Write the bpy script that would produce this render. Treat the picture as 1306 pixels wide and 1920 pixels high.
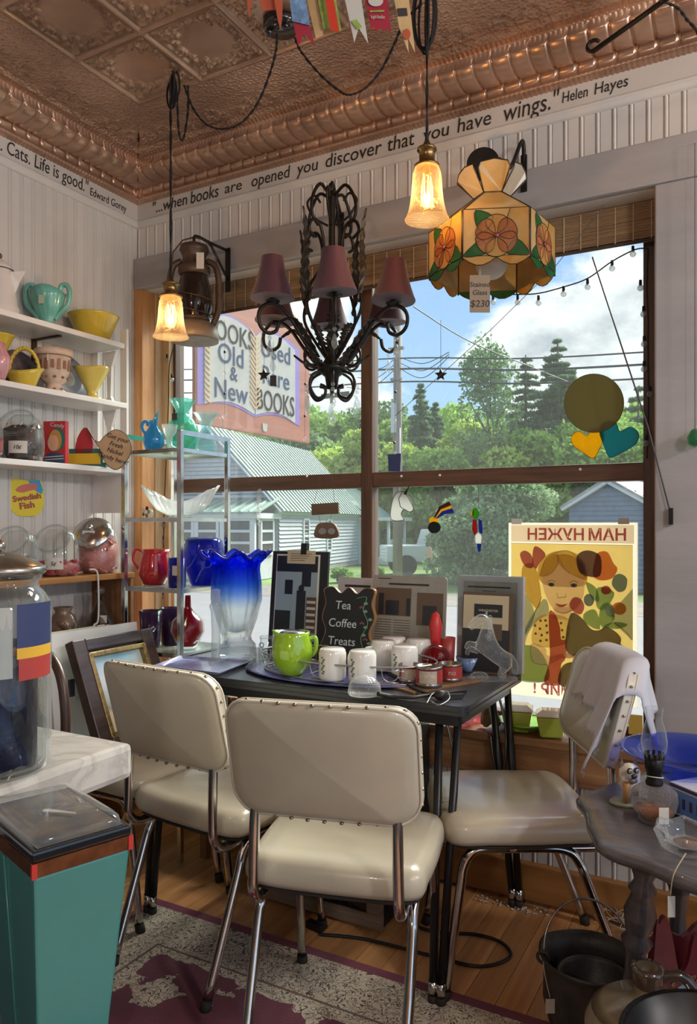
import bpy, bmesh, math, random
import numpy as np
from mathutils import Vector as V, Matrix as M, Euler
PI = math.pi; R = math.radians
for o in list(bpy.data.objects): bpy.data.objects.remove(o)
scn = bpy.context.scene; COL = scn.collection
# ---------------------------------------------------------------- camera
F = 1414.0; CX, HY = 653.0, 985.0; YAW = R(28.8); CS, SN = math.cos(YAW), math.sin(YAW); EYE = 1.25
CAM = V((0, 0, EYE))
cd = bpy.data.cameras.new('camera'); cam = bpy.data.objects.new('camera', cd); COL.objects.link(cam)
cam.location = CAM; cam.rotation_euler = (PI/2, 0, YAW)
cd.lens = 36*F/1920; cd.sensor_width = 36; cd.shift_y = (HY-960)/1920; cd.clip_start = .02; cd.clip_end = 600
scn.camera = cam
def ray(px, py): t = (px-CX)/F; return V((t*CS-SN, t*SN+CS, -(py-HY)/F))
def pY(px, py, y): d = ray(px, py); return CAM + d*(y/d.y)
def pX(px, py, x): d = ray(px, py); return CAM + d*(x/d.x)
def pZ(px, py, z): d = ray(px, py); return CAM + d*((z-EYE)/d.z)
def pD(px, py, dist): return CAM + ray(px, py)*dist
# ---------------------------------------------------------------- view, sky, sun
vs = scn.view_settings; vs.view_transform = 'Standard'; vs.look = 'None'; vs.gamma = 1; vs.use_curve_mapping = False
vs.exposure = 1.08
scn.cycles.transparent_max_bounces = 32; scn.cycles.max_bounces = 14; scn.cycles.transmission_bounces = 12
w = bpy.data.worlds.new('sky'); scn.world = w; w.use_nodes = True
nt = w.node_tree; nt.nodes.clear()
def N(nt, t, **k):
    n = nt.nodes.new(t)
    for a, b in k.items():
        if a.startswith('i_'):
            key = a[2:]; key = int(key) if key.isdigit() else key.replace('_', ' ')
            n.inputs[key].default_value = b
        else: setattr(n, a, b)
    return n
def L(nt, a, b): nt.links.new(a, b)
tc = N(nt, 'ShaderNodeTexCoord'); mp = N(nt, 'ShaderNodeMapping'); mp.inputs['Scale'].default_value = (1, 1, 1.7)
mp.inputs['Location'].default_value = (3.99, 6.54, 2.2)
L(nt, tc.outputs['Generated'], mp.inputs['Vector'])
n1 = N(nt, 'ShaderNodeTexNoise', i_Scale=3.1, i_Detail=9.0, i_Roughness=.56, i_Distortion=.25)
L(nt, mp.outputs[0], n1.inputs['Vector'])
cr = N(nt, 'ShaderNodeValToRGB'); e = cr.color_ramp; e.elements[0].position = .47; e.elements[1].position = .53
L(nt, n1.outputs['Fac'], cr.inputs[0])
n2 = N(nt, 'ShaderNodeTexNoise', i_Scale=8.0, i_Detail=7.0, i_Roughness=.6); L(nt, mp.outputs[0], n2.inputs['Vector'])
c2 = N(nt, 'ShaderNodeValToRGB'); c2.color_ramp.elements[0].position = .36; c2.color_ramp.elements[1].position = .6
c2.color_ramp.elements[0].color = (.42, .46, .52, 1); c2.color_ramp.elements[1].color = (.86, .88, .9, 1)
L(nt, n2.outputs['Fac'], c2.inputs[0])
sx = N(nt, 'ShaderNodeSeparateXYZ'); L(nt, tc.outputs['Generated'], sx.inputs[0])
c3 = N(nt, 'ShaderNodeValToRGB'); c3.color_ramp.elements[0].position = 0.0; c3.color_ramp.elements[1].position = .55
c3.color_ramp.elements[0].color = (.42, .62, .86, 1); c3.color_ramp.elements[1].color = (.16, .33, .68, 1)
L(nt, sx.outputs['Z'], c3.inputs[0])
mx = N(nt, 'ShaderNodeMixRGB'); L(nt, cr.outputs[0], mx.inputs[0]); L(nt, c3.outputs[0], mx.inputs[1]); L(nt, c2.outputs[0], mx.inputs[2])
bg = N(nt, 'ShaderNodeBackground', i_Strength=.78); L(nt, mx.outputs[0], bg.inputs[0])
L(nt, bg.outputs[0], N(nt, 'ShaderNodeOutputWorld').inputs[0])
sl = bpy.data.lights.new('sun', 'SUN'); sl.energy = 6.3; sl.angle = R(32); sl.color = (1, .95, .87)
so = bpy.data.objects.new('sun', sl); COL.objects.link(so)
so.rotation_euler = V((-.22, -.75, -.66)).to_track_quat('-Z', 'Y').to_euler()
# ---------------------------------------------------------------- materials
MATS = {}
def newmat(name):
    m = bpy.data.materials.new(name); m.use_nodes = True; m.node_tree.nodes.clear(); MATS[name] = m; return m
def rgb(h):
    h = h.lstrip('#'); c = [int(h[i:i+2], 16)/255 for i in (0, 2, 4)]
    return tuple((x/12.92 if x <= .04045 else ((x+.055)/1.055)**2.4) for x in c)+(1,)
def pm(name, col, rough=.5, metal=0, noise=None, bump=None, coat=0, sheen=0, spec=.5, emit=None, coords='Object', stretch=(1,1,1), col2=None, sub=0):
    """principled with optional colour noise (scale, amount) and bump (scale, strength)"""
    if name in MATS: return MATS[name]
    m = newmat(name); t = m.node_tree; b = N(t, 'ShaderNodeBsdfPrincipled'); c = rgb(col) if isinstance(col, str) else tuple(col)+(1,)
    b.inputs['Base Color'].default_value = c; b.inputs['Roughness'].default_value = rough; b.inputs['Metallic'].default_value = metal
    b.inputs['Coat Weight'].default_value = coat; b.inputs['Sheen Weight'].default_value = sheen; b.inputs['Specular IOR Level'].default_value = spec
    if sub: b.inputs['Subsurface Weight'].default_value = sub; b.inputs['Subsurface Radius'].default_value = (.02, .02, .02)
    if noise or bump:
        x = N(t, 'ShaderNodeTexCoord'); mp = N(t, 'ShaderNodeMapping'); mp.inputs['Scale'].default_value = stretch
        L(t, x.outputs[coords], mp.inputs[0])
    if noise:
        n = N(t, 'ShaderNodeTexNoise', i_Scale=noise[0], i_Detail=5.0, i_Roughness=.6); L(t, mp.outputs[0], n.inputs['Vector'])
        a = noise[1]; r = N(t, 'ShaderNodeValToRGB'); r.color_ramp.elements[0].position = .32; r.color_ramp.elements[1].position = .68
        if col2:
            r.color_ramp.elements[0].color = rgb(col2); r.color_ramp.elements[1].color = c
        else:
            r.color_ramp.elements[0].color = tuple(k*(1-a) for k in c[:3])+(1,); r.color_ramp.elements[1].color = tuple(min(1, k*(1+a)) for k in c[:3])+(1,)
        L(t, n.outputs['Fac'], r.inputs[0]); L(t, r.outputs[0], b.inputs['Base Color'])
    if bump:
        n = N(t, 'ShaderNodeTexNoise', i_Scale=bump[0], i_Detail=3.0); L(t, mp.outputs[0], n.inputs['Vector'])
        bp = N(t, 'ShaderNodeBump', i_Strength=bump[1], i_Distance=.01); L(t, n.outputs['Fac'], bp.inputs['Height']); L(t, bp.outputs[0], b.inputs['Normal'])
    if emit: b.inputs['Emission Color'].default_value = rgb(emit[0]); b.inputs['Emission Strength'].default_value = emit[1]
    L(t, b.outputs[0], N(t, 'ShaderNodeOutputMaterial').inputs[0]); return m
def tg(name, tint='ffffff', body=0.0, bodycol=None, ior=1.45, rough=.02, bump=None, edge=.55, rim=.4):
    """thin clear or coloured glass: tinted see-through with fresnel gloss and a little body"""
    if name in MATS: return MATS[name]
    m = newmat(name); t = m.node_tree; c = rgb(tint)
    tr = N(t, 'ShaderNodeBsdfTransparent'); tr.inputs[0].default_value = c
    g = N(t, 'ShaderNodeBsdfGlossy'); g.inputs['Roughness'].default_value = rough
    fr = N(t, 'ShaderNodeLayerWeight', i_Blend=.5); src = tr.outputs[0]
    if bump:
        x = N(t, 'ShaderNodeTexCoord'); n = N(t, 'ShaderNodeTexNoise', i_Scale=bump[0], i_Detail=2.0); L(t, x.outputs['Object'], n.inputs['Vector'])
        bp = N(t, 'ShaderNodeBump', i_Strength=bump[1], i_Distance=.01); L(t, n.outputs['Fac'], bp.inputs['Height'])
        L(t, bp.outputs[0], g.inputs['Normal']); L(t, bp.outputs[0], fr.inputs['Normal'])
    if body:
        d = N(t, 'ShaderNodeBsdfDiffuse'); d.inputs[0].default_value = rgb(bodycol or tint)
        tl = N(t, 'ShaderNodeBsdfTranslucent'); tl.inputs[0].default_value = rgb(bodycol or tint)
        md = N(t, 'ShaderNodeMixShader'); md.inputs[0].default_value = .5; L(t, d.outputs[0], md.inputs[1]); L(t, tl.outputs[0], md.inputs[2])
        mb = N(t, 'ShaderNodeMixShader'); mb.inputs[0].default_value = body; L(t, src, mb.inputs[1]); L(t, md.outputs[0], mb.inputs[2]); src = mb.outputs[0]
    pw_ = N(t, 'ShaderNodeMath', operation='POWER'); L(t, fr.outputs['Facing'], pw_.inputs[0]); pw_.inputs[1].default_value = 3.2
    f2 = N(t, 'ShaderNodeMath', operation='MULTIPLY_ADD'); L(t, pw_.outputs[0], f2.inputs[0]); f2.inputs[1].default_value = edge; f2.inputs[2].default_value = .035
    ed = N(t, 'ShaderNodeBsdfTranslucent'); ed.inputs[0].default_value = tuple(.5+.5*q for q in c[:3])+(1,); e2 = N(t, 'ShaderNodeBsdfDiffuse'); e2.inputs[0].default_value = tuple(.45+.5*q for q in c[:3])+(1,); em = N(t, 'ShaderNodeMixShader'); em.inputs[0].default_value = .5; L(t, ed.outputs[0], em.inputs[1]); L(t, e2.outputs[0], em.inputs[2])  # pale rim colour paints in the bright edges of lit glass
    p3 = N(t, 'ShaderNodeMath', operation='POWER'); L(t, fr.outputs['Facing'], p3.inputs[0]); p3.inputs[1].default_value = 2.6; p4 = N(t, 'ShaderNodeMath', operation='MULTIPLY'); L(t, p3.outputs[0], p4.inputs[0]); p4.inputs[1].default_value = rim
    me_ = N(t, 'ShaderNodeMixShader'); L(t, p4.outputs[0], me_.inputs[0]); L(t, src, me_.inputs[1]); L(t, em.outputs[0], me_.inputs[2]); src = me_.outputs[0]
    mm = N(t, 'ShaderNodeMixShader'); L(t, f2.outputs[0], mm.inputs[0]); L(t, src, mm.inputs[1]); L(t, g.outputs[0], mm.inputs[2])
    L(t, mm.outputs[0], N(t, 'ShaderNodeOutputMaterial').inputs[0]); return m
def solidglass(name, tint='ffffff', ior=1.45, rough=0.0):
    if name in MATS: return MATS[name]
    m = newmat(name); t = m.node_tree; g = N(t, 'ShaderNodeBsdfGlass', i_IOR=ior, i_Roughness=rough); g.inputs[0].default_value = rgb(tint)
    tr = N(t, 'ShaderNodeBsdfTransparent'); tr.inputs[0].default_value = rgb(tint)
    mm = N(t, 'ShaderNodeMixShader'); mm.inputs[0].default_value = .8; L(t, tr.outputs[0], mm.inputs[1]); L(t, g.outputs[0], mm.inputs[2])
    L(t, mm.outputs[0], N(t, 'ShaderNodeOutputMaterial').inputs[0]); return m
def translucent(name, col, f=.5, rough=.5, gloss=.1, noise=None, col2=None):
    if name in MATS: return MATS[name]
    m = newmat(name); t = m.node_tree; d = N(t, 'ShaderNodeBsdfDiffuse'); tl = N(t, 'ShaderNodeBsdfTranslucent')
    d.inputs[0].default_value = rgb(col); tl.inputs[0].default_value = rgb(col)
    if noise:
        x = N(t, 'ShaderNodeTexCoord'); n = N(t, 'ShaderNodeTexNoise', i_Scale=noise, i_Detail=4.0, i_Distortion=1.0); L(t, x.outputs['Object'], n.inputs['Vector'])
        r = N(t, 'ShaderNodeValToRGB'); r.color_ramp.elements[0].position = .35; r.color_ramp.elements[1].position = .65
        r.color_ramp.elements[0].color = rgb(col2 or col); r.color_ramp.elements[1].color = rgb(col)
        L(t, n.outputs['Fac'], r.inputs[0]); L(t, r.outputs[0], d.inputs[0]); L(t, r.outputs[0], tl.inputs[0])
    a = N(t, 'ShaderNodeMixShader'); a.inputs[0].default_value = f; L(t, d.outputs[0], a.inputs[1]); L(t, tl.outputs[0], a.inputs[2])
    g = N(t, 'ShaderNodeBsdfGlossy'); g.inputs['Roughness'].default_value = rough
    b = N(t, 'ShaderNodeMixShader'); b.inputs[0].default_value = gloss; L(t, a.outputs[0], b.inputs[1]); L(t, g.outputs[0], b.inputs[2])
    L(t, b.outputs[0], N(t, 'ShaderNodeOutputMaterial').inputs[0]); return m
def wood(name, c1, c2, axis=1, scale=9, rough=.45, coat=0, spread=1.0):
    """grain along the given axis; each object shifts tone by its own random number"""
    if name in MATS: return MATS[name]
    m = newmat(name); t = m.node_tree; b = N(t, 'ShaderNodeBsdfPrincipled'); b.inputs['Roughness'].default_value = rough; b.inputs['Coat Weight'].default_value = coat
    x = N(t, 'ShaderNodeTexCoord'); oi = N(t, 'ShaderNodeObjectInfo'); mp = N(t, 'ShaderNodeMapping')
    s = [1, 1, 1]; s[axis] = .07; mp.inputs['Scale'].default_value = s
    va = N(t, 'ShaderNodeVectorMath', operation='ADD'); sc = N(t, 'ShaderNodeMath', operation='MULTIPLY'); sc.inputs[1].default_value = 37.0
    L(t, oi.outputs['Random'], sc.inputs[0]); L(t, x.outputs['Object'], va.inputs[0]); L(t, sc.outputs[0], va.inputs[1]); L(t, va.outputs[0], mp.inputs[0])
    n = N(t, 'ShaderNodeTexNoise', i_Scale=scale*6.0, i_Detail=6.0, i_Roughness=.65, i_Distortion=.4); L(t, mp.outputs[0], n.inputs['Vector'])
    r = N(t, 'ShaderNodeValToRGB'); r.color_ramp.elements[0].position = .3; r.color_ramp.elements[1].position = .72
    r.color_ramp.elements[0].color = rgb(c2); r.color_ramp.elements[1].color = rgb(c1); L(t, n.outputs['Fac'], r.inputs[0])
    hv = N(t, 'ShaderNodeHueSaturation'); mr = N(t, 'ShaderNodeMapRange'); mr.inputs['To Min'].default_value = 1-.28*spread; mr.inputs['To Max'].default_value = 1+.22*spread
    L(t, oi.outputs['Random'], mr.inputs[0]); L(t, mr.outputs[0], hv.inputs['Value']); L(t, r.outputs[0], hv.inputs['Color']); L(t, hv.outputs[0], b.inputs['Base Color'])
    bp = N(t, 'ShaderNodeBump', i_Strength=.15, i_Distance=.004); L(t, n.outputs['Fac'], bp.inputs['Height']); L(t, bp.outputs[0], b.inputs['Normal'])
    L(t, b.outputs[0], N(t, 'ShaderNodeOutputMaterial').inputs[0]); return m
# ---------------------------------------------------------------- mesh builder
def frame_from(d, up=V((0, 0, 1))):
    d = V(d).normalized()
    if abs(d.dot(up)) > .98: up = V((1, 0, 0))
    x = d.cross(up).normalized(); y = x.cross(d).normalized(); return x, y, d
class MB:
    def __init__(s): s.v = []; s.f = []; s.sm = []
    def add(s, vs, fs, sm=False):
        k = len(s.v); s.v.extend([tuple(a) for a in vs]); s.f.extend([tuple(i+k for i in f) for f in fs]); s.sm.extend([sm]*len(fs)); return s
    def box(s, c, d, rot=None):
        c = V(c); h = V(d)/2; vs = [V((x*h.x, y*h.y, z*h.z)) for z in (-1, 1) for y in (-1, 1) for x in (-1, 1)]
        if rot is not None: vs = [rot @ a for a in vs]
        return s.add([c+a for a in vs], [(0,2,3,1),(4,5,7,6),(0,1,5,4),(2,6,7,3),(0,4,6,2),(1,3,7,5)])
    def bx(s, x0, x1, y0, y1, z0, z1): return s.box(((x0+x1)/2, (y0+y1)/2, (z0+z1)/2), (abs(x1-x0), abs(y1-y0), abs(z1-z0)))
    def bar(s, p, q, w, h, up=V((0, 0, 1))):
        p, q = V(p), V(q); x, y, d = frame_from(q-p, up); o = []
        for e in (p, q): o += [e-x*w/2-y*h/2, e+x*w/2-y*h/2, e+x*w/2+y*h/2, e-x*w/2+y*h/2]
        return s.add(o, [(0,1,2,3),(4,7,6,5),(0,4,5,1),(1,5,6,2),(2,6,7,3),(3,7,4,0)])
    def cyl(s, p, q, r, r2=None, n=16, caps=True):
        p, q = V(p), V(q); r2 = r if r2 is None else r2; x, y, d = frame_from(q-p); vs = []
        for e, rr in ((p, r), (q, r2)):
            for i in range(n): a = 2*PI*i/n; vs.append(e+x*rr*math.cos(a)+y*rr*math.sin(a))
        s.add(vs, [(i, (i+1)%n, n+(i+1)%n, n+i) for i in range(n)], True)
        if caps: s.add(vs, [tuple(range(n))[::-1], tuple(range(n, 2*n))])
        return s
    def tube(s, pts, r, n=8, closed=False, caps=True):
        pts = [V(p) for p in pts]; m = len(pts)
        if m < 2: return s
        rs = r if isinstance(r, (list, tuple)) else [r]*m
        tan = []
        for i in range(m):
            a = pts[(i-1) % m] if (closed or i > 0) else pts[i]; b = pts[(i+1) % m] if (closed or i < m-1) else pts[i]
            t = b-a; tan.append(t.normalized() if t.length > 1e-9 else V((0, 0, 1)))
        x, y, _ = frame_from(tan[0]); vs = []
        for i in range(m):
            t = tan[i]; x = (x-t*x.dot(t)); x = x.normalized() if x.length > 1e-6 else frame_from(t)[0]; y = t.cross(x)
            for k in range(n): a = 2*PI*k/n; vs.append(pts[i]+x*rs[i]*math.cos(a)+y*rs[i]*math.sin(a))
        fs = []
        for i in range(m if closed else m-1):
            j = (i+1) % m
            for k in range(n): fs.append((i*n+k, i*n+(k+1)%n, j*n+(k+1)%n, j*n+k))
        s.add(vs, fs, True)
        if caps and not closed: s.add(vs, [tuple(range(n))[::-1], tuple(range((m-1)*n, m*n))])
        return s
    def lathe(s, prof, n=24, o=(0, 0, 0), fn=None, sm=True, sx=1, sy=1):
        """profile of (r, z); fn(angle, r, z) may return a changed (r, z)"""
        o = V(o); vs = []; m = len(prof)
        for (r, z) in prof:
            for k in range(n):
                a = 2*PI*k/n; rr, zz = fn(a, r, z) if fn else (r, z); vs.append(o+V((rr*math.cos(a)*sx, rr*math.sin(a)*sy, zz)))
        fs = [(i*n+k, i*n+(k+1)%n, (i+1)*n+(k+1)%n, (i+1)*n+k) for i in range(m-1) for k in range(n)]
        s.add(vs, fs, sm)
        if prof[0][0] > 1e-5: s.add(vs, [tuple(range(n))[::-1]]) if not (prof[0][0] == prof[-1][0] and prof[0][1] == prof[-1][1]) else None
        return s
    def lathe_open(s, prof, **k):
        return s.lathe([(0.0, prof[0][1])]+list(prof), **k)
    def prism(s, pts, z0, z1, mat=None, caps=True):
        """outline in xy, from z0 to z1; mat places it"""
        mat = mat or M.Identity(4); n = len(pts); vs = [mat @ V((p[0], p[1], z)) for z in (z0, z1) for p in pts]
        fs = [(i, (i+1)%n, n+(i+1)%n, n+i) for i in range(n)]
        if caps: fs += [tuple(range(n))[::-1], tuple(range(n, 2*n))]
        return s.add(vs, fs)
    def sph(s, c, r, sc=(1, 1, 1), n=14, m=9, rot=None):
        c = V(c); vs = []
        for i in range(m+1):
            th = PI*i/m
            for k in range(n):
                a = 2*PI*k/n; p = V((r*sc[0]*math.sin(th)*math.cos(a), r*sc[1]*math.sin(th)*math.sin(a), r*sc[2]*math.cos(th)))
                vs.append(c+(rot @ p if rot is not None else p))
        return s.add(vs, [(i*n+k, (i+1)*n+k, (i+1)*n+(k+1)%n, i*n+(k+1)%n) for i in range(m) for k in range(n)], True)
    def ring(s, c, R_, r, nrm=(0, 0, 1), n=24, m=8, sx=1, sy=1):
        x, y, d = frame_from(nrm); c = V(c)
        return s.tube([c+x*R_*sx*math.cos(2*PI*i/n)+y*R_*sy*math.sin(2*PI*i/n) for i in range(n)], r, m, closed=True)
    def grid(s, fn, nu, nv, sm=True, flip=False):
        vs = [fn(i/nu, j/nv) for i in range(nu+1) for j in range(nv+1)]; w = nv+1
        fs = [(i*w+j, (i+1)*w+j, (i+1)*w+j+1, i*w+j+1) for i in range(nu) for j in range(nv)]
        if flip: fs = [f[::-1] for f in fs]
        return s.add(vs, fs, sm)
    def quads(s, pts): return s.add(pts, [tuple(range(len(pts)))])
    def xf(s, mat): s.v = [tuple(mat @ V(p)) for p in s.v]; return s
    def mesh(s, name):
        me = bpy.data.meshes.new(name); me.from_pydata(s.v, [], s.f); me.polygons.foreach_set('use_smooth', s.sm); me.update(); return me
    def build(s, name, mat, parent=None, loc=None, rot=None, fix=True, bevel=0):
        me = s.mesh(name)
        if fix or bevel:
            bm = bmesh.new(); bm.from_mesh(me); bmesh.ops.remove_doubles(bm, verts=bm.verts, dist=1e-6)
            if fix: bmesh.ops.recalc_face_normals(bm, faces=bm.faces)
            if bevel: bmesh.ops.bevel(bm, geom=[e for e in bm.edges if e.is_manifold and e.calc_face_angle(0) > .6], offset=bevel, segments=2, affect='EDGES', profile=.6)
            bm.to_mesh(me); bm.free()
        return link(name, me, mat, parent, loc, rot)
def link(name, me, mat, parent=None, loc=None, rot=None):
    o = bpy.data.objects.new(name, me); COL.objects.link(o)
    if mat is not None and len(me.materials) == 0: me.materials.append(MATS[mat] if isinstance(mat, str) else mat)
    if parent is not None: o.parent = parent
    if loc is not None: o.location = loc
    if rot is not None: o.rotation_euler = rot
    return o
def tag(o, label=None, cat=None, group=None, kind=None):
    if label: o['label'] = label
    if cat: o['category'] = cat
    if group: o['group'] = group
    if kind: o['kind'] = kind
    return o
def T(name, label, cat, loc=(0, 0, 0), rz=0, group=None, rot=None):
    o = bpy.data.objects.new(name, None); COL.objects.link(o); o.location = loc; o.rotation_euler = rot or (0, 0, rz); o.empty_display_size = .05
    return tag(o, label, cat, group)
def struct(o): o['kind'] = 'structure'; return o
def dup(o, parent=None, loc=None, rot=None, label=None):
    c = o.copy(); COL.objects.link(c); c.parent = parent
    if loc is not None: c.location = loc
    if rot is not None: c.rotation_euler = rot
    if label: c['label'] = label
    for ch in [k for k in o.children]: dup(ch, c)
    return c
TXT = {}
def text(name, body, size, mat, parent=None, loc=(0, 0, 0), rot=(0, 0, 0), ext=.0004, align='CENTER', sx=1, shear=0, mirror=False, bold=0, matrix=None):
    cu = bpy.data.curves.new('t', 'FONT'); cu.body = body; cu.size = size; cu.align_x = align; cu.align_y = 'CENTER'; cu.extrude = ext; cu.shear = shear; cu.offset = bold; cu.resolution_u = 3
    ob = bpy.data.objects.new('t', cu); me = bpy.data.meshes.new_from_object(ob); bpy.data.objects.remove(ob); bpy.data.curves.remove(cu)
    S = M.Diagonal((-sx if mirror else sx, 1, 1, 1)); me.transform(S)
    if matrix is not None: me.transform(matrix)
    me.materials.clear(); return link(name, me, mat, parent, loc, rot)
def arc(c, r, a0, a1, n=12, ax=V((1, 0, 0)), ay=V((0, 0, 1))):
    c = V(c); return [c+ax*r*math.cos(a0+(a1-a0)*i/n)+ay*r*math.sin(a0+(a1-a0)*i/n) for i in range(n+1)]
def smooth(pts, k=6):
    """Catmull-Rom through the points"""
    P = [V(p) for p in pts]; out = []
    for i in range(len(P)-1):
        a, b, c, d = P[max(i-1, 0)], P[i], P[i+1], P[min(i+2, len(P)-1)]
        for j in range(k):
            t = j/k; out.append(.5*((2*b)+(c-a)*t+(2*a-5*b+4*c-d)*t*t+(3*b-a-3*c+d)*t**3))
    return out+[P[-1]]
def smooth2(pts, k=6, closed=True):
    P = [V((p[0], p[1], 0)) for p in pts]; n = len(P); out = []
    for i in range(n if closed else n-1):
        a, b, c, d = (P[(i-1) % n], P[i], P[(i+1) % n], P[(i+2) % n]) if closed else (P[max(i-1, 0)], P[i], P[i+1], P[min(i+2, n-1)])
        for j in range(k):
            t = j/k; q = .5*((2*b)+(c-a)*t+(2*a-5*b+4*c-d)*t*t+(3*b-a-3*c+d)*t**3); out.append((q.x, q.y))
    if not closed: out.append((P[-1].x, P[-1].y))
    return out
def rrect(w, h, r, n=5):
    o = []
    for cx, cy, a in ((w/2-r, h/2-r, 0), (-w/2+r, h/2-r, PI/2), (-w/2+r, -h/2+r, PI), (w/2-r, -h/2+r, 1.5*PI)):
        o += [(cx+r*math.cos(a+PI/2*i/n), cy+r*math.sin(a+PI/2*i/n)) for i in range(n+1)]
    return o
RX90 = M.Rotation(PI/2, 4, 'X')       # xy outline to xz upright, thickness towards -y
# ================================================================ the room
XL, YF, SILL, HEADB, HEADT, CEIL = -2.44, 2.49, .555, 2.29, 2.426, 2.78
GY = 2.66                                                     # window glass plane
XW0, XW1 = -2.407, -.29
RX, RY = 2.6, -2.8                                           # how far the shop goes on to the right and behind
pm('white_paint', 'cac5c0', .42, noise=(3, .04)); pm('grey_paint', '9c9898', .45, noise=(7, .10), bump=(30, .12), stretch=(.3, 1, 1))
pm('groove', '8f8a86', .6); pm('band_paint', 'c4beb8', .5, noise=(3, .04))
wood('pine_trim', 'cf9c68', 'a87646', 2, 7, .45); wood('pine_pale', 'e0c49c', 'c09a6a', 2, 6, .45); wood('window_wood', '6b4a35', '3d2a20', 0, 7, .5)
wood('window_wood_v', '6b4a35', '3d2a20', 2, 7, .5); wood('floor_wood', 'e6ac72', 'b97c48', 1, 5, .32, .15); wood('sill_wood', 'b08358', '6f452b', 0, 5, .4)
wood('base_wood', 'a8743f', '855a30', 0, 5, .4)
pm('floor_dark', '241810', .8); pm('ink', '2b2624', .6)
def copper(name, hammer=0, dark=1.0):
    m = newmat(name); t = m.node_tree; b = N(t, 'ShaderNodeBsdfPrincipled'); b.inputs['Metallic'].default_value = .72; b.inputs['Roughness'].default_value = .3
    x = N(t, 'ShaderNodeTexCoord'); g = N(t, 'ShaderNodeNewGeometry'); n = N(t, 'ShaderNodeTexNoise', i_Scale=4.0, i_Detail=5.0); L(t, g.outputs['Position'], n.inputs['Vector'])
    r = N(t, 'ShaderNodeValToRGB'); r.color_ramp.elements[0].position = .3; r.color_ramp.elements[1].position = .7
    r.color_ramp.elements[0].color = rgb('9c7d6b'); r.color_ramp.elements[1].color = rgb('cfaa92'); L(t, n.outputs['Fac'], r.inputs[0]); L(t, r.outputs[0], b.inputs['Base Color'])
    if hammer:
        v = N(t, 'ShaderNodeTexVoronoi', i_Scale=hammer); L(t, g.outputs['Position'], v.inputs['Vector'])
        bp = N(t, 'ShaderNodeBump', i_Strength=.5, i_Distance=.006); L(t, v.outputs['Distance'], bp.inputs['Height']); L(t, bp.outputs[0], b.inputs['Normal'])
    L(t, b.outputs[0], N(t, 'ShaderNodeOutputMaterial').inputs[0]); return m
copper('copper_tin'); copper('copper_hammered', 95)
# floor with single planks
fl = struct(MB().bx(XL-.2, RX, RY, YF+.25, -.06, -.012).build('floor', 'floor_dark'))
random.seed(4); pk = MB().box((0, 0, -.006), (.0815, 1, .012)).mesh('plank'); pk.materials.append(MATS['floor_wood'])
bmx = bmesh.new(); bmx.from_mesh(pk); bmesh.ops.bevel(bmx, geom=[e for e in bmx.edges], offset=.0012, segments=1, affect='EDGES'); bmx.to_mesh(pk); bmx.free()
for i in range(36):
    x = XL+.042+i*.083; y = YF+.2; j = 0
    while y > -.3:
        ln = random.uniform(.9, 2.2); y2 = max(y-ln, -.5); o = link('plank', pk, None, fl, (x, (y+y2)/2, 0)); o.scale = (1, (y-y2)-.002, 1); y = y2
# left wall: plaster core with bead boards
wl = struct(MB().bx(XL-.14, XL-.006, RY, YF+.02, 0, CEIL+.1).build('wall_left', 'white_paint'))
def bead_mesh(w, h, name):
    """one tongue-and-groove board standing in xz, face towards -y, bead on its left edge"""
    b = MB(); xs = [(-w/2, .004), (-w/2+.003, 0), (-w/2+.006, -.0035), (-w/2+.010, -.0035), (-w/2+.013, 0), (-w/2+.015, .0025), (-w/2+.017, -.001), (w/2-.002, -.001), (w/2, .004)]
    vs = [(x, y, z) for z in (0, h) for x, y in xs]; n = len(xs)
    b.add(vs, [(i, i+1, n+i+1, n+i) for i in range(n-1)], False); m = b.mesh(name); m.materials.append(MATS['white_paint']); return m
BW = .0505
bl = bead_mesh(BW, 2.6-.0, 'board')
for i in range(34): link('board', bl, None, wl, (XL-.001, YF-BW/2-i*BW, 0), (0, 0, PI/2))
# front wall with the window opening
wf = MB(); yb = YF+.22
wf.bx(XL-.14, RX, YF+.006, yb, HEADB, CEIL+.1); wf.bx(XL-.14, RX, YF+.006, yb, -.4, SILL-.04); wf.bx(XW1, RX, YF+.006, yb, SILL-.04, HEADB); wf.bx(XL-.14, XW0, YF+.006, yb, SILL-.04, HEADB)
wf = struct(wf.build('wall_front', 'white_paint', fix=False))
bu = bead_mesh(BW, 2.6-HEADT, 'board'); bd = bead_mesh(BW, .42-.12, 'board')
for i in range(56):
    link('board', bu, None, wf, (XL+BW/2+i*BW, YF+.001, HEADT)); link('board', bd, None, wf, (XL+BW/2+i*BW, YF+.001, .12))
def trim(name, mat, *boxes, bev=.003):
    b = MB()
    for q in boxes: b.bx(*q)
    return struct(b.build(name, mat, bevel=bev))
trim('trim_1', 'grey_paint', (XL, RX, YF-.028, YF+.004, HEADB, HEADT), bev=.006)             # head casing
trim('trim_2', 'grey_paint', (XW1, XW1+.17, YF-.02, YF+.004, SILL-.02, HEADB), bev=.004)     # right casing
trim('trim_3', 'grey_paint', (XW1+.175, XW1+.42, YF-.014, YF+.004, .0, HEADB), bev=.004)
trim('trim_4', 'pine_trim', (XL+.001, XW0+.002, YF-.022, YF+.004, .413, HEADB), (XW0-.004, XW0+.012, YF-.018, YF+.06, SILL, HEADB), bev=.003)   # left casing
trim('trim_5', 'pine_pale', (XW0+.0, XW0+.016, YF+.062, GY-.02, SILL, HEADB), (XW0+.0, XW0+.05, GY-.06, GY-.022, SILL, HEADB), bev=.003)
trim('trim_6', 'pine_trim', (XW1-.004, XW1+.02, YF, GY-.02, SILL, HEADB))
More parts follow.
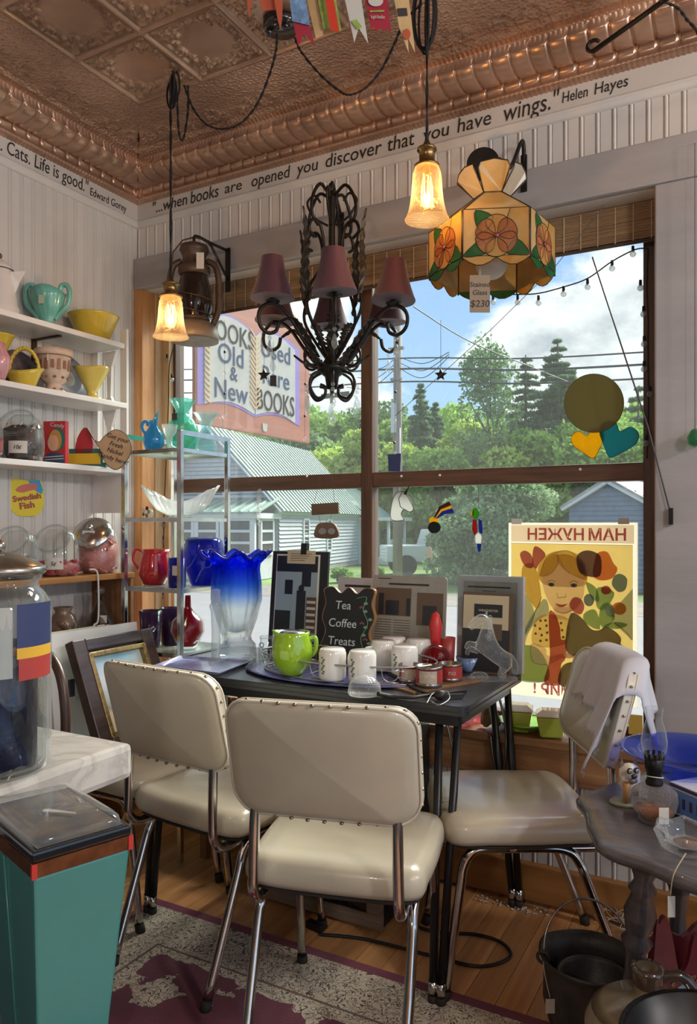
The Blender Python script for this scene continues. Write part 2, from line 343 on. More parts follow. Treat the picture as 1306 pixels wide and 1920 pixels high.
sill = trim('trim_7', 'sill_wood', (XW0-.03, XW1+.03, YF-.045, GY+.03, SILL-.028, SILL)); 
trim('trim_8', 'sill_wood', (XL, RX, YF-.03, YF+.004, .412, SILL-.028))
struct(MB().bx(XL, RX, YF-.026, YF+.004, .012, .133).build('baseboard_front', 'base_wood', bevel=.004))
struct(MB().bx(XL-.004, XL+.02, RY, YF-.026, 0, .133).build('baseboard_left', 'base_wood', bevel=.004))
struct(MB().bx(XL-.14, RX, RY-.1, RY, -.06, CEIL+.1).build('wall_back', 'sill_wood'))
# window: timber frame and four panes
XV = -1.367; win = T('window_1', None, None); struct(win)
zt, zb = HEADB, SILL
MB().bx(XW0+.01, XW0+.062, GY-.03, GY+.03, zb, zt).build('frame_stile', 'window_wood_v', win, bevel=.004)
MB().bx(-.345, XW1+.01, GY-.03, GY+.03, zb, zt).build('frame_stile', 'window_wood_v', win, bevel=.004)
MB().bx(XV-.025, XV+.025, GY-.028, GY+.03, zb, zt).build('mullion', 'window_wood_v', win, bevel=.005)
for a, b in ((XW0+.06, XV-.025), (XV+.025, -.34)): MB().bx(a, b, GY-.024, GY+.028, 1.398, 1.458).build('transom', 'window_wood', win, bevel=.005)
MB().bx(XW0+.05, -.34, GY-.028, GY+.03, zb, zb+.03).build('bottom_rail', 'window_wood', win, bevel=.004)
MB().bx(XW0+.05, -.34, GY-.028, GY+.03, zt-.03, zt).build('top_rail', 'window_wood', win, bevel=.004)
tg('window_glass', 'f4f7f5', 0.03, 'dfe8e4', 1.4, .01)  # faint pale body paints a haze over the view outside
for a, b in ((XW0+.055, XV-.02), (XV+.02, -.338)):
    for c, d in ((zb+.025, 1.40), (1.455, zt-.02)): MB().bx(a, b, GY-.002, GY+.002, c, d).build('pane', 'window_glass', win)
for px, py in ((575, 893), (752, 893), (824, 891), (1087, 880)):
    q = pY(px, py, GY-.026); MB().sph(q, .005).build('push_pin', pm('pin_white', 'e8e6e0', .3), win)
# lettered band and mouldings under the crown
ZB0, ZB1 = 2.588, 2.676
MB().bx(XL, RX, YF-.006, YF+.006, ZB0, ZB1).build('lettering_band', 'band_paint', wf); MB().bx(XL-.006, XL+.006, RY, YF, ZB0, ZB1).build('lettering_band', 'band_paint', wl)
def mould(prof, name, mat, parent, left):
    b = MB(); n = len(prof); vs = []
    for e in ((0, 1) if True else ()):
        for (d, z) in prof:
            if left: vs.append((XL+d, RY if e == 0 else YF-d, z))
            else: vs.append((XL+d if e == 0 else RX, YF-d, z))
    b.add(vs, [(i, i+1, n+i+1, n+i) for i in range(n-1)], True); return b.build(name, mat, parent, fix=False)
PR = [(0, 2.565), (.008, 2.567), (.012, 2.574), (.010, 2.580), (.018, 2.584), (.020, 2.592), (.012, 2.598), (.006, 2.600)]
mould(PR, 'picture_rail', 'white_paint', wf, False); mould(PR, 'picture_rail', 'white_paint', wl, True)
def put_text(body, px0, px1, py0, py1, size, left, shear=.12, dz=0):
    """baseline along the band between two pixels"""
    f = (lambda x, y: pX(x, y, XL+.007)) if left else (lambda x, y: pY(x, y, YF-.007))
    a, b = f(px0, py0), f(px1, py1); cu = text('lettering', body, size, 'ink', wl if left else wf, shear=shear, align='LEFT', ext=.0006)
    ln = max(v.co.x for v in cu.data.vertices)-min(v.co.x for v in cu.data.vertices); k = (b-a).length/ln
    cu.data.transform(M.Diagonal((k, 1, 1, 1))); cu.location = (a.x, a.y, (ZB0+ZB1)/2+.006+dz); cu.rotation_euler = (PI/2, 0, PI/2 if left else 0)
put_text('. Cats. Life is good."', 0, 164, 292, 350, .072, True); put_text('Edward Gorey', 168, 236, 370, 400, .046, True, dz=-.01)
for s_, a, b, ya, yb_, sz in (('"...when', 284, 348, 394, 380, .068), ('books', 356, 408, 378, 362, .075), ('are', 420, 452, 362, 352, .06), ('opened', 470, 542, 350, 330, .068), ('you', 556, 596, 332, 320, .068),
        ('discover', 608, 713, 312, 284, .072), ('that', 725, 775, 280, 268, .075), ('you', 792, 842, 262, 250, .068), ('have', 855, 918, 248, 232, .072), ('wings."', 942, 1046, 222, 200, .085), ('Helen', 1052, 1100, 206, 195, .05), ('Hayes', 1112, 1175, 190, 176, .052)):
    put_text(s_, a, b, ya, yb_, sz, False)
# ceiling: sheet, pressed border, tiles, crown
cl = struct(MB().bx(XL-.14, RX, RY, YF+.2, CEIL+.012, CEIL+.09).build('ceiling', 'copper_hammered'))
FB = .475; TS = .285
struct_b = MB()
def relief(p, q, amp=1):
    """border relief: scrolls repeating along p, q from 0 (crown) to 1 (field)"""
    h = 0; u = (p/.24) % 1.0-.5
    for (cx, cy, r_, wd) in ((-.18, .28, .10, .022), (.18, .28, .10, .022), (0, .22, .05, .02), (-.33, .20, .06, .018), (.33, .20, .06, .018)):
        d = abs(math.hypot((u-cx)*.24, (q-cy)*.24)-r_*.24); h += max(0, 1-d/(wd*.24))
    d = abs((q-.10-.05*math.cos(u*2*PI))*.24); h += .8*max(0, 1-d/.005)
    if q > .93: h += 1.0
    if q < .04: h += .9
    return min(h, 1.1)*.011*amp
def border(left):
    b = MB(); w0 = .19; n = 260; m = 28; Lx = 2.6
    def fn(i, j):
        s_ = i*Lx; q = j; dd = w0+(FB-w0)*q; s2 = max(s_, dd)
        z = CEIL-relief(s_, q)
        return (XL+dd, YF-s2, z) if left else (XL+s2, YF-dd, z)
    return b.grid(fn, n, m, flip=left).build('border_panel', 'copper_hammered', cl, fix=False)
border(True); border(False)
def tile_mesh():
    n = 46; s = TS
    def h(x, y):                                              # 0..1 across the tile
        e = min(x, 1-x, y, 1-y); z = 0
        if e < .03: z += 1.2
        elif e < .05: z += .2
        elif e < .075: z += .9
        ux, uy = min(x, 1-x), min(y, 1-y)
        for (cx, cy, r_, wd) in ((.17, .17, .055, .02), (.27, .14, .04, .018), (.14, .27, .04, .018), (.36, .16, .03, .016), (.16, .36, .03, .016), (.25, .25, .035, .02), (.10, .10, .02, .018), (.47, .13, .035, .018), (.13, .47, .035, .018)):
            d = abs(math.hypot(ux-cx, uy-cy)-r_); z += .95*max(0, 1-d/wd)
        return min(z, 1.3)*.0125
    b = MB(); b.grid(lambda i, j: ((i-.5)*s, (j-.5)*s, -h(i, j)), n, n); me = b.mesh('tile'); me.materials.append(MATS['copper_tin']); return me
tm = tile_mesh()
for i in range(11):
    for j in range(11):
        link('tile', tm, None, cl, (XL+FB+TS/2+i*TS, YF-FB-TS/2-j*TS, CEIL))
def crown(left):
    b = MB(); nv = 30; pr = []
    # distance from wall d, height z, and how much the ribs bite
    for k in range(nv+1):
        t = k/nv
        if t < .16: u = t/.16; pr.append((.004+.030*u, 2.672+.012*u, .25, 1))
        elif t < .22: u = (t-.16)/.06; pr.append((.034-.006*u, 2.684+.008*u, 0, 0))
        elif t < .84: u = (t-.22)/.62; a = -PI/2+u*PI*.92; pr.append((.098+.062*math.sin(a*.98+.12)*1.0+.012*u, 2.728+.030*-math.cos(a)*1.0+.016*u-.0, 1, 2))
        else: u = (t-.84)/.16; pr.append((.152+.045*u, 2.766+.016*u, .3, 1))
    Lx = 2.75; n = 640
    def fn(i, j):
        s_ = i*Lx; d, z, am, kd = pr[int(round(j*nv))]
        if kd == 2:
            c = abs(math.sin(PI*s_/.060)); rib = (c**.5); g = (.0 if rib > .45 else -.006)+.0055*rib; z2 = z-g*am; d2 = d+g*am*.5
        elif kd == 1: g = .004*abs(math.sin(PI*s_/.016)); z2 = z-g; d2 = d
        else: z2, d2 = z, d
        s2 = max(s_, d2)
        return (XL+d2, YF-s2, z2) if left else (XL+s2, YF-d2, z2)
    return b.grid(fn, n, nv, flip=left).build('crown_moulding', 'copper_tin', cl, fix=False)
crown(True); crown(False)
# unseen fill lights added to brighten the room, dressed as globes on stems
pm('lamp_metal', '4a3b2c', .4, .8); translucent('opal_glass', 'fff3e0', .7, .3, .05)
def fill_globe_lamp(x, y, watts, lab):
    t = T('fill_globe_lamp', lab, 'lamp', (x, y, CEIL), group='added globe fill lights out of view')
    MB().cyl((0, 0, -.001), (0, 0, -.03), .06).build('canopy', 'lamp_metal', t); MB().cyl((0, 0, -.03), (0, 0, -.30), .008).build('stem', 'lamp_metal', t)
    MB().cyl((0, 0, -.26), (0, 0, -.30), .04, .045).build('holder', 'lamp_metal', t)
    MB().lathe([(.045, -.29), (.085, -.33), (.11, -.39), (.10, -.45), (.06, -.495), (0, -.505)], 24).build('globe', 'opal_glass', t)
    l = bpy.data.lights.new('bulb', 'POINT'); l.energy = watts; l.shadow_soft_size = .1; l.color = (1, .95, .88); lo = bpy.data.objects.new('bulb', l); COL.objects.link(lo); lo.parent = t; lo.location = (0, 0, -.60)  # added fill light, hung below the globe
for x, y, e, lab in ((-.25, -1.6, 20, 'added fill light with a white opal globe under the ceiling behind the viewer'), (1.55, .55, 32, 'added fill light with a white opal globe under the ceiling to the right of the viewer'), (1.6, 1.75, 33, 'added fill light with a white opal globe near the front wall, right of the view')): fill_globe_lamp(x, y, e, lab)
# ================================================================ outdoors
GZ = -.40
pm('lawn', '64803c', .9, noise=(.8, .3), bump=(30, .4)); pm('asphalt', '7c7b7e', .9, noise=(2, .08)); pm('gravel', '7d776f', .95, noise=(6, .25))
def ground(name, mat, pts, z): return struct(MB().add([(x, y, z) for x, y in pts], [tuple(range(len(pts)))]).build(name, mat, fix=False))
ground('ground_lawn', 'lawn', [(-120, 2.75), (120, 2.75), (120, 160), (-120, 160)], GZ-.02)
ground('sidewalk', 'gravel', [(-60, 2.72), (60, 2.72), (60, 5.2), (-60, 5.2)], GZ)
ground('road', 'asphalt', [(-70, 5.2), (70, 5.2), (70, 14.5), (-70, 14.5)], GZ-.005)
ground('road_shoulder', 'gravel', [(-70, 14.5), (70, 14.5), (70, 17.2), (-70, 17.2)], GZ+.0)
def leafmat(name, c1, c2):
    m = newmat(name); t = m.node_tree; d = N(t, 'ShaderNodeBsdfDiffuse'); tl = N(t, 'ShaderNodeBsdfTranslucent'); g = N(t, 'ShaderNodeNewGeometry')
    r = N(t, 'ShaderNodeValToRGB'); r.color_ramp.elements[0].color = rgb(c1); r.color_ramp.elements[1].color = rgb(c2)
    L(t, g.outputs['Random Per Island'], r.inputs[0]); L(t, r.outputs[0], d.inputs[0]); L(t, r.outputs[0], tl.inputs[0])
    mm = N(t, 'ShaderNodeMixShader'); mm.inputs[0].default_value = .4; L(t, d.outputs[0], mm.inputs[1]); L(t, tl.outputs[0], mm.inputs[2])
    L(t, mm.outputs[0], N(t, 'ShaderNodeOutputMaterial').inputs[0])
leafmat('leaf_dark', '5f7f55', '86a274'); leafmat('leaf_mid', '6f9848', 'a5c26c'); leafmat('leaf_bright', '93b34a', 'c8d67a'); leafmat('leaf_pine', '55755c', '7d9a78'); leafmat('leaf_bush', '6f9063', 'a5bd92')
pm('bark', '6b6258', .9, noise=(8, .3), stretch=(3, 3, .4))
def leaves(pts, size, rng, name, mat, parent, aspect=.62):
    n = len(pts); a = rng.normal(size=(n, 3)); a /= np.linalg.norm(a, axis=1)[:, None]; b = rng.normal(size=(n, 3)); b -= a*(a*b).sum(1)[:, None]; b /= np.linalg.norm(b, axis=1)[:, None]
    s = size*rng.uniform(.6, 1.3, size=(n, 1)); a = a*s; b = b*s*aspect
    v = np.stack([pts-a, pts-b, pts+a, pts+b], 1).reshape(-1, 3); me = bpy.data.meshes.new(name)
    me.vertices.add(4*n); me.vertices.foreach_set('co', v.ravel()); me.loops.add(4*n); me.loops.foreach_set('vertex_index', np.arange(4*n, dtype=np.int32))
    me.polygons.add(n); me.polygons.foreach_set('loop_start', np.arange(0, 4*n, 4, dtype=np.int32)); me.update(); me.validate()
    return link(name, me, mat, parent)
def shell(rng, n, c, r):
    p = rng.normal(size=(n, 3)); p /= np.linalg.norm(p, axis=1)[:, None]; return np.array(c)+p*np.array(r)*rng.uniform(.72, 1.03, size=(n, 1))
def leafy(px, zbase, dist, w, h, mat, label, seed, n=9000, size=.13, blobs=16, trunk=.3, group=None, name='leafy_tree'):
    q = pD(px, HY, dist); rng = np.random.default_rng(seed); t = T(name, label, 'tree' if 'bush' not in name else 'bush', (q.x, q.y, zbase), group=group); pts = []
    for i in range(blobs):
        a = rng.uniform(0, 2*PI); u = rng.uniform(.12, .97); rr = w/2*math.sin(min(1, .25+.9*(1-abs(2*u-.85)))*PI/2)*rng.uniform(.25, .75)
        pts.append(shell(rng, n//blobs, (rr*math.cos(a), rr*math.sin(a), h*(trunk*.6+(1-trunk*.6)*u)), (w*rng.uniform(.16, .26), w*rng.uniform(.16, .26), h*rng.uniform(.09, .15))))
    leaves(np.concatenate(pts), size, rng, 'foliage', mat, t)
    b = MB().tube(smooth([(0, 0, 0), (.05*w, 0, h*.3), (-.03*w, .03*w, h*.7)]), [max(.05, .035*w*(1-.7*i/12)) for i in range(13)], 7)
    for k in range(5):
        a = rng.uniform(0, 2*PI); z = h*(.25+.1*k); b.tube([(0, 0, z), (.25*w*math.cos(a), .25*w*math.sin(a), z+.2*h)], [.018*w, .006*w], 6)
    b.build('trunk', 'bark', t); return t
def conifer(px, zbase, dist, w, h, label, seed, n=9000, size=.14, mat='leaf_pine', loose=0.0, group=None):
    q = pD(px, HY, dist); rng = np.random.default_rng(seed); t = T('conifer', label, 'tree', (q.x, q.y, zbase), group=group); pts = []; z = h*.1
    br = MB().cyl((0, 0, 0), (0, 0, h*.97), .02*h, .004*h, 8)
    while z < h*.985:
        f = 1-z/h; R_ = w/2*(f**.8)*rng.uniform(.75, 1.1)+.06; k = int(rng.integers(5, 8))
        for j in range(k):
            a = rng.uniform(0, 2*PI); L_ = R_*rng.uniform(.65, 1.1); m = max(10, int(n*L_/(w*9.5))); u = rng.uniform(.08, 1, size=m)
            wd = .22*L_*np.sin(np.clip(u, 0, 1)*PI)+.04*L_+.03
            lat = rng.normal(size=m)*wd*.6; dr = -.25*L_*u**1.6+.10*L_*u+rng.normal(size=m)*.04*L_
            pts.append(np.stack([u*L_*math.cos(a)-lat*math.sin(a), u*L_*math.sin(a)+lat*math.cos(a), z+dr], 1))
            br.tube([(0, 0, z), (.8*L_*math.cos(a), .8*L_*math.sin(a), z-.06*L_)], [.006*h*f+.01, .004], 4, caps=False)
        z += h*.035*(1+loose*rng.uniform(0, 2))
    leaves(np.concatenate(pts), size, rng, 'needles', mat, t, .3); br.build('trunk', 'bark', t); return t
def top_h(py, dist): return (HY-py)*dist/F+EYE          # height of something whose top shows at py
HB = .8                                                  # wooded bank behind the houses
grp = 'trees on the wooded hillside'
conifer(788, HB, 40, 4.2, top_h(716, 40)-HB, 'narrow dark spruce with two tips left of the tall pine group', 1, 9000, .15)
conifer(815, HB, 42, 3.6, top_h(752, 42)-HB, 'short dark spruce just right of the narrow spruce', 2, 7000, .15)
conifer(1045, HB, 38, 7.6, top_h(630, 38)-HB, 'tallest dark conifer seen right of centre through the upper window pane', 3, 26000, .13, loose=.1)
conifer(985, HB, 39.5, 5.2, top_h(655, 39.5)-HB, 'tall dark conifer pressed against the left of the tallest one', 4, 15000, .13, loose=.2)
leafy(915, HB, 37, 3.9, top_h(664, 37)-HB, 'leaf_dark', 'tall airy tree with thin grey branches left of the tallest conifer', 5, 5200, .11, 34)
conifer(1196, HB, 40, 5.5, top_h(715, 40)-HB, 'loose pine at the right edge of the window behind the round disc', 6, 7000, .16, loose=1.0)
ORD = ['first', 'second', 'third', 'fourth', 'fifth', 'sixth', 'seventh', 'eighth', 'last']
H1 = ((455, 800, 56, 9, 'leaf_mid'), (560, 815, 54, 8, 'leaf_dark'), (612, 778, 60, 9, 'leaf_mid'), (655, 770, 62, 9, 'leaf_dark'), (690, 800, 50, 7, 'leaf_mid'), (725, 772, 62, 9, 'leaf_dark'), (760, 800, 50, 6, 'leaf_mid'), (640, 832, 40, 5, 'leaf_bright'), (672, 820, 38, 4, 'leaf_bright'))
for i, (px, py, d, w_, mt) in enumerate(H1):
    leafy(px, HB, d, w_, top_h(py, d)-HB, mt, ORD[sorted(q[0] for q in H1).index(px)]+' from the left of the nine leafy trees behind the white house', 20+i, 6000, .2, 16, group=grp)
H2 = ((850, 775, 46, 7, 'leaf_mid'), (745, 840, 38, 5, 'leaf_bright'), (880, 800, 40, 5, 'leaf_bright'), (930, 830, 36, 5, 'leaf_bright'), (1000, 815, 36, 5, 'leaf_mid'), (1085, 800, 36, 6, 'leaf_mid'), (1150, 800, 38, 7, 'leaf_mid'), (1215, 790, 44, 7, 'leaf_mid'), (820, 850, 36, 4, 'leaf_mid'))
for i, (px, py, d, w_, mt) in enumerate(H2):
    leafy(px, HB-.4, d, w_, top_h(py, d)-HB+.4, mt, ORD[sorted(q[0] for q in H2).index(px)]+' from the left of the nine leafy trees below the conifers', 40+i, 6500, .15, 16, group='trees below the tall conifers')
# hillside ground and closing forest
rng = np.random.default_rng(9); hp = []
for k in range(60000):
    u = rng.uniform(-1, 1); px = 760+u*900; d = rng.uniform(60, 74); zt_ = top_h(800+18*math.sin(px*.02)+10*math.sin(px*.051), 66); q = pD(px, HY, d); hp.append((q.x, q.y, rng.uniform(-.2, zt_)))
fo = leaves(np.array(hp), .42, rng, 'forest_wall', 'leaf_mid', None); tag(fo, 'dense green forest closing off the hillside far behind', 'forest', kind='stuff')
bu_ = leafy(925, GZ-.2, 21.5, 4.3, top_h(905, 21.5)-GZ+.25, 'leaf_bush', 'huge round grey-green bush beside the road, right of the pole', 60, 26000, .075, 34, .05, name='round_bush')
for i, (px, py, d, w_) in enumerate(((1085, 1000, 24, 1.4), (640, 1066, 22, .9), (700, 1064, 21, .8), (598, 1068, 21.5, .6))):
    leafy(px, GZ, d, w_, max(.35, top_h(py, d)-GZ), 'leaf_mid' if i else 'leaf_bush', ('bushy shrub between the round bush and the blue shed', 'low green plant at the foot of the white house', 'low green plant right of the house beside the pole', 'small green plant in front of the white house wall')[i], 70+i, 2500, .06, 8, .0, name='garden_bush')
# utility pole with hardware and wires
pm('pole_wood', '877d74', .9, noise=(5, .25), stretch=(4, 4, .3)); pm('wire', '2a2c30', .6)
pp = pD(745, HY, 23); pole = T('utility_pole', 'weathered grey wooden utility pole seen right of the window mullion', 'pole', (pp.x, pp.y, GZ))
ph = top_h(560, 23)-GZ; MB().cyl((0, 0, 0), (0, 0, ph), .155, .12, 14).build('shaft', 'pole_wood', pole)
MB().box((-.05, -.17, top_h(785, 23)-GZ), (.16, .1, .9)).build('meter_box', pm('meter_grey', 'b9bdc0', .5), pole, bevel=.02); MB().cyl((.12, -.1, 2.2), (.12, -.1, 4.6), .025).build('conduit', 'meter_grey', pole)
for z, w_ in ((top_h(655, 23)-GZ, .5), (top_h(712, 23)-GZ, .35)): MB().box((0, -.1, z), (w_, .1, .08)).build('bracket', 'pole_wood', pole)
def wire(pts, r, label, grp=None, k=8): return tag(MB().tube(smooth(pts, k), r, 6).build('power_line', 'wire', fix=False), label, 'wire', grp)
for i, (ya, yb2, r_) in enumerate(((672, 655, .022), (692, 679, .03), (716, 706, .025))):
    a = pD(742, ya, 23); b = pD(1330, yb2-3, 17.5); c = a+(b-a)*.5-V((0, 0, .12)); e_ = pD(250, ya+22, 30); wire([e_, (e_+a)/2-V((0, 0, .1)), a, c, b], r_, ('topmost of the three thick power lines crossing the sky', 'middle one of the three thick power lines crossing the sky', 'lowest of the three thick power lines crossing the sky')[i], 'thick power lines')
wire([pD(775, 575, 14), pD(880, 640, 16), pD(1000, 690, 19), pD(1100, 730, 24)], .012, 'thin service wire sloping down to the right under the lamp')
for i in range(3):
    a = pD(745, 668+10*i, 23); b = pD(690-20*i, 690+18*i, 26); c = (a+b)/2-V((0, 0, .18+.08*i)); wire([a, c, b], .012, ('highest', 'middle', 'lowest')[i]+' thin loop of cable left of the utility pole', 'cable loops at the pole')
    b = pD(842, 660+4*i, 22); c = (a+b)/2-V((0, 0, .28+.1*i)); wire([a, c, b], .012, ('highest', 'middle', 'lowest')[i]+' thin loop of cable right of the utility pole', 'cable loops right of the pole')
tag(MB().bar(pD(602, 744, 24), pD(655, 738, 24), .14, .14).build('splice_box', 'wire'), 'dark cable splice box on the power line', 'box')
# the white house across the road
pm('clapboard', 'b4bac0', .7, noise=(9, .08)); pm('roof_green', '7d978a', .5, .1, noise=(2, .08)); pm('house_trim', 'c9ced2', .6); pm('house_dark', '3b4247', .25); pm('roof_rib', '9fb3a8', .5, .1); pm('siding_blue', '66788f', .7, noise=(5, .12)); pm('stone_grey', 'a2a09b', .9, noise=(9, .2))
hA = math.atan((1124-CX)/F); ux = V((math.sin(hA)*CS-math.cos(hA)*SN, math.sin(hA)*SN+math.cos(hA)*CS, 0)); hq = pD(521, HY, 24.0); hr = math.atan2(-ux.x, ux.y)
hs = T('white_house', 'white clapboard house with green metal roof across the road', 'house', (hq.x, hq.y, GZ), hr)   # local: +y along the side wall, -x to the left gable
ev, ap, hw, hl = top_h(944, 24)-GZ, top_h(804, 24.8)-GZ, 4.7, 8.2; ov = .3
def siding(p, q, z0, z1, outn, name='siding', step=.13, mat='clapboard'):
    p, q, outn = V(p), V(q), V(outn); b = MB(); z = z0
    while z < z1-.01:
        zz = min(z+step, z1); b.add([p+outn*.06+V((0, 0, z)), q+outn*.06+V((0, 0, z)), q+outn*.005+V((0, 0, zz)), p+outn*.005+V((0, 0, zz)), p+V((0, 0, z)), q+V((0, 0, z))], [(0, 1, 2, 3), (0, 4, 5, 1)]); z = zz
    o = b.build(name, mat, hs, fix=False); o['kind'] = 'stuff'; return o
MB().prism([(-hw, 0), (0, 0), (0, ev), (-hw/2, ap-.08), (-hw, ev)], 0, hl, M(((1,0,0,0),(0,0,1,0),(0,1,0,0),(0,0,0,1)))).build('walls', 'clapboard', hs)
siding((0, 0, 0), (0, hl, 0), .2, ev-.05, (1, 0, 0)); 
b = MB(); z = .2
while z < ap-.1:
    f = 1 if z < ev else (ap-z)/(ap-ev); b.add([(-hw/2-hw/2*f, -.06, z), (-hw/2+hw/2*f, -.06, z), (-hw/2+hw/2*f, -.005, z+.13), (-hw/2-hw/2*f, -.005, z+.13)], [(0, 1, 2, 3)]); z += .13
b.build('siding', 'clapboard', hs, fix=False)['kind'] = 'stuff'
def roofplane(a, b, c, d, th=.06, rib=.3, name='roof', parent=None):
    a, b, c, d = map(V, (a, b, c, d)); n = (b-a).cross(d-a).normalized(); m = MB().add([a, b, c, d, a+n*th, b+n*th, c+n*th, d+n*th], [(0, 1, 2, 3), (4, 5, 6, 7), (0, 1, 5, 4), (1, 2, 6, 5), (2, 3, 7, 6), (3, 0, 4, 7)])
    ro = m.build(name, 'roof_green', parent or hs); k = int((b-a).length/rib); r = MB()
    for i in range(k+1): u = i/k; r.bar(a.lerp(b, u)+n*(th+.015), d.lerp(c, u)+n*(th+.015), .05, .05, n)
    s_ = r.build('rib', 'roof_rib', ro); s_['kind'] = 'stuff'; return ro
sl_ = (ap-ev)/(hw/2); ex = ov*1.1
roofplane((ex*.8, -ov, ev-ex*.8*sl_), (ex*.8, hl+ov, ev-ex*.8*sl_), (-hw/2, hl+ov, ap), (-hw/2, -ov, ap)); roofplane((-hw-ex*.8, hl+ov, ev-ex*.8*sl_), (-hw-ex*.8, -ov, ev-ex*.8*sl_), (-hw/2, -ov, ap), (-hw/2, hl+ov, ap))
for sgn in (0, 1):
    e0 = V((ex*.8 if sgn else -hw-ex*.8, -ov-.02, ev-ex*.8*sl_)); MB().bar(e0, (-hw/2, -ov-.02, ap), .05, .2, V((0, 1, 0))).build('barge_board', 'house_trim', hs)
MB().box((0.05, hl/2, ev-.28), (.12, hl+.5, .14)).build('eave_board', 'house_trim', hs)
MB().bx(-hw-.02, .03, -.05, hl, 0, .2).build('foundation', 'stone_grey', hs)
def hwin(c, w_, h_, n, parent=None, cols=1, rows=2):
    """a sash window as part with pane; n is the outward direction"""
    c, n = V(c), V(n); t = n.cross(V((0, 0, 1))); pr = parent or hs
    f = MB().bar(c-t*w_/2-V((0, 0, h_/2)), c-t*w_/2+V((0, 0, h_/2)), .09, .09, n).bar(c+t*w_/2-V((0, 0, h_/2)), c+t*w_/2+V((0, 0, h_/2)), .09, .09, n)
    for i in range(rows+1): f.bar(c-t*w_/2+V((0, 0, -h_/2+h_*i/rows)), c+t*w_/2+V((0, 0, -h_/2+h_*i/rows)), .08, .07 if 0 < i < rows else .1, n)
    fo_ = f.build('window', 'house_trim', pr); MB().bar(c-t*w_/2, c+t*w_/2, .02, h_, V((0, 0, 1))).build('pane', 'house_dark', fo_); return fo_
for px, wd in ((571, .5), (614, .45)):
    yy = None
    lo, hi = 0, hl
    for _ in range(40):
        md = (lo+hi)/2; wp = hs.location+V((0, 0, 0))+ux*md; X = wp.x*CS+wp.y*SN; Z = -wp.x*SN+wp.y*CS
        if CX+F*X/Z < px: lo = md
        else: hi = md
    hwin((.04, lo, 1.28), wd, 1.15, (1, 0, 0))
hwin((-hw/2+.25, -.04, ev+.55), .42, .6, (0, -1, 0))
# glazed porch before the gable
po = MB().bx(-hw-.6, -.05, -1.6, 0, 0, .75).build('porch_wall', 'clapboard', hs)
for i, (x, w_) in enumerate(((-.62, .95), (-1.62, .7), (-2.75, 1.25), (-4.1, 1.1))): hwin((x, -1.62, 1.3), w_, 1.05, (0, -1, 0), None, 1, 3)
for x in (-.1, -1.12, -2.0, -3.4, -4.75): MB().box((x, -1.6, 1.3), (.14, .12, 1.2)).build('porch_post', 'house_trim', hs)
hwin((-.03, -.8, 1.3), .9, 1.05, (1, 0, 0), None, 1, 3)
MB().bx(-hw-.8, .1, -1.75, .05, 1.86, 2.02).build('porch_fascia', 'house_trim', hs)
roofplane((-hw-.9, -1.85, 2.0), (.2, -1.85, 2.0), (.05, -.03, 2.45), (-hw-.6, -.03, 2.45), .05, .3, 'porch_roof')
# lower wing on the left and one behind on the right
MB().bx(-hw-4.2, -hw, 1.5, 6, 0, ev-.2).build('wing_wall', 'clapboard', hs); roofplane((-hw-4.5, .9, ev-.3), (-hw+.2, .9, ev-.3), (-hw+.2, 3.7, ev+1.45), (-hw-4.5, 3.7, ev+1.45), .06, .3, 'wing_roof')
MB().bx(-3.2, .1, hl, hl+3.2, 0, ev-.1).build('rear_wing_wall', 'clapboard', hs); roofplane((.5, hl-.1, ev-.35), (.5, hl+3.5, ev-.35), (-1.9, hl+3.5, ev+1.5), (-1.9, hl-.1, ev+1.5), .06, .3, 'rear_wing_roof')
for y in (hl+.3, hl+1.6, hl+3.0): MB().cyl((1.3, y, 0), (1.3, y, ev-.5), .07).build('porch_column', 'house_trim', hs)
MB().bx(.1, 1.6, hl, hl+3.3, ev-.5, ev-.35).build('side_porch_roof', 'house_trim', hs); MB().bx(.1, 1.5, hl, hl+3.2, 0, .3).build('side_porch_floor', 'house_trim', hs)
for k in range(12): MB().box((1.3, hl+.35+.22*k, .7), (.04, .05, .7)).build('baluster', 'house_trim', hs)
# blue-grey shed
sq = pD(1067, HY, 19.5); se = pD(1222, HY, 18.2); sd = (se-sq); sd.z = 0; swd = sd.length; sh = T('garden_shed', 'blue-grey clapboard shed with white gable trim at the right of the window', 'shed', (sq.x, sq.y, GZ), math.atan2(sd.y, sd.x))
se_, sa = top_h(946, 19.3)-GZ, top_h(905, 19)-GZ
MB().prism([(0, 0), (swd, 0), (swd, se_), (swd/2, sa-.05), (0, se_)], -4, 0, M(((1,0,0,0),(0,0,-1,0),(0,1,0,0),(0,0,0,1)))).build('walls', 'siding_blue', sh)
b = MB(); z = .1
while z < sa-.1:
    f = 1 if z < se_ else (sa-z)/(sa-se_); b.add([(swd/2-swd/2*f, -.03, z), (swd/2+swd/2*f, -.03, z), (swd/2+swd/2*f, -.005, z+.12), (swd/2-swd/2*f, -.005, z+.12)], [(0, 1, 2, 3)]); z += .12
b.build('siding', 'siding_blue', sh, fix=False)['kind'] = 'stuff'
for x0 in (-.15, swd+.15):
    MB().bar((x0, -.12, se_-.12), (swd/2, -.12, sa+.02), .1, .14, V((0, 1, 0))).build('barge_board', 'house_trim', sh)
    e_ = 1 if x0 > 0 else -1; MB().add([(x0, -.2, se_-.1), (swd/2, -.2, sa+.06), (swd/2, 4.1, sa+.06), (x0, 4.1, se_-.1), (x0, -.2, se_-.03), (swd/2, -.2, sa+.13), (swd/2, 4.1, sa+.13), (x0, 4.1, se_-.03)], [(0,1,2,3),(4,5,6,7),(0,1,5,4),(1,2,6,5),(2,3,7,6),(3,0,4,7)]).build('roof', 'stone_grey', sh)
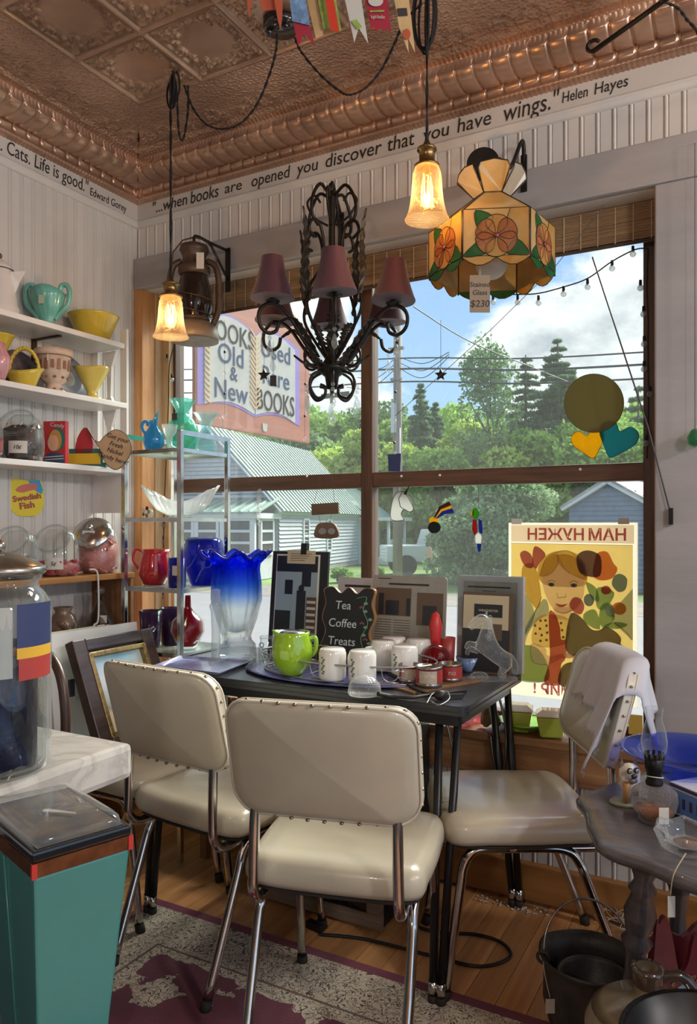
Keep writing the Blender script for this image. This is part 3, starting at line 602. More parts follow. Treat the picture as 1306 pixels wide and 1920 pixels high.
# parked pickup half behind the bush
cq = pD(822, HY, 25.5); ca = T('pickup_truck', 'pale grey pickup truck half hidden behind the round bush', 'truck', (cq.x, cq.y, GZ), R(35)); pm('car_paint', 'c7ccd1', .3, coat=.5); pm('tyre', '24252a', .8)
MB().prism([(-1.9, .45), (1.9, .45), (1.95, .9), (1.0, .98), (.55, 1.5), (-.45, 1.52), (-.6, 1.0), (-1.9, .98)], -.8, .8, RX90).build('body', 'car_paint', ca, bevel=.04)
MB().prism([(.93, .99), (.52, 1.43), (-.40, 1.45), (-.5, 1.0)], -.82, .82, RX90).build('side_window', 'house_dark', ca); MB().bar((1.02, 0, 1.0), (.6, 0, 1.44), 1.35, .03).build('windscreen', 'house_dark', ca)
for x in (-1.25, 1.2):
    for y in (-.75, .75): MB().cyl((x, y-.1, .34), (x, y+.1, .34), .34, None, 18).build('wheel', 'tyre', ca)
# hanging shop sign outside, at right angles to the front
XS = -2.33; c0, c1 = pX(325, 700, XS), pX(580, 700, XS); sy0, sy1 = GY+.09, c1.y
def sgz(px, py): return pX(px, py, XS).z
sg = T('bookshop_sign', 'orange-brown painted sign with an open book hanging outside the window', 'sign', (XS, sy0, 0)); SW = sy1-sy0
wood('sign_wood', '9c5540', '803f28', 1, 4, .6, 0, .2); pm('page_white', 'a9aba9', .95, spec=.1, noise=(14, .08)); pm('page_purple', '6d5cab', .7); pm('page_tan', 'c9a46a', .7); pm('sign_blue', '33456a', .95, spec=.1); pm('sign_black', '26262b', .95, spec=.1)
zB = pX(580, 832, XS).z; zT = pX(580, 622, XS).z; zA = zT+.16
MT = M(((0,0,1,0),(1,0,0,0),(0,1,0,0),(0,0,0,1)))    # outline (y, z), thickness along x
out = [(0, zB), (SW, zB), (SW, zT), (SW*.86, zT+.05), (SW*.7, zT+.12), (SW*.5, zA), (SW*.3, zT+.12), (SW*.14, zT+.05), (0, zT)]
MB().prism(out, -.02, .0, MT).build('board', 'sign_wood', sg, bevel=.004)
def Y_(px): return pX(px, 700, XS).y-sy0
bz0, bz1 = zB+.10, pX(545, 655, XS).z; yl, ym, yr = Y_(382), Y_(477), Y_(552)
def page(a, b_, o, nm, mat, th):
    up = [(a+(b_-a)*i/8, bz1+.045*math.sin(PI*i/8)+o) for i in range(9)]; dn = [(a+(b_-a)*i/8, bz0+.035*math.sin(PI*i/8)-o) for i in range(8, -1, -1)]
    return MB().prism(up+dn, 0, th, MT).build(nm, mat, sg)
page(yl-.05, ym, .012, 'book_cover', 'page_purple', .002); page(ym, yr+.05, .012, 'book_cover', 'page_purple', .002)
page(yl, ym-.004, 0, 'page', 'page_white', .004); page(ym+.004, yr, 0, 'page', 'page_white', .004)
for k in range(15):
    z = bz0+.03+k*(bz1-bz0)/15.5
    for yy, dy, dz in ((ym, .045, .035), (ym, -.045, .035), (yl, .04, -.02)): MB().bar((.006, yy, z), (.006, yy+dy, z+dz), .004, .006).build('painted_stroke', 'page_tan', sg)
def stext(body, y, z, size, mat, sx=1): return text('lettering', body, size, mat, sg, (.006, y, z), (PI/2, 0, PI/2), sx=sx, ext=.001)
pgw = ym-yl; hh = bz1-bz0
stext('BOOKS', (yl+ym)/2, bz0+hh*.90, .14, 'sign_black', pgw*.9/(.14*3.2)); stext('Old', (yl+ym)/2, bz0+hh*.64, .14, 'sign_blue'); stext('&', (yl+ym)/2+.02, bz0+hh*.43, .10, 'sign_blue'); stext('New', (yl+ym)/2, bz0+hh*.21, .14, 'sign_blue')
stext('Used', (ym+yr)/2, bz0+hh*.88, .14, 'sign_blue'); stext('Rare', (ym+yr)/2, bz0+hh*.53, .14, 'sign_blue'); stext('BOOKS', (ym+yr)/2, bz0+hh*.20, .16, 'sign_black', (yr-ym)*.92/(.16*3.2))
MB().prism(smooth2([(-.022, .0), (-.015, -.03), (.015, -.03), (.022, 0), (.012, .012), (0, .004), (-.012, .012)]), 0, .002, M.Translation((.002, ym+.09, zB+.055)) @ MT).build('paw_mark', 'page_white', sg)
MB().bar((0, -.06, zA+.06), (0, SW+.05, zA+.06), .03, .03).build('hanger_bar', 'wire', sg)
for y in (SW*.35, SW*.65): MB().cyl((-.01, y, zA-.03), (0, y, zA+.06), .006).build('hanger_chain', 'wire', sg)
# ================================================================ furniture
pm('chrome', 'c9c6c2', .16, 1.0, noise=(20, .12)); pm('chrome_worn', '9a958f', .28, .95, noise=(25, .3)); pm('rubber', '2c2622', .8); pm('vinyl', 'b9b19d', .28, noise=(6, .05), bump=(18, .06), coat=.15)
pm('vinyl_edge', 'c9c3b2', .36); pm('brass_nail', '9a8a74', .25, 1.0); pm('black_metal', '1f1f21', .35, .3); pm('laminate', '3a3b3f', .28, noise=(60, .25)); pm('edge_metal', '4b4e52', .3, .8)
def layers(b, outline, lay, mp, cap=True):
    """stack scaled copies of a 2d outline; lay = (scale, w); mp(x, y, w) gives the point"""
    n = len(outline); vs = [mp(p[0]*s, p[1]*s, w_) for s, w_ in lay for p in outline]
    fs = [(i*n+k, i*n+(k+1)%n, (i+1)*n+(k+1)%n, (i+1)*n+k) for i in range(len(lay)-1) for k in range(n)]
    b.add(vs, fs, True)
    if cap: b.add(vs, [tuple(range(n))[::-1], tuple(range((len(lay)-1)*n, len(lay)*n))], True)
    return b
nail = MB().sph((0, 0, 0), .0052, (1, 1, .7), 8, 5).mesh('nailhead'); nail.materials.append(MATS['brass_nail'])
def chair(label, x, y, deg, group='cream dinette chairs'):
    t = T('dinette_chair', label, 'chair', (x, y, 0), R(deg), group)
    seat = smooth2([(-.19, -.20), (0, -.215), (.19, -.20), (.215, -.12), (.222, .06), (.205, .185), (.1, .215), (-.1, .215), (-.205, .185), (-.222, .06), (-.215, -.12)], 5)
    lay = [(.90, .414), (.97, .416), (1.0, .430), (1.0, .446), (.985, .462), (.95, .474), (.86, .481), (.7, .485), (.45, .484), (.15, .482)]
    so_ = layers(MB(), seat, lay, lambda a, b_, w_: V((a, b_+.07, w_-.006*max(0, (b_-.1)/.1)))).build('seat', 'vinyl', t)
    layers(MB(), seat, [(.9, .400), (.93, .402), (.93, .409), (.9, .41)], lambda a, b_, w_: V((a, b_+.07, w_))).build('seat_pan', 'rubber', t)
    W_, H_ = .43, .268; ol = rrect(W_, H_, .055, 6); ol = [(a, b_+.012*(1-(2*a/W_)**2)*(-1 if b_ < 0 else 0)) for a, b_ in ol]
    def bp(a, b_, w_): return V((a, -.185-.042*(1-(2*a/W_)**2)-.26*b_-w_, .738+b_*.98))
    layers(MB(), ol, [(.02, .0195), (.5, .0195), (.85, .0195), (.94, .018), (.985, .012), (1.0, .004), (1.0, -.006), (.985, -.013), (.94, -.020), (.85, -.0235), (.5, -.0255), (.02, -.026)], bp).build('backrest', 'vinyl', t)
    n = len(ol); pts = []
    tot = 0; seg = [math.hypot(ol[(i+1) % n][0]-ol[i][0], ol[(i+1) % n][1]-ol[i][1]) for i in range(n)]; per = sum(seg); step = per/34; acc = step*.5
    band = MB()
    for wv in (.011, -.012): band.tube([bp(p[0]*1.0, p[1]*1.0, wv) for p in ol], .0035, 5, closed=True)
    band.grid(lambda i, j: bp(ol[int(round(i*n)) % n][0]*1.004, ol[int(round(i*n)) % n][1]*1.006, .011-.023*j), n, 1).build('edge_band', 'vinyl_edge', t)
    for i in range(n):
        while acc < seg[i]:
            u = acc/seg[i]; a = ol[i][0]*(1-u)+ol[(i+1) % n][0]*u; c = ol[i][1]*(1-u)+ol[(i+1) % n][1]*u; link('nailhead', nail, None, t, bp(a*1.006, c*1.010, -.0005)); acc += step
        acc -= seg[i]
    for s_ in (-1, 1):
        MB().tube(smooth([(s_*.162, -.172, .632), (s_*.164, -.176, .56), (s_*.166, -.178, .47), (s_*.167, -.176, .425), (s_*.166, -.15, .394), (s_*.165, -.10, .388), (s_*.163, .04, .390)], 5), .0125, 10).build('back_post', 'chrome', t)
        p = [(s_*.182, .10, .395), (s_*.182, .0, .395), (s_*.182, -.055, .385), (s_*.182, -.085, .35), (s_*.184, -.105, .30), (s_*.180, -.215, .02)]
        MB().tube(smooth(p, 5), .0125, 10).build('rear_leg', 'chrome', t)
        p = [(s_*.182, .10, .395), (s_*.184, .17, .395), (s_*.185, .205, .385), (s_*.186, .226, .35), (s_*.188, .234, .30), (s_*.192, .275, .02)]
        MB().tube(smooth(p, 5), .0125, 10).build('front_leg', 'chrome', t)
        for yy, q in ((-.22, .180), (.28, .192)): MB().cyl((s_*q, yy, 0), (s_*q, yy*.975, .028), .0155, .0145, 12).build('foot_tip', 'rubber', t)
    MB().tube([(-.182, .10, .396), (.182, .10, .396)], .009, 8).build('cross_bar', 'chrome', t)
    return t
chair('cream vinyl dinette chair nearest the viewer, backrest turned to us', -.895, 1.605, 15)
chair('cream vinyl dinette chair left of the nearest one, partly behind the marble counter', -1.415, 1.755, -5)
chair('cream vinyl dinette chair by the right wall with a white cloth over its back', -.59, 2.165, 120)
chair('cream vinyl dinette chair at the table end carrying the framed painting', -1.95, 1.91, -90)
# white cloth over the third chair's back
cb = M.Translation((-.59, 2.165, 0)) @ M.Rotation(R(120), 4, 'Z'); translucent('linen', 'cfcfd6', .15, .7, .02); rng = random.Random(5)
def clothf(i, j):
    a = -.222+.33*i; s_ = j*2-1; dr = abs(s_); sg = 1 if s_ > 0 else -1; top = .874-.07*max(0, (abs(a)-.15)/.065)**2*(1 if a < 0 else 0)
    if dr < .16: th = dr/.16*PI/2; z = top+.022*math.cos(th); off = .040*math.sin(th)
    else:
        u = (dr-.16)/.84; ln = (.16+.035*math.sin(i*5+.5)) if s_ > 0 else (.13-.04*i+.02*math.sin(i*7)); z = top-u*ln; off = .040+.02*u+.012*u*math.sin(i*17+2)+.006*math.sin(i*40)*u
    yy = -.185-.042*(1-(2*a/.43)**2)-.265*(z-.738)+sg*off
    return cb @ V((a+.01*s_*math.sin(i*4), yy-(.05*(1-i)*max(0, -s_-.2)), z))
cl_ = tag(MB().grid(clothf, 46, 40).build('draped_cloth', 'linen', fix=False), 'rumpled white cloth with frayed edge draped over a chair back', 'cloth')
sm_ = cl_.modifiers.new('thick', 'SOLIDIFY'); sm_.thickness = .003
fr = MB()
for k in range(120):
    p = V(clothf(k/119, 1.0)); fr.tube([p, p+V((rng.uniform(-.006, .006), rng.uniform(-.006, .006), -rng.uniform(.008, .02)))], .0006, 4, caps=False)
fr = fr.build('fringe', 'linen', fix=False); fr.parent = cl_; fr['kind'] = 'stuff'
# ---------------------------------------------------------------- the black table
TX0, TX1, TY0, TY1, TZ = -1.88, -.70, 1.925, 2.485, .76
tb = T('black_table', 'black laminate dinette table with tubular legs before the window', 'table', ((TX0+TX1)/2, (TY0+TY1)/2, 0)); tw, td = TX1-TX0, TY1-TY0
MB().prism(rrect(tw-.006, td-.006, .03), TZ-.024, TZ).build('table_top', 'laminate', tb)
for k, (zz, dz) in enumerate(((TZ-.027, .010), (TZ-.0125, .010))): MB().prism(rrect(tw, td, .032), zz, zz+dz).build('edge_band', 'edge_metal', tb)
MB().prism(rrect(tw-.06, td-.06, .02), TZ-.062, TZ-.026).build('apron', 'black_metal', tb)
for sx_, sy_, bxp, byp in ((1, -1, -.735, 1.835), (-1, -1, -1.74, 1.82), (1, 1, -.70, 2.43), (-1, 1, -1.80, 2.43)):
    bx_, by_ = bxp-tb.location.x, byp-tb.location.y; cx, cy = sx_*(tw/2-.04), sy_*(td/2-.05); lg = MB()
    for d_ in (0, 1):
        tp = V((cx-sx_*.055*d_, cy-sy_*.0*d_+(0 if not d_ else 0), TZ-.05)); bt = V((bx_-sx_*.022*d_, by_, .03)); lg.tube([tp, bt], .0115, 10)
    lg = lg.build('leg', 'black_metal', tb)
    for d_ in (0, 1):
        bt = V((bx_-sx_*.022*d_, by_, 0)); MB().cyl(bt+V((0, 0, .022)), bt+V((0, 0, .06)), .0128, .0125, 12).build('ferrule', 'chrome', lg); MB().cyl(bt, bt+V((0, 0, .024)), .0135, .0135, 12).build('rubber_tip', 'rubber', lg)
    a = V((cx-sx_*.055, cy+.004, TZ-.06)); c = V((cx-sx_*.05, cy, .42)); MB().tube(smooth([a+V((sx_*.02, 0, 0)), a+V((sx_*.048, 0, -.12)), c+V((sx_*.042, -sy_*0, .05)), c+V((sx_*.028, 0, -.0)), c+V((sx_*.006, 0, .03)), a+V((-sx_*.004, 0, -.15))], 6), .0045, 6).build('wire_loop', 'chrome_worn', lg)
    MB().tube([(cx-sx_*.045, cy-sy_*.0, .40), (cx+sx_*.004, cy-sy_*.0, .40)], .006, 6).build('stretcher', 'chrome_worn', lg)
# ---------------------------------------------------------------- rug
def rugmat():
    m = newmat('rug_pile'); t = m.node_tree; b = N(t, 'ShaderNodeBsdfPrincipled'); b.inputs['Roughness'].default_value = .95; b.inputs['Sheen Weight'].default_value = .2
    x = N(t, 'ShaderNodeTexCoord'); s = N(t, 'ShaderNodeSeparateXYZ'); L(t, x.outputs['Object'], s.inputs[0])
    def mth(op, a, c=None, d=None):
        n = N(t, 'ShaderNodeMath', operation=op)
        for i, q in enumerate((a, c, d)):
            if q is None: continue
            if isinstance(q, (int, float)): n.inputs[i].default_value = q
            else: L(t, q, n.inputs[i])
        return n.outputs[0]
    dx, dy = mth('MULTIPLY', s.outputs[0], 1.0), mth('MULTIPLY', s.outputs[1], -1.0); d = mth('MINIMUM', dx, dy)          # distance from the two visible edges
    n = N(t, 'ShaderNodeTexNoise', i_Scale=5.5, i_Detail=2.0, i_Distortion=1.2); L(t, x.outputs['Object'], n.inputs['Vector'])
    edge = mth('LESS_THAN', d, .035); inner = mth('GREATER_THAN', mth('ADD', d, mth('MULTIPLY', mth('SUBTRACT', n.outputs['Fac'], .5), .10)), .25)
    v = N(t, 'ShaderNodeTexNoise', i_Scale=30.0, i_Detail=2.0, i_Distortion=2.2); L(t, x.outputs['Object'], v.inputs['Vector'])
    ln = N(t, 'ShaderNodeValToRGB'); ln.color_ramp.interpolation = 'CONSTANT'; e = ln.color_ramp.elements; e[0].position = 0; e[0].color = rgb('d2c6b0'); e[1].position = .47; e[1].color = rgb('4e3f35'); e2 = e.new(.53); e2.color = rgb('d8cdb8'); e3 = e.new(.62); e3.color = rgb('8d7d66')
    L(t, v.outputs['Fac'], ln.inputs[0])
    vo = N(t, 'ShaderNodeTexVoronoi', i_Scale=5.2); L(t, x.outputs['Object'], vo.inputs['Vector']); n3 = N(t, 'ShaderNodeTexNoise', i_Scale=26.0, i_Detail=3.0); L(t, x.outputs['Object'], n3.inputs['Vector'])
    fl_ = mth('LESS_THAN', mth('ADD', vo.outputs['Distance'], mth('MULTIPLY', mth('SUBTRACT', n3.outputs['Fac'], .5), .55)), .33)
    m1 = N(t, 'ShaderNodeMixRGB'); m1.inputs[1].default_value = rgb('6b2a3c'); L(t, fl_, m1.inputs[0]); L(t, ln.outputs[0], m1.inputs[2])
    m2 = N(t, 'ShaderNodeMixRGB'); L(t, inner, m2.inputs[0]); L(t, ln.outputs[0], m2.inputs[1]); L(t, m1.outputs[0], m2.inputs[2])
    lines = mth('MULTIPLY', mth('GREATER_THAN', d, .205), mth('LESS_THAN', d, .213)); m2b = N(t, 'ShaderNodeMixRGB'); L(t, lines, m2b.inputs[0]); L(t, m2.outputs[0], m2b.inputs[1]); m2b.inputs[2].default_value = rgb('6f5a4c')
    m3 = N(t, 'ShaderNodeMixRGB'); L(t, edge, m3.inputs[0]); L(t, m2b.outputs[0], m3.inputs[1]); m3.inputs[2].default_value = rgb('772f45'); L(t, m3.outputs[0], b.inputs['Base Color'])
    n5 = N(t, 'ShaderNodeTexNoise', i_Scale=300.0); L(t, x.outputs['Object'], n5.inputs['Vector']); bp = N(t, 'ShaderNodeBump', i_Strength=.6, i_Distance=.004); L(t, n5.outputs['Fac'], bp.inputs['Height']); L(t, bp.outputs[0], b.inputs['Normal'])
    L(t, b.outputs[0], N(t, 'ShaderNodeOutputMaterial').inputs[0])
rugmat(); tag(MB().bx(0, 1.335, -2.4, 0, .0005, .005).build('rug', 'rug_pile', loc=(-1.785, 1.90, 0), bevel=.003), 'maroon and beige patterned rug under the dinette chairs', 'rug')
# ---------------------------------------------------------------- marble counter with the nut jar
m = newmat('marble'); t = m.node_tree; b = N(t, 'ShaderNodeBsdfPrincipled'); b.inputs['Roughness'].default_value = .22; x = N(t, 'ShaderNodeTexCoord')
n = N(t, 'ShaderNodeTexNoise', i_Scale=3.2, i_Detail=7.0, i_Distortion=1.4, i_Roughness=.62); L(t, x.outputs['Object'], n.inputs['Vector']); r = N(t, 'ShaderNodeValToRGB'); e = r.color_ramp.elements
e[0].position = .40; e[0].color = rgb('bfbbb5'); e[1].position = .60; e[1].color = rgb('c6c2bc'); k_ = e.new(.498); k_.color = rgb('aaa6a1'); k_ = e.new(.515); k_.color = rgb('bab6b0'); L(t, n.outputs['Fac'], r.inputs[0]); L(t, r.outputs[0], b.inputs['Base Color']); L(t, b.outputs[0], N(t, 'ShaderNodeOutputMaterial').inputs[0])
CZ = .78; CXR, CYB = -1.194, 1.205
ct = T('marble_counter', 'low counter with thick pale marble top at the left edge', 'counter', (-1.75, .75, 0))
MB().bx(-.43, CXR+1.75, -.75, CYB-.75, CZ-.075, CZ).build('marble_top', 'marble', ct, bevel=.014)
MB().bx(-.40, .46, -.70, .37, .05, CZ-.075).build('cabinet', pm('counter_dark', '3c3840', .5, noise=(6, .2)), ct, bevel=.004); MB().bx(-.42, .42, -.68, .33, 0, .05).build('plinth', 'black_metal', ct)
jc = pZ(-4, 1445, CZ); jp = V((jc.x, jc.y, CZ)); tg('clear_glass', 'f3f6f6', .0, None, 1.5, .02); pm('silver_lid', 'a8a49c', .22, .9, noise=(18, .2))
jr = .096
jar = T('nut_jar', 'large glass shop jar with metal lid standing on the marble counter', 'jar', jp)
MB().lathe([(.0, .004), (jr*.90, .004), (jr*.98, .012), (jr, .03), (jr, .305), (jr*.97, .325), (jr*.86, .342), (jr*.78, .350), (jr*.74, .362), (jr*.82, .368), (jr*.82, .378), (jr*.70, .378), (jr*.70, .358), (jr*.80, .342), (jr*.93, .31), (jr*.955, .03), (jr*.9, .012), (0, .010)], 40).build('glass_body', 'clear_glass', jar)
ld = MB().lathe([(0, .376), (jr*.86, .376), (jr*.90, .380), (jr*.90, .390), (jr*.84, .394), (jr*.72, .400), (jr*.45, .412), (jr*.2, .418), (0, .420)], 40).build('lid', 'silver_lid', jar); MB().sph((0, 0, .430), .014).build('knob', 'silver_lid', ld)
pm('lab_blue', '2d3a66', .5); pm('lab_yellow', 'd9ac33', .5); pm('lab_red', 'a83a34', .5); pm('lab_white', 'c6c2ba', .6); pm('foil_navy', '1b2140', .25, .3, noise=(30, .5), bump=(25, .5)); pm('foil_tan', 'a87b55', .4, noise=(30, .5))
a0 = math.atan2(-jp.y, -jp.x)                                 # towards the viewer
def patch(nm, mat, b0, b1, z0, z1, rr=1.012, parent=None, o=jar): return MB().grid(lambda i, j: (jr*rr*math.cos(a0+b0+(b1-b0)*i), jr*rr*math.sin(a0+b0+(b1-b0)*i), z0+(z1-z0)*j), 12, 1).build(nm, mat, parent or o, fix=False)
lb = patch('label', 'lab_blue', .33, 1.25, .245, .325); patch('label_band', 'lab_yellow', .33, 1.25, .225, .245, 1.013, lb); patch('label_band', 'lab_red', .36, 1.22, .185, .225, 1.013, lb)
patch('paper_strip', 'lab_white', -.10, .28, .19, .32, .93)
bags = [T('snack_bag', 'navy foil snack bag inside the large jar, seen behind the glass front', 'snack bag', jp+V((0, 0, .013)))]
MB().grid(lambda i, j: V((.078*math.cos(a0-.35+2.2*(i-.5))*(.93+.07*math.sin(j*7+i*9)), .078*math.sin(a0-.35+2.2*(i-.5))*(.93+.07*math.cos(j*6+i*5)), .002+.185*j+.008*math.sin(i*9))), 14, 10).build('foil', 'foil_navy', bags[0], fix=False)
patch('print_band', 'lab_red', -.62, -.2, .03, .075, .84, bags[0], bags[0]); patch('print_photo', 'foil_tan', -.6, -.15, .008, .03, .84, bags[0], bags[0]); patch('print_mark', 'lab_yellow', -.55, -.2, .085, .095, .84, bags[0], bags[0])
b2 = tag(MB().grid(lambda i, j: V((.07*math.cos(a0+1.1+1.5*(i-.5)), .07*math.sin(a0+1.1+1.5*(i-.5)), .002+.175*j+.006*math.sin(i*11))), 12, 8).build('snack_bag', pm('foil_dark', '32323c', .3, .3, noise=(25, .6), bump=(22, .6)), loc=jp+V((0, 0, .013)), fix=False), 'dark foil bag on the right inside the large jar', 'snack bag')
# ---------------------------------------------------------------- teal weighing scale
sc = T('weighing_scale', 'teal tapered penny scale with a glass dial top at bottom left', 'scale', (-1.02, .85, 0), math.atan2(.31, -.95)); pm('teal_paint', '3f8580', .3, noise=(4, .05), coat=.3); pm('copper_band', '8a5b3d', .3, .8, noise=(30, .3)); pm('red_enamel', 'b8332b', .4)
hu, hv = .1185, .0755; SZ = .735
def loft(b, secs):
    vs = []
    for z, a, c, cx in secs: vs += [(cx-a, -c, z), (cx+a, -c, z), (cx+a, c, z), (cx-a, c, z)]
    n = len(secs); b.add(vs, [(4*i+k, 4*i+(k+1)%4, 4*i+4+(k+1)%4, 4*i+4+k) for i in range(n-1) for k in range(4)]); b.add(vs, [(0, 1, 2, 3), (4*n-4, 4*n-3, 4*n-2, 4*n-1)]); return b
loft(MB(), [(0.04, .085, .060, 0), (.12, .055, .042, 0), (.25, .06, .044, 0), (SZ-.0, hu, hv, 0)]).build('column', 'teal_paint', sc, bevel=.004)
MB().bx(-.15, .15, -.11, .11, 0, .045).build('base', 'teal_paint', sc, bevel=.012)
loft(MB(), [(SZ, hu+.002, hv+.002, 0), (SZ+.022, hu+.003, hv+.003, 0)]).build('copper_trim', 'copper_band', sc)
for s_ in (-1, 1): MB().bx(hu-.0, hu+.0045, s_*hv-.004, s_*hv+.004, SZ, SZ+.022).build('red_corner', 'red_enamel', sc); MB().bx(-hu-.0045, -hu, s_*hv-.004, s_*hv+.004, SZ, SZ+.022).build('red_corner', 'red_enamel', sc)
MB().bx(-hu-.002, hu+.002, -hv-.002, hv+.002, SZ+.022, SZ+.038).build('dial_rim', pm('black_gloss', '16171b', .2, coat=.5), sc, bevel=.004)
m = newmat('dial_face'); t = m.node_tree; b = N(t, 'ShaderNodeBsdfPrincipled'); b.inputs['Roughness'].default_value = .6; x = N(t, 'ShaderNodeTexCoord'); n = N(t, 'ShaderNodeTexNoise', i_Scale=28.0, i_Detail=6.0); L(t, x.outputs['Object'], n.inputs['Vector']); r = N(t, 'ShaderNodeValToRGB'); r.color_ramp.elements[0].position = .35; r.color_ramp.elements[1].position = .7; r.color_ramp.elements[0].color = rgb('4d525a'); r.color_ramp.elements[1].color = rgb('74685e'); L(t, n.outputs['Fac'], r.inputs[0]); L(t, r.outputs[0], b.inputs['Base Color']); L(t, b.outputs[0], N(t, 'ShaderNodeOutputMaterial').inputs[0])
MB().bx(-hu+.008, hu-.008, -hv+.008, hv-.008, SZ+.0385, SZ+.0395).build('dial_face', 'dial_face', sc)
MB().prism([(-.012, -.004), (-.015, .004), (-.008, .008), (.045, .002), (.045, -.001)], SZ+.043, SZ+.0445, M.Translation((.01, 0, 0)) @ M.Rotation(R(-145), 4, 'Z')).build('pointer', 'lab_white', sc)
layers(MB(), rrect(2*hu-.01, 2*hv-.01, .02), [(1.0, SZ+.038), (.97, SZ+.050), (.88, SZ+.057), (.6, SZ+.063), (.2, SZ+.065)], lambda a, c, z: V((a, c, z))).build('glass_cover', 'clear_glass', sc)
for s_ in (-1, 1): MB().tube([(.0, s_*(hv+.001), SZ-.002), (0, s_*.0445, .25)], .0022, 5).build('seam', 'teal_paint', sc)
# ---------------------------------------------------------------- black cabinet under the table
wood('grey_wood', '8a7a68', '5c4e42', 0, 6, .5); pm('screen_dark', '191a1d', .12, coat=.4)
bc = T('black_cabinet', 'black boxy cabinet with a wood-framed dark glass front under the table', 'cabinet', (-1.255, 2.06, 0)); 
MB().bx(-.225, .235, .02, .385, .012, .655).build('body', 'black_metal', bc, bevel=.006)
for a in ((-.225, .235, 0, .022, .012, .055), (-.225, .235, 0, .022, .23, .27), (-.225, -.175, 0, .022, .055, .23), (.185, .235, 0, .022, .055, .23)): MB().bx(*a).build('frame_bar', 'grey_wood', bc, bevel=.003)
MB().bx(-.175, .185, .008, .02, .055, .23).build('glass_front', 'screen_dark', bc); MB().bx(-.06, .10, .004, .009, .16, .175).build('name_plate', 'chrome_worn', bc)
for a in (-.2, .21):
    for c in (.05, .35): MB().cyl((a, c, 0), (a, c, .014), .014).build('foot', 'rubber', bc)
# cables on the floor
tag(MB().tube(smooth([pZ(600, 1752, .006), pZ(690, 1762, .006), pZ(820, 1795, .006), pZ(900, 1812, .006), pZ(955, 1795, .006), pZ(940, 1768, .006), pZ(890, 1752, .006), pZ(820, 1748, .006), pZ(770, 1730, .006), pZ(775, 1700, .006)], 8), .005, 7).build('power_cable', pm('cable_black', '19181a', .5), fix=False), 'black power cable looping over the floorboards', 'cable')
cp = pZ(592, 1742, 0); tag(MB().bar((cp.x-.03, cp.y, .012), (cp.x+.03, cp.y-.01, .012), .025, .022).build('power_plug', 'cable_black', bevel=.004), 'black plug adaptor lying before the cabinet', 'plug')
# ================================================================ the shelf unit on the left wall
XSF = -2.24; YE = 2.215                                        # shelf front, end panel
SHZ = (1.978, 1.74, 1.477); WZ, WZ2 = 1.062, .83
pm('shelf_white', 'dcd9d6', .4, noise=(4, .04)); wood('shelf_pine', 'bb8550', '95642f', 1, 5, .4); wood('shelf_pine_v', 'b57a48', '8b5a30', 2, 5, .4)
su = T('wall_shelf_unit', 'white shelf unit with pine lower shelves along the left wall', 'shelf', (XL, YE, 0))
for z in SHZ: MB().bx(.002, XSF-XL, -1.5, .012 if z < 1.9 else .0, z-.020, z).build('shelf_board', 'shelf_white', su, bevel=.002)
# end panel with fiddle-shaped cut-outs: left stile, right stile and a shaped splat between each pair of shelves
def stile(y0, x0, x1, z0, z1): MB().bx(x0, x1, y0, y0+.012, z0, z1).build('end_stile', 'shelf_white', su, bevel=.0015)
D = XSF-XL
stile(.012, D-.036, D-.002, 1.30, 2.04); stile(.012, .002, .036, 1.30, 2.04)
for z0, z1 in ((SHZ[1], SHZ[0]-.02), (SHZ[2], SHZ[1]-.02)):
    h_ = z1-z0; pr_ = [(.038, 0), (.030, .05), (.018, .09), (.010, .16), (.012, .5), (.014, .72), (.040, 1.0)]
    o = [(D/2+a, z0+b_*h_) for a, b_ in pr_]+[(D/2-a, z0+b_*h_) for a, b_ in pr_[::-1]]
    MB().prism(o, -.012, 0, M.Translation((0, .012, 0)) @ RX90).build('end_splat', 'shelf_white', su)
MB().bx(.036, D-.036, .012, .024, 1.30, 1.457).build('end_panel', 'shelf_white', su)
MB().bx(.002, D-.002, -.002, .012, 1.262, 1.30).build('apron', 'shelf_white', su) if False else None
# pine part below
for z in (WZ, WZ2): MB().bx(.002, .225, -1.5, .03, z-.022, z).build('pine_shelf', 'shelf_pine', su, bevel=.003)
MB().bx(.002, .22, .012, .03, .02, WZ-.022).build('pine_end', 'shelf_pine_v', su, bevel=.002); MB().bx(.002, .22, -1.5, -1.482, .0, WZ-.022).build('pine_end', 'shelf_pine_v', su)
MB().bx(.002, .22, -1.5, .03, .0, .06).build('plinth', 'shelf_pine', su)
for yy in (pX(62, 700, XL).y-YE,):
    br = MB().bx(.002, .012, yy-.009, yy+.009, SHZ[1]+.02, SHZ[0]-.02).build('bracket', 'lamp_metal', su); MB().bx(.002, .15, yy-.007, yy+.007, SHZ[0]-.026, SHZ[0]-.0205).build('bracket_arm', 'lamp_metal', br)
    for k in range(3): MB().cyl((.012, yy, SHZ[1]+.05+.055*k), (.014, yy, SHZ[1]+.05+.055*k), .004).build('screw', 'chrome', br)
def on(px, py, z, off=0.0): p = pZ(px, py, z); return V((p.x+off, p.y, z))
def onx(px, x, z): d = ray(px, HY); k = x/d.x; return V((x, d.y*k, z))       # on a shelf at a given distance from the wall
def wpx(n, p): return n*((-p.x*SN+p.y*CS))/F                     # pixels to metres at that place
pm('enamel_white', 'd5cfc9', .25, noise=(8, .05), coat=.4); pm('aqua_glaze', '6fb5a6', .2, noise=(12, .15), coat=.5); pm('yellow_glaze', 'cdb23f', .22, noise=(10, .1), coat=.5); pm('pale_yellow_glaze', 'd3bf5e', .2, noise=(10, .1), coat=.5); pm('dark_rim', '5a4a44', .4)
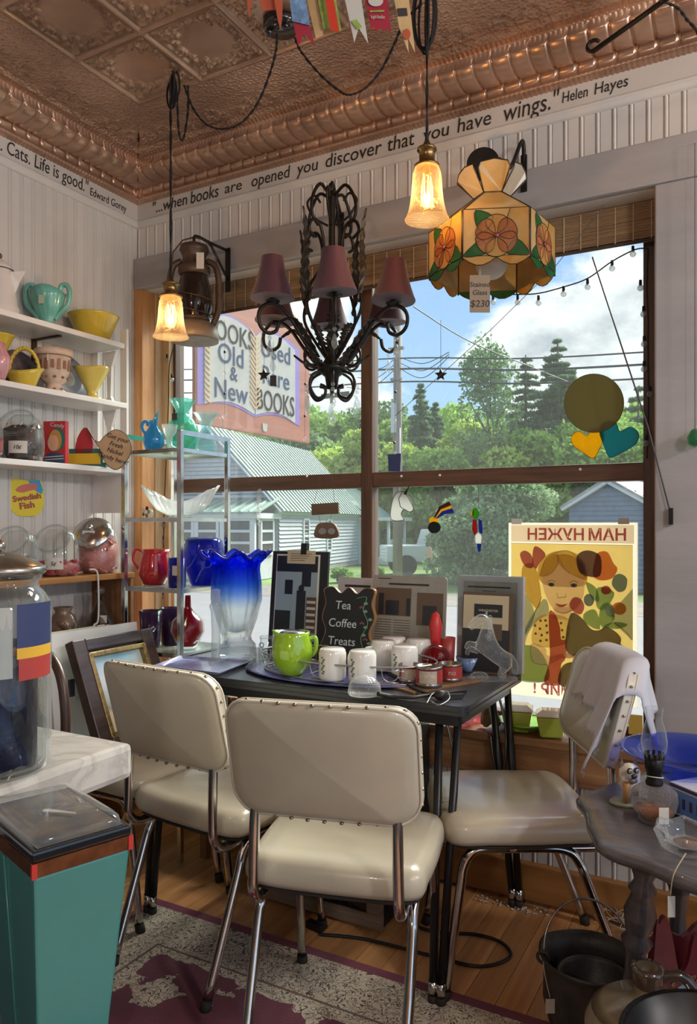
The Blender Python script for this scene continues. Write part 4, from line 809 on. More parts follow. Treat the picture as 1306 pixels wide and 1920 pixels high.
# coffee pot
p = onx(-2, -2.33, SHZ[0]); k = wpx(1, p); cpot = T('coffee_pot', 'white enamel coffee pot with a spout on the top shelf, left edge', 'coffee pot', p)
bo = MB().lathe([(0, 0), (37*k, 0), (38*k, 3*k), (36*k, 8*k), (37*k, 13*k), (34*k, 18*k), (26*k, 80*k), (24*k, 86*k)], 32).build('body', 'enamel_white', cpot)
ld = MB().lathe([(25*k, 85*k), (26*k, 87*k), (22*k, 95*k), (10*k, 104*k), (4*k, 108*k), (0, 109*k)], 28).build('lid', 'enamel_white', cpot); MB().sph((0, 0, 113*k), 6*k).build('knob', 'dark_rim', ld)
sa_ = math.atan2(SN, CS); c_, s_ = math.cos(sa_), math.sin(sa_)
MB().add([V((c_*r-s_*q, s_*r+c_*q, z)) for r, q, z in ((25*k, 10*k, 80*k), (25*k, -10*k, 80*k), (30*k, 0, 40*k), (50*k, 2*k, 84*k), (50*k, -2*k, 84*k), (47*k, 0, 78*k), (38*k, 0, 62*k))], [(0, 3, 5, 6, 2), (1, 2, 6, 5, 4), (3, 4, 5)], False).build('spout', 'enamel_white', cpot, fix=False)
MB().tube(smooth([(-24*k, 0, 80*k), (-44*k, 0, 76*k), (-50*k, 0, 50*k), (-36*k, 0, 26*k)]), 3.5*k, 8).build('handle', 'enamel_white', cpot); MB().ring((0, 0, 86*k), 25.5*k, 1.2*k).build('rim', 'dark_rim', cpot)
# two-handled aqua vase
p = onx(89, -2.34, SHZ[0]); k = wpx(1, p); va = T('twin_handled_vase', 'aqua ribbed pottery vase with two looping handles on the top shelf', 'vase', p, sa_)
MB().lathe([(0, 0), (19*k, 0), (19*k, 4*k), (13*k, 10*k), (12*k, 17*k), (20*k, 30*k), (27*k, 45*k), (31*k, 62*k), (34*k, 74*k), (31*k, 74*k), (27*k, 60*k), (18*k, 32*k), (0, 26*k)], 48, fn=lambda a, r, z: (r*(1+.035*math.cos(a*16)) if z > 12*k else r, z-(6*k*math.cos(2*a) if z > 70*k else 0)), sx=1, sy=.75).build('body', 'aqua_glaze', va)
for sg_ in (-1, 1): MB().tube(smooth([(sg_*15*k, 0, 20*k), (sg_*22*k, 0, 30*k), (sg_*38*k, 0, 48*k), (sg_*41*k, 0, 72*k), (sg_*36*k, 0, 84*k), (sg_*27*k, 0, 84*k), (sg_*23*k, 0, 74*k)], 6), 5*k, 8).build('handle', 'aqua_glaze', va)
MB().bx(-5*k, 5*k, -29*k, -27*k, 42*k, 58*k).build('emblem', pm('aqua_pink', 'a9b59f', .5), va)
# yellow bowl
p = onx(175, -2.335, SHZ[0]); k = wpx(1, p); bw = T('yellow_bowl', 'wide mustard-yellow ridged bowl on the top shelf', 'bowl', p)
MB().lathe([(0, 0), (24*k, 0), (27*k, 2*k), (45*k, 46*k), (47*k, 49*k), (44*k, 50*k), (40*k, 44*k), (22*k, 6*k), (0, 4*k)], 48, fn=lambda a, r, z: (r+.6*k*math.sin(z/k*1.1), z)).build('body', 'yellow_glaze', bw)
# second shelf
p = onx(45, -2.29, SHZ[1]); k = wpx(1, p); ba = T('yellow_basket', 'yellow pottery basket with a braided hoop handle on the second shelf', 'basket', p, sa_)
MB().lathe([(0, 0), (20*k, 0), (22*k, 3*k), (31*k, 22*k), (37*k, 30*k), (34*k, 30*k), (28*k, 21*k), (0, 8*k)], 48, fn=lambda a, r, z: (r*(1+.02*math.cos(a*20)), z+(4*k*math.cos(2*a) if z > 20*k else 0)), sy=.7).build('body', 'yellow_glaze', ba)
hb = MB(); 
for q in (0, PI): hb.tube([V((28*k*math.cos(PI*i/40), 2.2*k*math.cos(i*1.1+q), 26*k+46*k*math.sin(PI*i/40)+2.0*k*math.sin(i*1.1+q))) for i in range(41)], 2.8*k, 7)
hb.build('handle', 'yellow_glaze', ba)
p = onx(101, -2.31, SHZ[1]); k = wpx(1, p); vz = T('carved_urn', 'cream and brown carved footed urn on the second shelf', 'urn', p)
pm('urn_clay', 'c8b2a0', .4, noise=(40, .15)); pm('urn_brown', '8d5f48', .5)
MB().lathe([(0, 0), (23*k, 0), (24*k, 3*k), (15*k, 10*k), (14*k, 17*k), (23*k, 24*k), (24*k, 32*k), (27*k, 36*k), (30*k, 66*k), (35*k, 70*k), (35*k, 80*k), (32*k, 80*k), (27*k, 60*k), (20*k, 30*k), (0, 26*k)], 40).build('body', 'urn_clay', vz)
for i in range(16):
    a = 2*PI*i/16; hh_ = (20 if i % 2 else 15)*k; MB().box((29*k*math.cos(a), 29*k*math.sin(a), 51*k), (1.6*k, 6*k, hh_), M.Rotation(a, 3, 'Z')).build('carved_figure', 'urn_brown', vz)
for i in range(10):
    a = 2*PI*i/10
    for z, r in ((28*k, 24.5*k), (6*k, 20*k)): MB().sph((r*math.cos(a), r*math.sin(a), z), 3.2*k, (1, 1, .7), 8, 5).build('oval_boss', 'urn_brown', vz)
MB().ring((0, 0, 68*k), 32.5*k, 1.2*k).build('band', 'urn_brown', vz); MB().bx(0, 3*k, -33*k, -32*k, 55*k, 68*k).build('price_tag', 'lab_white', vz, rot=(0, 0, sa_))
p = onx(172, -2.29, SHZ[1]); k = wpx(1, p); gv = T('yellow_goblet', 'pale yellow footed goblet with a pinched rim on the second shelf', 'goblet', p)
MB().lathe([(0, 0), (19*k, 0), (19*k, 3*k), (10*k, 7*k), (9*k, 14*k), (18*k, 30*k), (31*k, 54*k), (33*k, 58*k), (30*k, 57*k), (16*k, 32*k), (0, 22*k)], 40, fn=lambda a, r, z: (r*(1+(.05*math.cos(3*a) if z > 40*k else 0)), z+(1.5*k*math.cos(3*a) if z > 40*k else 0))).build('body', 'pale_yellow_glaze', gv)
# plates standing against the wall
def wallplate(px, z0, R_, lab, rim, face, tilt=.25, x=-2.40):
    p = onx(px, x, z0); t = T('standing_plate', lab, 'plate', p, rot=(0, PI/2-tilt, 0)); R_ = wpx(R_, p)
    MB().lathe([(0, 0), (R_*.6, 0), (R_*.66, .004), (R_, .012), (R_, .015), (R_*.64, .008), (0, .004)], 40, o=(-R_, 0, 0)).build('body', rim, t); MB().lathe([(0, .006), (R_*.62, .0065)], 32, o=(-R_, 0, 0)).build('picture', face, t); return t
pm('plate_rim', '6d6f7d', .3, coat=.4); pm('plate_face', '8a7f6d', .4, noise=(30, .4), coat=.4); pm('plate_face2', '5d4f52', .4, noise=(24, .6), coat=.4)
wallplate(133, SHZ[1]+.004, 44, 'blue-grey rimmed picture plate leaning behind the carved urn', 'plate_rim', 'plate_face'); wallplate(40, SHZ[1]+.004, 40, 'dark patterned plate leaning behind the yellow basket', 'plate_face2', 'plate_face2')
p = onx(-8, -2.27, SHZ[1]); k = wpx(1, p); tag(MB().lathe([(0, 0), (14*k, 0), (16*k, 3*k), (23*k, 25*k), (24*k, 45*k), (15*k, 62*k), (17*k, 70*k), (12*k, 69*k), (10*k, 60*k), (0, 50*k)], 40, fn=lambda a, r, z: (r*(1+.06*math.cos(a*8)), z)).build('pink_vase', pm('pink_glaze', 'c58a90', .15, coat=.5, noise=(9, .15)), loc=p), 'shiny pink lobed vase at the left end of the second shelf', 'vase')
p = onx(-6, -2.39, SHZ[1]); k = wpx(1, p); tag(MB().lathe([(0, 62*k), (16*k, 62*k), (18*k, 72*k), (30*k, 96*k), (33*k, 98*k), (28*k, 96*k), (0, 70*k)], 30).lathe([(0, 0), (17*k, 0), (18*k, 4*k), (10*k, 20*k), (12*k, 62*k), (0, 63*k)], 30).build('yellow_cup', 'yellow_glaze', loc=p), 'yellow footed dish rising behind the pink vase', 'dish')
# third shelf: candy jars, red book, card with speech bubble
def tilt_jar(px, z, lab, fill, lid=False, tagtxt=None, hh=95, x=-2.33, seed=0, dm=1.0, group=None):
    """penny-candy jar: round body cut by a slanting mouth"""
    p = onx(px, x, z); k = wpx(1, p)*dm; t = T('candy_jar', lab, 'jar', p, YAW-PI/2, group)      # local +x faces the viewer
    R_ = 37*k; mo = V((22*k, 0, 66*k)); nm = V((.78, 0, .62)).normalized()
    MB().lathe([(0, 0), (28*k, 0), (33*k, 3*k), (R_, 16*k), (R_*1.02, 40*k), (R_*.97, 62*k), (R_*.8, 80*k), (R_*.5, 90*k), (0, 92*k)], 32, fn=lambda a, r, zz: (r if zz < 40*k else r*(1-.25*max(0, math.cos(a))*(zz-40*k)/(50*k)), zz)).build('glass_body', 'clear_glass', t)
    rm = MB().ring(mo+nm*9*k, 31*k, 2.6*k, nm, 30, 8).ring(mo+nm*13*k, 31*k, 2.0*k, nm, 30, 8).build('mouth_rim', 'clear_glass', t)
    if lid:
        xx, yy, dd = frame_from(nm); F_ = M((xx, yy, nm)).transposed().to_4x4(); F_.translation = mo+nm*12*k
        li = MB().lathe([(0, 0), (35*k, 0), (36*k, 3*k), (34*k, 6*k), (22*k, 12*k), (8*k, 15*k), (0, 15.5*k)], 32).xf(F_).build('lid', 'chrome', t); MB().sph(mo+nm*31*k, 6*k).build('knob', 'chrome', li); MB().box(mo+nm*25*k+V((6*k, -2*k, -9*k)), (1.5*k, 22*k, 14*k)).build('price_card', 'lab_white', t) if tagtxt else None
    rr = random.Random(seed); c = fill['mat']; fm = MB()
    fm.lathe([(0, 2*k), (27*k, 2*k), (R_*.93, 16*k), (R_*.95, fill['h']*k*.9), (R_*.6, fill['h']*k), (0, fill['h']*k*1.04)], 22, fn=lambda a, r, zz: (r*(1+.04*math.sin(a*9+zz*300)), zz+1.5*k*math.sin(a*7))); fo_ = fm.build('candy', c, t); fo_['kind'] = 'stuff'
    pc = MB()
    for i in range(fill.get('n', 60)):
        a = rr.uniform(0, 2*PI); r_ = R_*.9*math.sqrt(rr.uniform(.3, 1)); z_ = rr.uniform(6*k, fill['h']*k*1.05); q = V((r_*math.cos(a), r_*math.sin(a), z_)); d = V((rr.uniform(-1, 1), rr.uniform(-1, 1), rr.uniform(-.5, .5))).normalized()
        pc.bar(q-d*fill['l']*k, q+d*fill['l']*k, fill['w']*k, fill['w']*k)
    po_ = pc.build('candy_pieces', fill.get('mat2', c), t); po_['kind'] = 'stuff'
    if tagtxt and not lid:
        ca_ = MB().grid(lambda i, j: (R_*1.05*math.cos(.55*(i-.5)*2*.9+.12), R_*1.05*math.sin(.9*(i-.5)+.12), (14+23*j)*k), 8, 1).build('price_card', 'lab_white', t, fix=False); text('lettering', tagtxt, 11*k, 'ink', ca_, (R_*1.065, R_*.12, 25*k), (PI/2, 0, PI/2), shear=.2)
    elif tagtxt: text('lettering', tagtxt, 10*k, 'ink', t, tuple(mo+nm*25*k+V((7.5*k, -2*k, -9*k))), (PI/2, 0, PI/2))
    return t
pm('candy_dark', '4a3f3c', .5, noise=(60, .5)); pm('candy_mix', '8a8079', .35, noise=(70, .6)); pm('candy_red', 'b3323f', .3, noise=(40, .3)); pm('candy_pink', 'c07a72', .35, noise=(50, .25)); pm('candy_grey', '86848a', .4, noise=(50, .3)); pm('candy_wrap', 'a99a96', .2, .2, noise=(60, .4))
tilt_jar(44, SHZ[2], 'tilted-mouth candy jar of dark sweets with a 10-cent card on the third shelf', {'mat': 'candy_dark', 'h': 68, 'l': 4, 'w': 3.5, 'mat2': 'candy_mix', 'n': 150}, tagtxt='10¢', seed=1, dm=.98)
tilt_jar(-33, SHZ[2], 'candy jar cut off by the left picture edge on the third shelf', {'mat': 'candy_red', 'h': 45, 'l': 4, 'w': 3.5, 'mat2': 'candy_wrap', 'n': 90}, seed=2, dm=.95)
# red candy book
p = onx(105, -2.34, SHZ[2]); k = wpx(1, p); rb = T('red_picture_book', 'red picture box with a child portrait standing on the third shelf', 'book', p, YAW-R(8)); pm('book_red', 'b22f34', .4); pm('skin_print', 'd8a183', .5); pm('hair_print', 'b98a45', .5); pm('navy_print', '3c4663', .5); pm('teal_print', '2f6a68', .5)
MB().bx(-22*k, 22*k, -6*k, 6*k, 0, 82*k).build('box', 'book_red', rb, bevel=.001); yf_ = -6.2*k
def fp(pts, nm, mat, parent, o=0, kk=None): kk = kk or k; return MB().prism([(a*kk, b_*kk) for a, b_ in pts], 0, .0006, M.Translation((0, yf_-o, 0)) @ RX90).build(nm, mat, parent)
el = lambda cx, cy, rx, ry, n=18: [(cx+rx*math.cos(2*PI*i/n), cy+ry*math.sin(2*PI*i/n)) for i in range(n)]
fp(el(6, 48, 15, 22), 'print_hood', 'teal_print', rb); fp(el(2, 46, 13, 20), 'print_hair', 'hair_print', rb, .0007); fp(el(-2, 41, 11, 15), 'print_face', 'skin_print', rb, .0014); fp([(-20, 2), (20, 2), (20, 18), (4, 24), (-12, 22), (-20, 14)], 'print_jumper', 'navy_print', rb, .0005)
for q in (9, 14): fp([(-19, q), (19, q+2), (19, q+3.5), (-19, q+1.5)], 'print_stripe', 'lab_white', rb, .0012)
text('lettering', 'Candy', 11*k, 'lab_white', rb, (6*k, yf_-.001, 74*k), (PI/2, R(8), 0))
# card stand with the speech bubble (figure left out)
p = onx(160, -2.315, SHZ[2]); k = wpx(1, p); cs = T('speech_bubble_stand', 'wooden cut-out stand with a tan speech bubble on the third shelf', 'sign', p, YAW-R(6)); pm('stand_yellow', 'cfae2e', .5); pm('stand_teal', '2f6b66', .5); pm('bubble_tan', 'b99b78', .6, noise=(20, .08)); pm('stand_red', 'a83038', .5)
MB().bx(-34*k, 42*k, -5*k, 3*k, 0, 8*k).build('base', 'stand_teal', cs); MB().bx(-34*k, 32*k, -6*k, -5*k, 5*k, 25*k).build('yellow_strip', 'stand_yellow', cs); MB().bx(-30*k, 36*k, -5*k, -2*k, 8*k, 34*k).build('backing', 'stand_teal', cs)
MB().prism([(a*k, b_*k) for a, b_ in smooth2([(-16, 20), (12, 20), (16, 50), (2, 74), (-14, 52)], 4)], 0, 3*k, M.Translation((0, -2*k, 0)) @ RX90).build('upright', 'stand_red', cs)
ob = smooth2([(8, 72), (20, 52), (32, 46), (44, 58), (64, 68), (84, 58), (94, 36), (86, 12), (66, -6), (46, 4), (36, 26), (26, 44)], 5); MB().prism([(a*k, b_*k) for a, b_ in ob], 0, 3*k, M.Translation((0, -8*k, 0)) @ RX90).build('speech_bubble', 'bubble_tan', cs); MB().tube([V((a*k, -11*k, b_*k)) for a, b_ in ob], .6*k, 4, closed=True).build('outline', 'ink', cs)
for i, s_ in enumerate(('Get your', 'Fresh', 'Nickel', 'Candy here!')): text('lettering', s_, 12*k, 'ink', cs, ((68-3*i)*k, -11.5*k, (52-12.5*i)*k), (PI/2, R(18), 0), shear=.15)
# sign on the wall and candy jars on the pine shelf
p = pX(50, 932, XL+.006); k = wpx(1, p); sf = T('candy_sign', 'round yellow and blue card reading Swedish Fish on the bead-board wall', 'sign', p, R(90)-R(6)); pm('sf_yellow', 'd8c22e', .5); pm('sf_blue', '3b8fbe', .5); pm('sf_red', '9d3d4b', .5)
_yf = yf_; yf_ = 0
def fp2(pts, nm, mat, o): return MB().prism([(a*k*1.25, b_*k) for a, b_ in pts], 0, .0008, M.Translation((0, -o, 0)) @ RX90).build(nm, mat, sf)
fp2(smooth2([(-22, 33), (0, 31), (22, 33), (28, 10), (28, -14), (18, -33), (0, -36), (-18, -33), (-28, -14), (-28, 10)], 4), 'card', 'sf_yellow', 0); fp2([(2, 31), (21, 33), (27, 14), (24, 6), (10, 16)], 'blue_corner', 'sf_blue', .001); fp2(smooth2([(-18, 12), (-8, 22), (14, 26), (16, 16), (4, 12), (-8, 8)], 4), 'fish', pm('fish_red', 'c46a60', .5), .0015)
for i, (s_, sz) in enumerate((('Swedish', 15), ('Fish', 17))): text('lettering', s_, sz*k, 'sf_red', sf, (0, -.003, (-1-15*i)*k), (PI/2, R(-9), 0), bold=.0008, sx=1.2)
tilt_jar(184, WZ, 'candy jar with chrome lid and pink sweets on the pine shelf', {'mat': 'candy_pink', 'h': 60, 'l': 9, 'w': 4, 'n': 110}, True, '10¢', x=-2.30, seed=3)
tilt_jar(110, WZ, 'open candy jar of red sweets with a price card on the pine shelf', {'mat': 'candy_pink', 'h': 26, 'l': 5, 'w': 7, 'mat2': 'candy_red', 'n': 60}, False, '5¢', x=-2.30, seed=4, dm=.97)
tilt_jar(33, WZ, 'nearly empty open candy jar left of the red sweets on the pine shelf', {'mat': 'candy_grey', 'h': 40, 'l': 4, 'w': 3, 'n': 60}, False, None, x=-2.30, seed=5)
# under the pine shelf: brown jug, decanter, wire bail
p = onx(118, -2.31, WZ2); k = wpx(1, p); jg = T('brown_pottery_jug', 'brown pottery jug with a raised leaf under the pine shelf', 'jug', p); pm('brown_glaze', '6f5a4c', .3, noise=(18, .3), coat=.3)
MB().lathe([(0, 0), (22*k, 0), (26*k, 8*k), (27*k, 24*k), (20*k, 40*k), (14*k, 46*k), (18*k, 56*k), (15*k, 56*k), (10*k, 46*k), (0, 40*k)], 30).build('body', 'brown_glaze', jg); MB().tube(smooth([(24*k, 0, 12*k), (36*k, -6*k, 16*k), (40*k, -8*k, 30*k)]), [4*k-.2*k*i for i in range(13)], 7).build('spout', 'brown_glaze', jg)
for i in range(4): MB().sph((18*k+4*k*i, -21*k+2*k*i, 28*k-3*k*i), 9*k, (1, .4, .7), 10, 6).build('leaf_boss', 'brown_glaze', jg)
p = onx(187, -2.30, WZ2); k = wpx(1, p); dc = T('glass_decanter', 'faceted clear glass decanter with round stopper under the pine shelf', 'decanter', p); tg('smoky_glass', 'b9b2aa', .1, '8a8078', 1.5, .05, (60, .4))
MB().lathe([(0, 0), (26*k, 0), (28*k, 6*k), (22*k, 26*k), (10*k, 46*k), (7*k, 54*k), (7*k, 66*k), (9*k, 68*k), (6*k, 68*k), (0, 60*k)], 16).build('body', 'smoky_glass', dc); MB().sph((0, 0, 77*k), 10*k, (1, 1, .9)).build('stopper', 'dark_rim', dc); MB().bx(6*k, 18*k, -18*k, -16*k, 18*k, 32*k).build('price_tag', 'lab_white', dc, rot=(0, 0, sa_))
hk = MB().tube(smooth([pX(168, 1068, -2.205), pX(180, 1070, -2.205), pX(184, 1090, -2.205), pX(184, 1160, -2.205), pX(176, 1172, -2.205), pX(175, 1185, -2.205)], 6), .0035, 7).build('wire_hook', 'lab_white', fix=False); tag(hk, 'white bent wire hook hanging from the pine shelf edge', 'hook')
# ================================================================ hanging lamps
pm('brass', '8a7048', .3, .9, noise=(20, .2)); pm('cord', '1d1a19', .8); tg('amber_glass', 'fff0cf', .03, 'ffe2b8', 1.45, .05, (90, .5)); tg('seeded_glass', 'f8ecd6', .05, 'f0e2cc', 1.45, .06, (120, .8)); pm('filament', 'ffb050', .5, emit=('ffb45a', 26)); tg('bulb_glass', 'fff4dd', .0, None, 1.4, .02)
pm('iron', '24211f', .45, .6, noise=(20, .3)); pm('iron_leaf', '3c3834', .45, .6, noise=(25, .4))
def cord(b, pts, r):
    pts = smooth(pts, 10); n = len(pts)
    for q in (0, PI):
        b.tube([p+V((r*.75*math.cos(i*.9+q), r*.75*math.sin(i*.9+q), 0)) for i, p in enumerate(pts)], r*.72, 5, caps=False)
    return b
def pendant(px, ytop, ybot, rb, rt, Z, ysock, label, glass, watts):
    base = pD(px, ybot, Z); k = Z/F; t = T('pendant_lamp', label, 'lamp', base, group='Edison pendant lamps'); H = (ybot-ytop)*k
    MB().lathe([(rb*k, 0), (rb*.97*k, .03*H), (rb*.86*k, .14*H), (rb*.77*k, .30*H), (rb*.71*k, .50*H), (rb*.68*k, .70*H), (rb*.64*k, .86*H), (rb*.56*k, .96*H), (rt*.8*k, 1.0*H)], 40).build('shade', glass, t, fix=False); MB().ring((0, 0, 0), rb*k, .0012, n=40, m=6).build('shade_rim', glass, t)
    hs_ = (ytop-ysock)*k; so_ = MB().lathe([(rt*1.08*k, H-.004), (rt*1.08*k, H+.002), (rt*.66*k, H+.006), (rt*.66*k, H+hs_*.62), (rt*.85*k, H+hs_*.64), (rt*.80*k, H+hs_*.72), (rt*.35*k, H+hs_*.82), (rt*.22*k, H+hs_), (0, H+hs_)], 24).build('socket', 'brass', t); MB().cyl((0, 0, H+hs_*.98), (0, 0, H+hs_*1.5), rt*.18*k, .003).build('strain_relief', 'cord', so_)
    MB().lathe([(0, .22*H), (rt*.34*k, .25*H), (rt*.52*k, .40*H), (rt*.50*k, .62*H), (rt*.3*k, .86*H), (rt*.28*k, H)], 20).build('bulb', 'bulb_glass', t, fix=False)
    fl = MB()
    for i in range(5):
        a = 2*PI*i/5; fl.tube([(.22*rt*k*math.cos(a), .22*rt*k*math.sin(a), .32*H), (.30*rt*k*math.cos(a+.5), .30*rt*k*math.sin(a+.5), .8*H)], .0009, 5)
    fl.build('filament', 'filament', t)['kind'] = 'stuff'
    l = bpy.data.lights.new('bulb_light', 'POINT'); l.energy = watts; l.color = (1, .66, .32); l.shadow_soft_size = .015; lo = bpy.data.objects.new('bulb_light', l); COL.objects.link(lo); lo.parent = t; lo.location = (0, 0, .5*H); return t, base, H+hs_*1.4
t1, b1, h1 = pendant(320, 556, 632, 33, 20, 2.53, 522, 'small seeded-glass pendant lamp glowing before the barn lantern', 'seeded_glass', 1.2)
t2, b2_, h2 = pendant(800, 312, 412, 41, 22, 2.10, 265, 'amber bell-glass pendant lamp glowing left of the stained-glass lamp', 'amber_glass', 1.5)
hk1 = pZ(325, 132, CEIL); hk2 = V((b2_.x, b2_.y, CEIL)); ro = pZ(527, 40, CEIL)
cord(MB(), [b1+V((0, 0, h1)), b1+V((0, 0, h1+.4)), V((b1.x, b1.y, hk1.z-.09)), hk1-V((0, 0, .03))], .0035).build('cord', 'cord', t1, fix=False).matrix_parent_inverse = M.Translation(-b1)
cord(MB(), [b2_+V((0, 0, h2)), b2_+V((0, 0, h2+.3)), hk2-V((0, 0, .03))], .003).build('cord', 'cord', t2, fix=False).matrix_parent_inverse = M.Translation(-b2_)
pm('rose_black', '141416', .2, coat=.6)
rs = T('ceiling_rose', 'black round ceiling canopy that feeds the swagged cords', 'ceiling fitting', ro); MB().lathe([(0, -.001), (.052, -.001), (.056, -.012), (.05, -.026), (0, -.03)], 32).build('canopy', 'rose_black', rs)
for q in (-1, 1): MB().cyl((q*.03, -.02, -.02), (q*.03, -.02, -.045), .009).build('cord_grip', 'rose_black', rs)
def coil(c, lab, seed, R_=.035):
    rr = random.Random(seed); b = MB()
    for i in range(5):
        a = rr.uniform(0, PI); x_ = V((math.cos(a), math.sin(a), 0)); cc = c-V((0, 0, .05+.008*i))+x_*rr.uniform(-.008, .008); b.tube([cc+x_*R_*.45*math.cos(2*PI*j/20)+V((0, 0, 1.3*R_*math.sin(2*PI*j/20))) for j in range(20)], .0035, 6, closed=True)
    b.cyl(c, c-V((0, 0, .03)), .003, .003, 8).ring(c-V((0, 0, .035)), .01, .0025, (1, 0, 0), 14, 6); o = b.build('cord_coil', 'cord', fix=False); return tag(o, lab, 'cord')
coil(hk1, 'knot of coiled black cord at the left ceiling hook', 1); coil(hk2-V((0, 0, .05)), 'long coil of black cord at the right ceiling hook above the amber pendant', 2, .075)
def swag(pp, z0, z1, lab): n = len(pp); return tag(cord(MB(), [pD(a, b, z0+(z1-z0)*i/(n-1)) for i, (a, b) in enumerate(pp)], .0032).build('swag_cord', 'cord', fix=False), lab, 'cord')
zr = -(ro.x*SN)+ro.y*CS
swag([(345, 160), (360, 200), (385, 232), (415, 242), (450, 232), (482, 195), (505, 140), (517, 95), (519, 62)], 2.50, zr, 'black twisted cord swagged from the ceiling rose to the left hook'); swag([(552, 70), (565, 98), (600, 140), (635, 170), (655, 178), (685, 165), (715, 130), (740, 80), (758, 40), (790, 8)], zr, 2.12, 'black twisted cord swagged from the ceiling rose to the right hook')
swag([(352, 160), (352, 210), (343, 262), (335, 245), (332, 180)], 2.50, 2.50, 'loose hanging loop of cord below the left ceiling hook')
# ---------------------------------------------------------------- chandelier
cq = pY(622, 690, 2.2); kz = 2.53/F
ch = T('chandelier', 'black wrought-iron chandelier with plum fabric shades and crystal drops', 'chandelier', cq); pm('shade_plum', '4b2230', .7, sheen=.3, noise=(60, .1)); translucent('shade_lining', 'cfc8c8', .35, .5, .05); tg('crystal', 'eef2f2', .12, 'dfe6e6', 1.6, .02); pm('bulb_clear', 'cfa866', .15, .5)
def rz(a, pts): ca, sa = math.cos(a), math.sin(a); return [V((r*ca-o*sa, r*sa+o*ca, z)) for r, o, z in pts]
def leaf_strip(pts, wd, nm, parent, mat='iron_leaf', side=V((0, 0, 1)), n=9):
    """serrated acanthus-like leaf along a path"""
    P = smooth(pts, 6); m_ = len(P); vs = []
    for i, p in enumerate(P):
        u = i/(m_-1); t_ = (P[min(i+1, m_-1)]-P[max(i-1, 0)]).normalized(); s_ = t_.cross(side).normalized(); wv = wd*math.sin(PI*min(1, u*.93+.07))**.7*(1+.28*(1 if i % 2 else -1)); nn = s_.cross(t_)
        vs += [p-s_*wv-nn*wd*.15, p+nn*wd*.25, p+s_*wv-nn*wd*.15]
    b = MB().add(vs, [f for i in range(m_-1) for f in ((3*i, 3*i+1, 3*i+4, 3*i+3), (3*i+1, 3*i+2, 3*i+5, 3*i+4))], False); o = b.build(nm, mat, parent, fix=False); md = o.modifiers.new('t', 'SOLIDIFY'); md.thickness = .0018; return o
MB().lathe([(0, -.075), (.018, -.07), (.024, -.03), (.05, -.01), (.052, .006), (.03, .02), (.018, .04), (.022, .06), (.012, .08), (.011, .55), (.016, .57), (.01, .595), (0, .598)], 20).build('column', 'iron', ch)
MB().ring((0, 0, .607), .014, .003, (1, 0, .3)).build('top_ring', 'iron', ch)
NA = 6
for i in range(NA):
    a = R(-118)+2*PI*i/NA; rr = .225; ht = .185-.012*(i % 2)
    ar = MB().tube(smooth(rz(a, [(.03, 0, .0), (.07, 0, .03), (.115, 0, .085), (.16, 0, .145), (.205, 0, .178), (.245, 0, .176), (.272, 0, .148), (.27, 0, .108), (.243, 0, .085), (.212, 0, .095), (.203, 0, .125)]), 6), .0062, 8).build('arm', 'iron', ch)
    MB().tube(smooth(rz(a, [(.03, 0, -.01), (.075, 0, -.03), (.085, 0, -.07), (.06, 0, -.105), (.03, 0, -.095), (.026, 0, -.068), (.045, 0, -.06)]), 6), .005, 7).build('lower_scroll', 'iron', ar)
    MB().tube(smooth(rz(a, [(.04, 0, .02), (.075, 0, .0), (.105, 0, .02), (.10, 0, .055), (.075, 0, .06)]), 6), .0045, 7).build('inner_scroll', 'iron', ar)
    leaf_strip(rz(a, [(.05, 0, .03), (.10, 0, .10), (.15, 0, .145), (.20, 0, .125)]), .018, 'leaf', ar); leaf_strip(rz(a+.4, [(.03, 0, .0), (.08, 0, .01), (.13, 0, .045)]), .014, 'leaf', ar)
    c = V((rr*math.cos(a), rr*math.sin(a), ht)); MB().lathe([(0, -.006), (.024, 0), (.026, .004), (.01, .008), (.010, .05), (0, .05)], 16, o=c).build('candle_cup', 'iron', ar)
    tilt = M.Translation(c+V((0, 0, .012))) @ M.Rotation(R(5*math.sin(i*2.3)), 4, 'X')
    ol_ = [(math.cos(2*PI*j/36), math.sin(2*PI*j/36)) for j in range(36)]
    def shp(z0, z1, r0, r1, inner=0): return [(r1+(r0-r1)*((1-u)**1.45)-inner, z0+(z1-z0)*u) for u in (0, .08, .2, .35, .55, .8, 1)]
    sh_ = MB().lathe(shp(0, .132, .073, .036), 36, fn=lambda q, r, z: (r*(1-.02*abs(math.sin(3*q))), z)).xf(tilt).build('shade', 'shade_plum', ch, fix=False); MB().lathe(shp(.001, .131, .0725, .0355, .0008), 36, fn=lambda q, r, z: (r*(1-.02*abs(math.sin(3*q))), z)).xf(tilt).build('lining', 'shade_lining', sh_, fix=False)
    for q in (0, PI/3*2, PI/3*4): MB().tube([tilt @ V((.0, 0, .06)), tilt @ V((.05*math.cos(q), .05*math.sin(q), .062))], .001, 4).build('shade_wire', 'iron', sh_)
    MB().lathe([(0, .05), (.008, .052), (.013, .07), (.009, .09), (0, .10)], 14, o=c).build('bulb', 'bulb_clear', ch)
    for q, zc in ((.235, .098), (.095, -.06)):                 # crystal strings
        p0 = V((q*math.cos(a), q*math.sin(a), zc))
        for j in range(2): MB().sph(p0-V((0, 0, .012+.016*j)), .007, n=8, m=6).build('crystal_bead', 'crystal', ch)
        MB().lathe([(0, 0), (.004, -.006), (.011, -.030), (.007, -.043), (0, -.050)], 8, o=p0-V((0, 0, .04))).build('crystal_drop', 'crystal', ch)
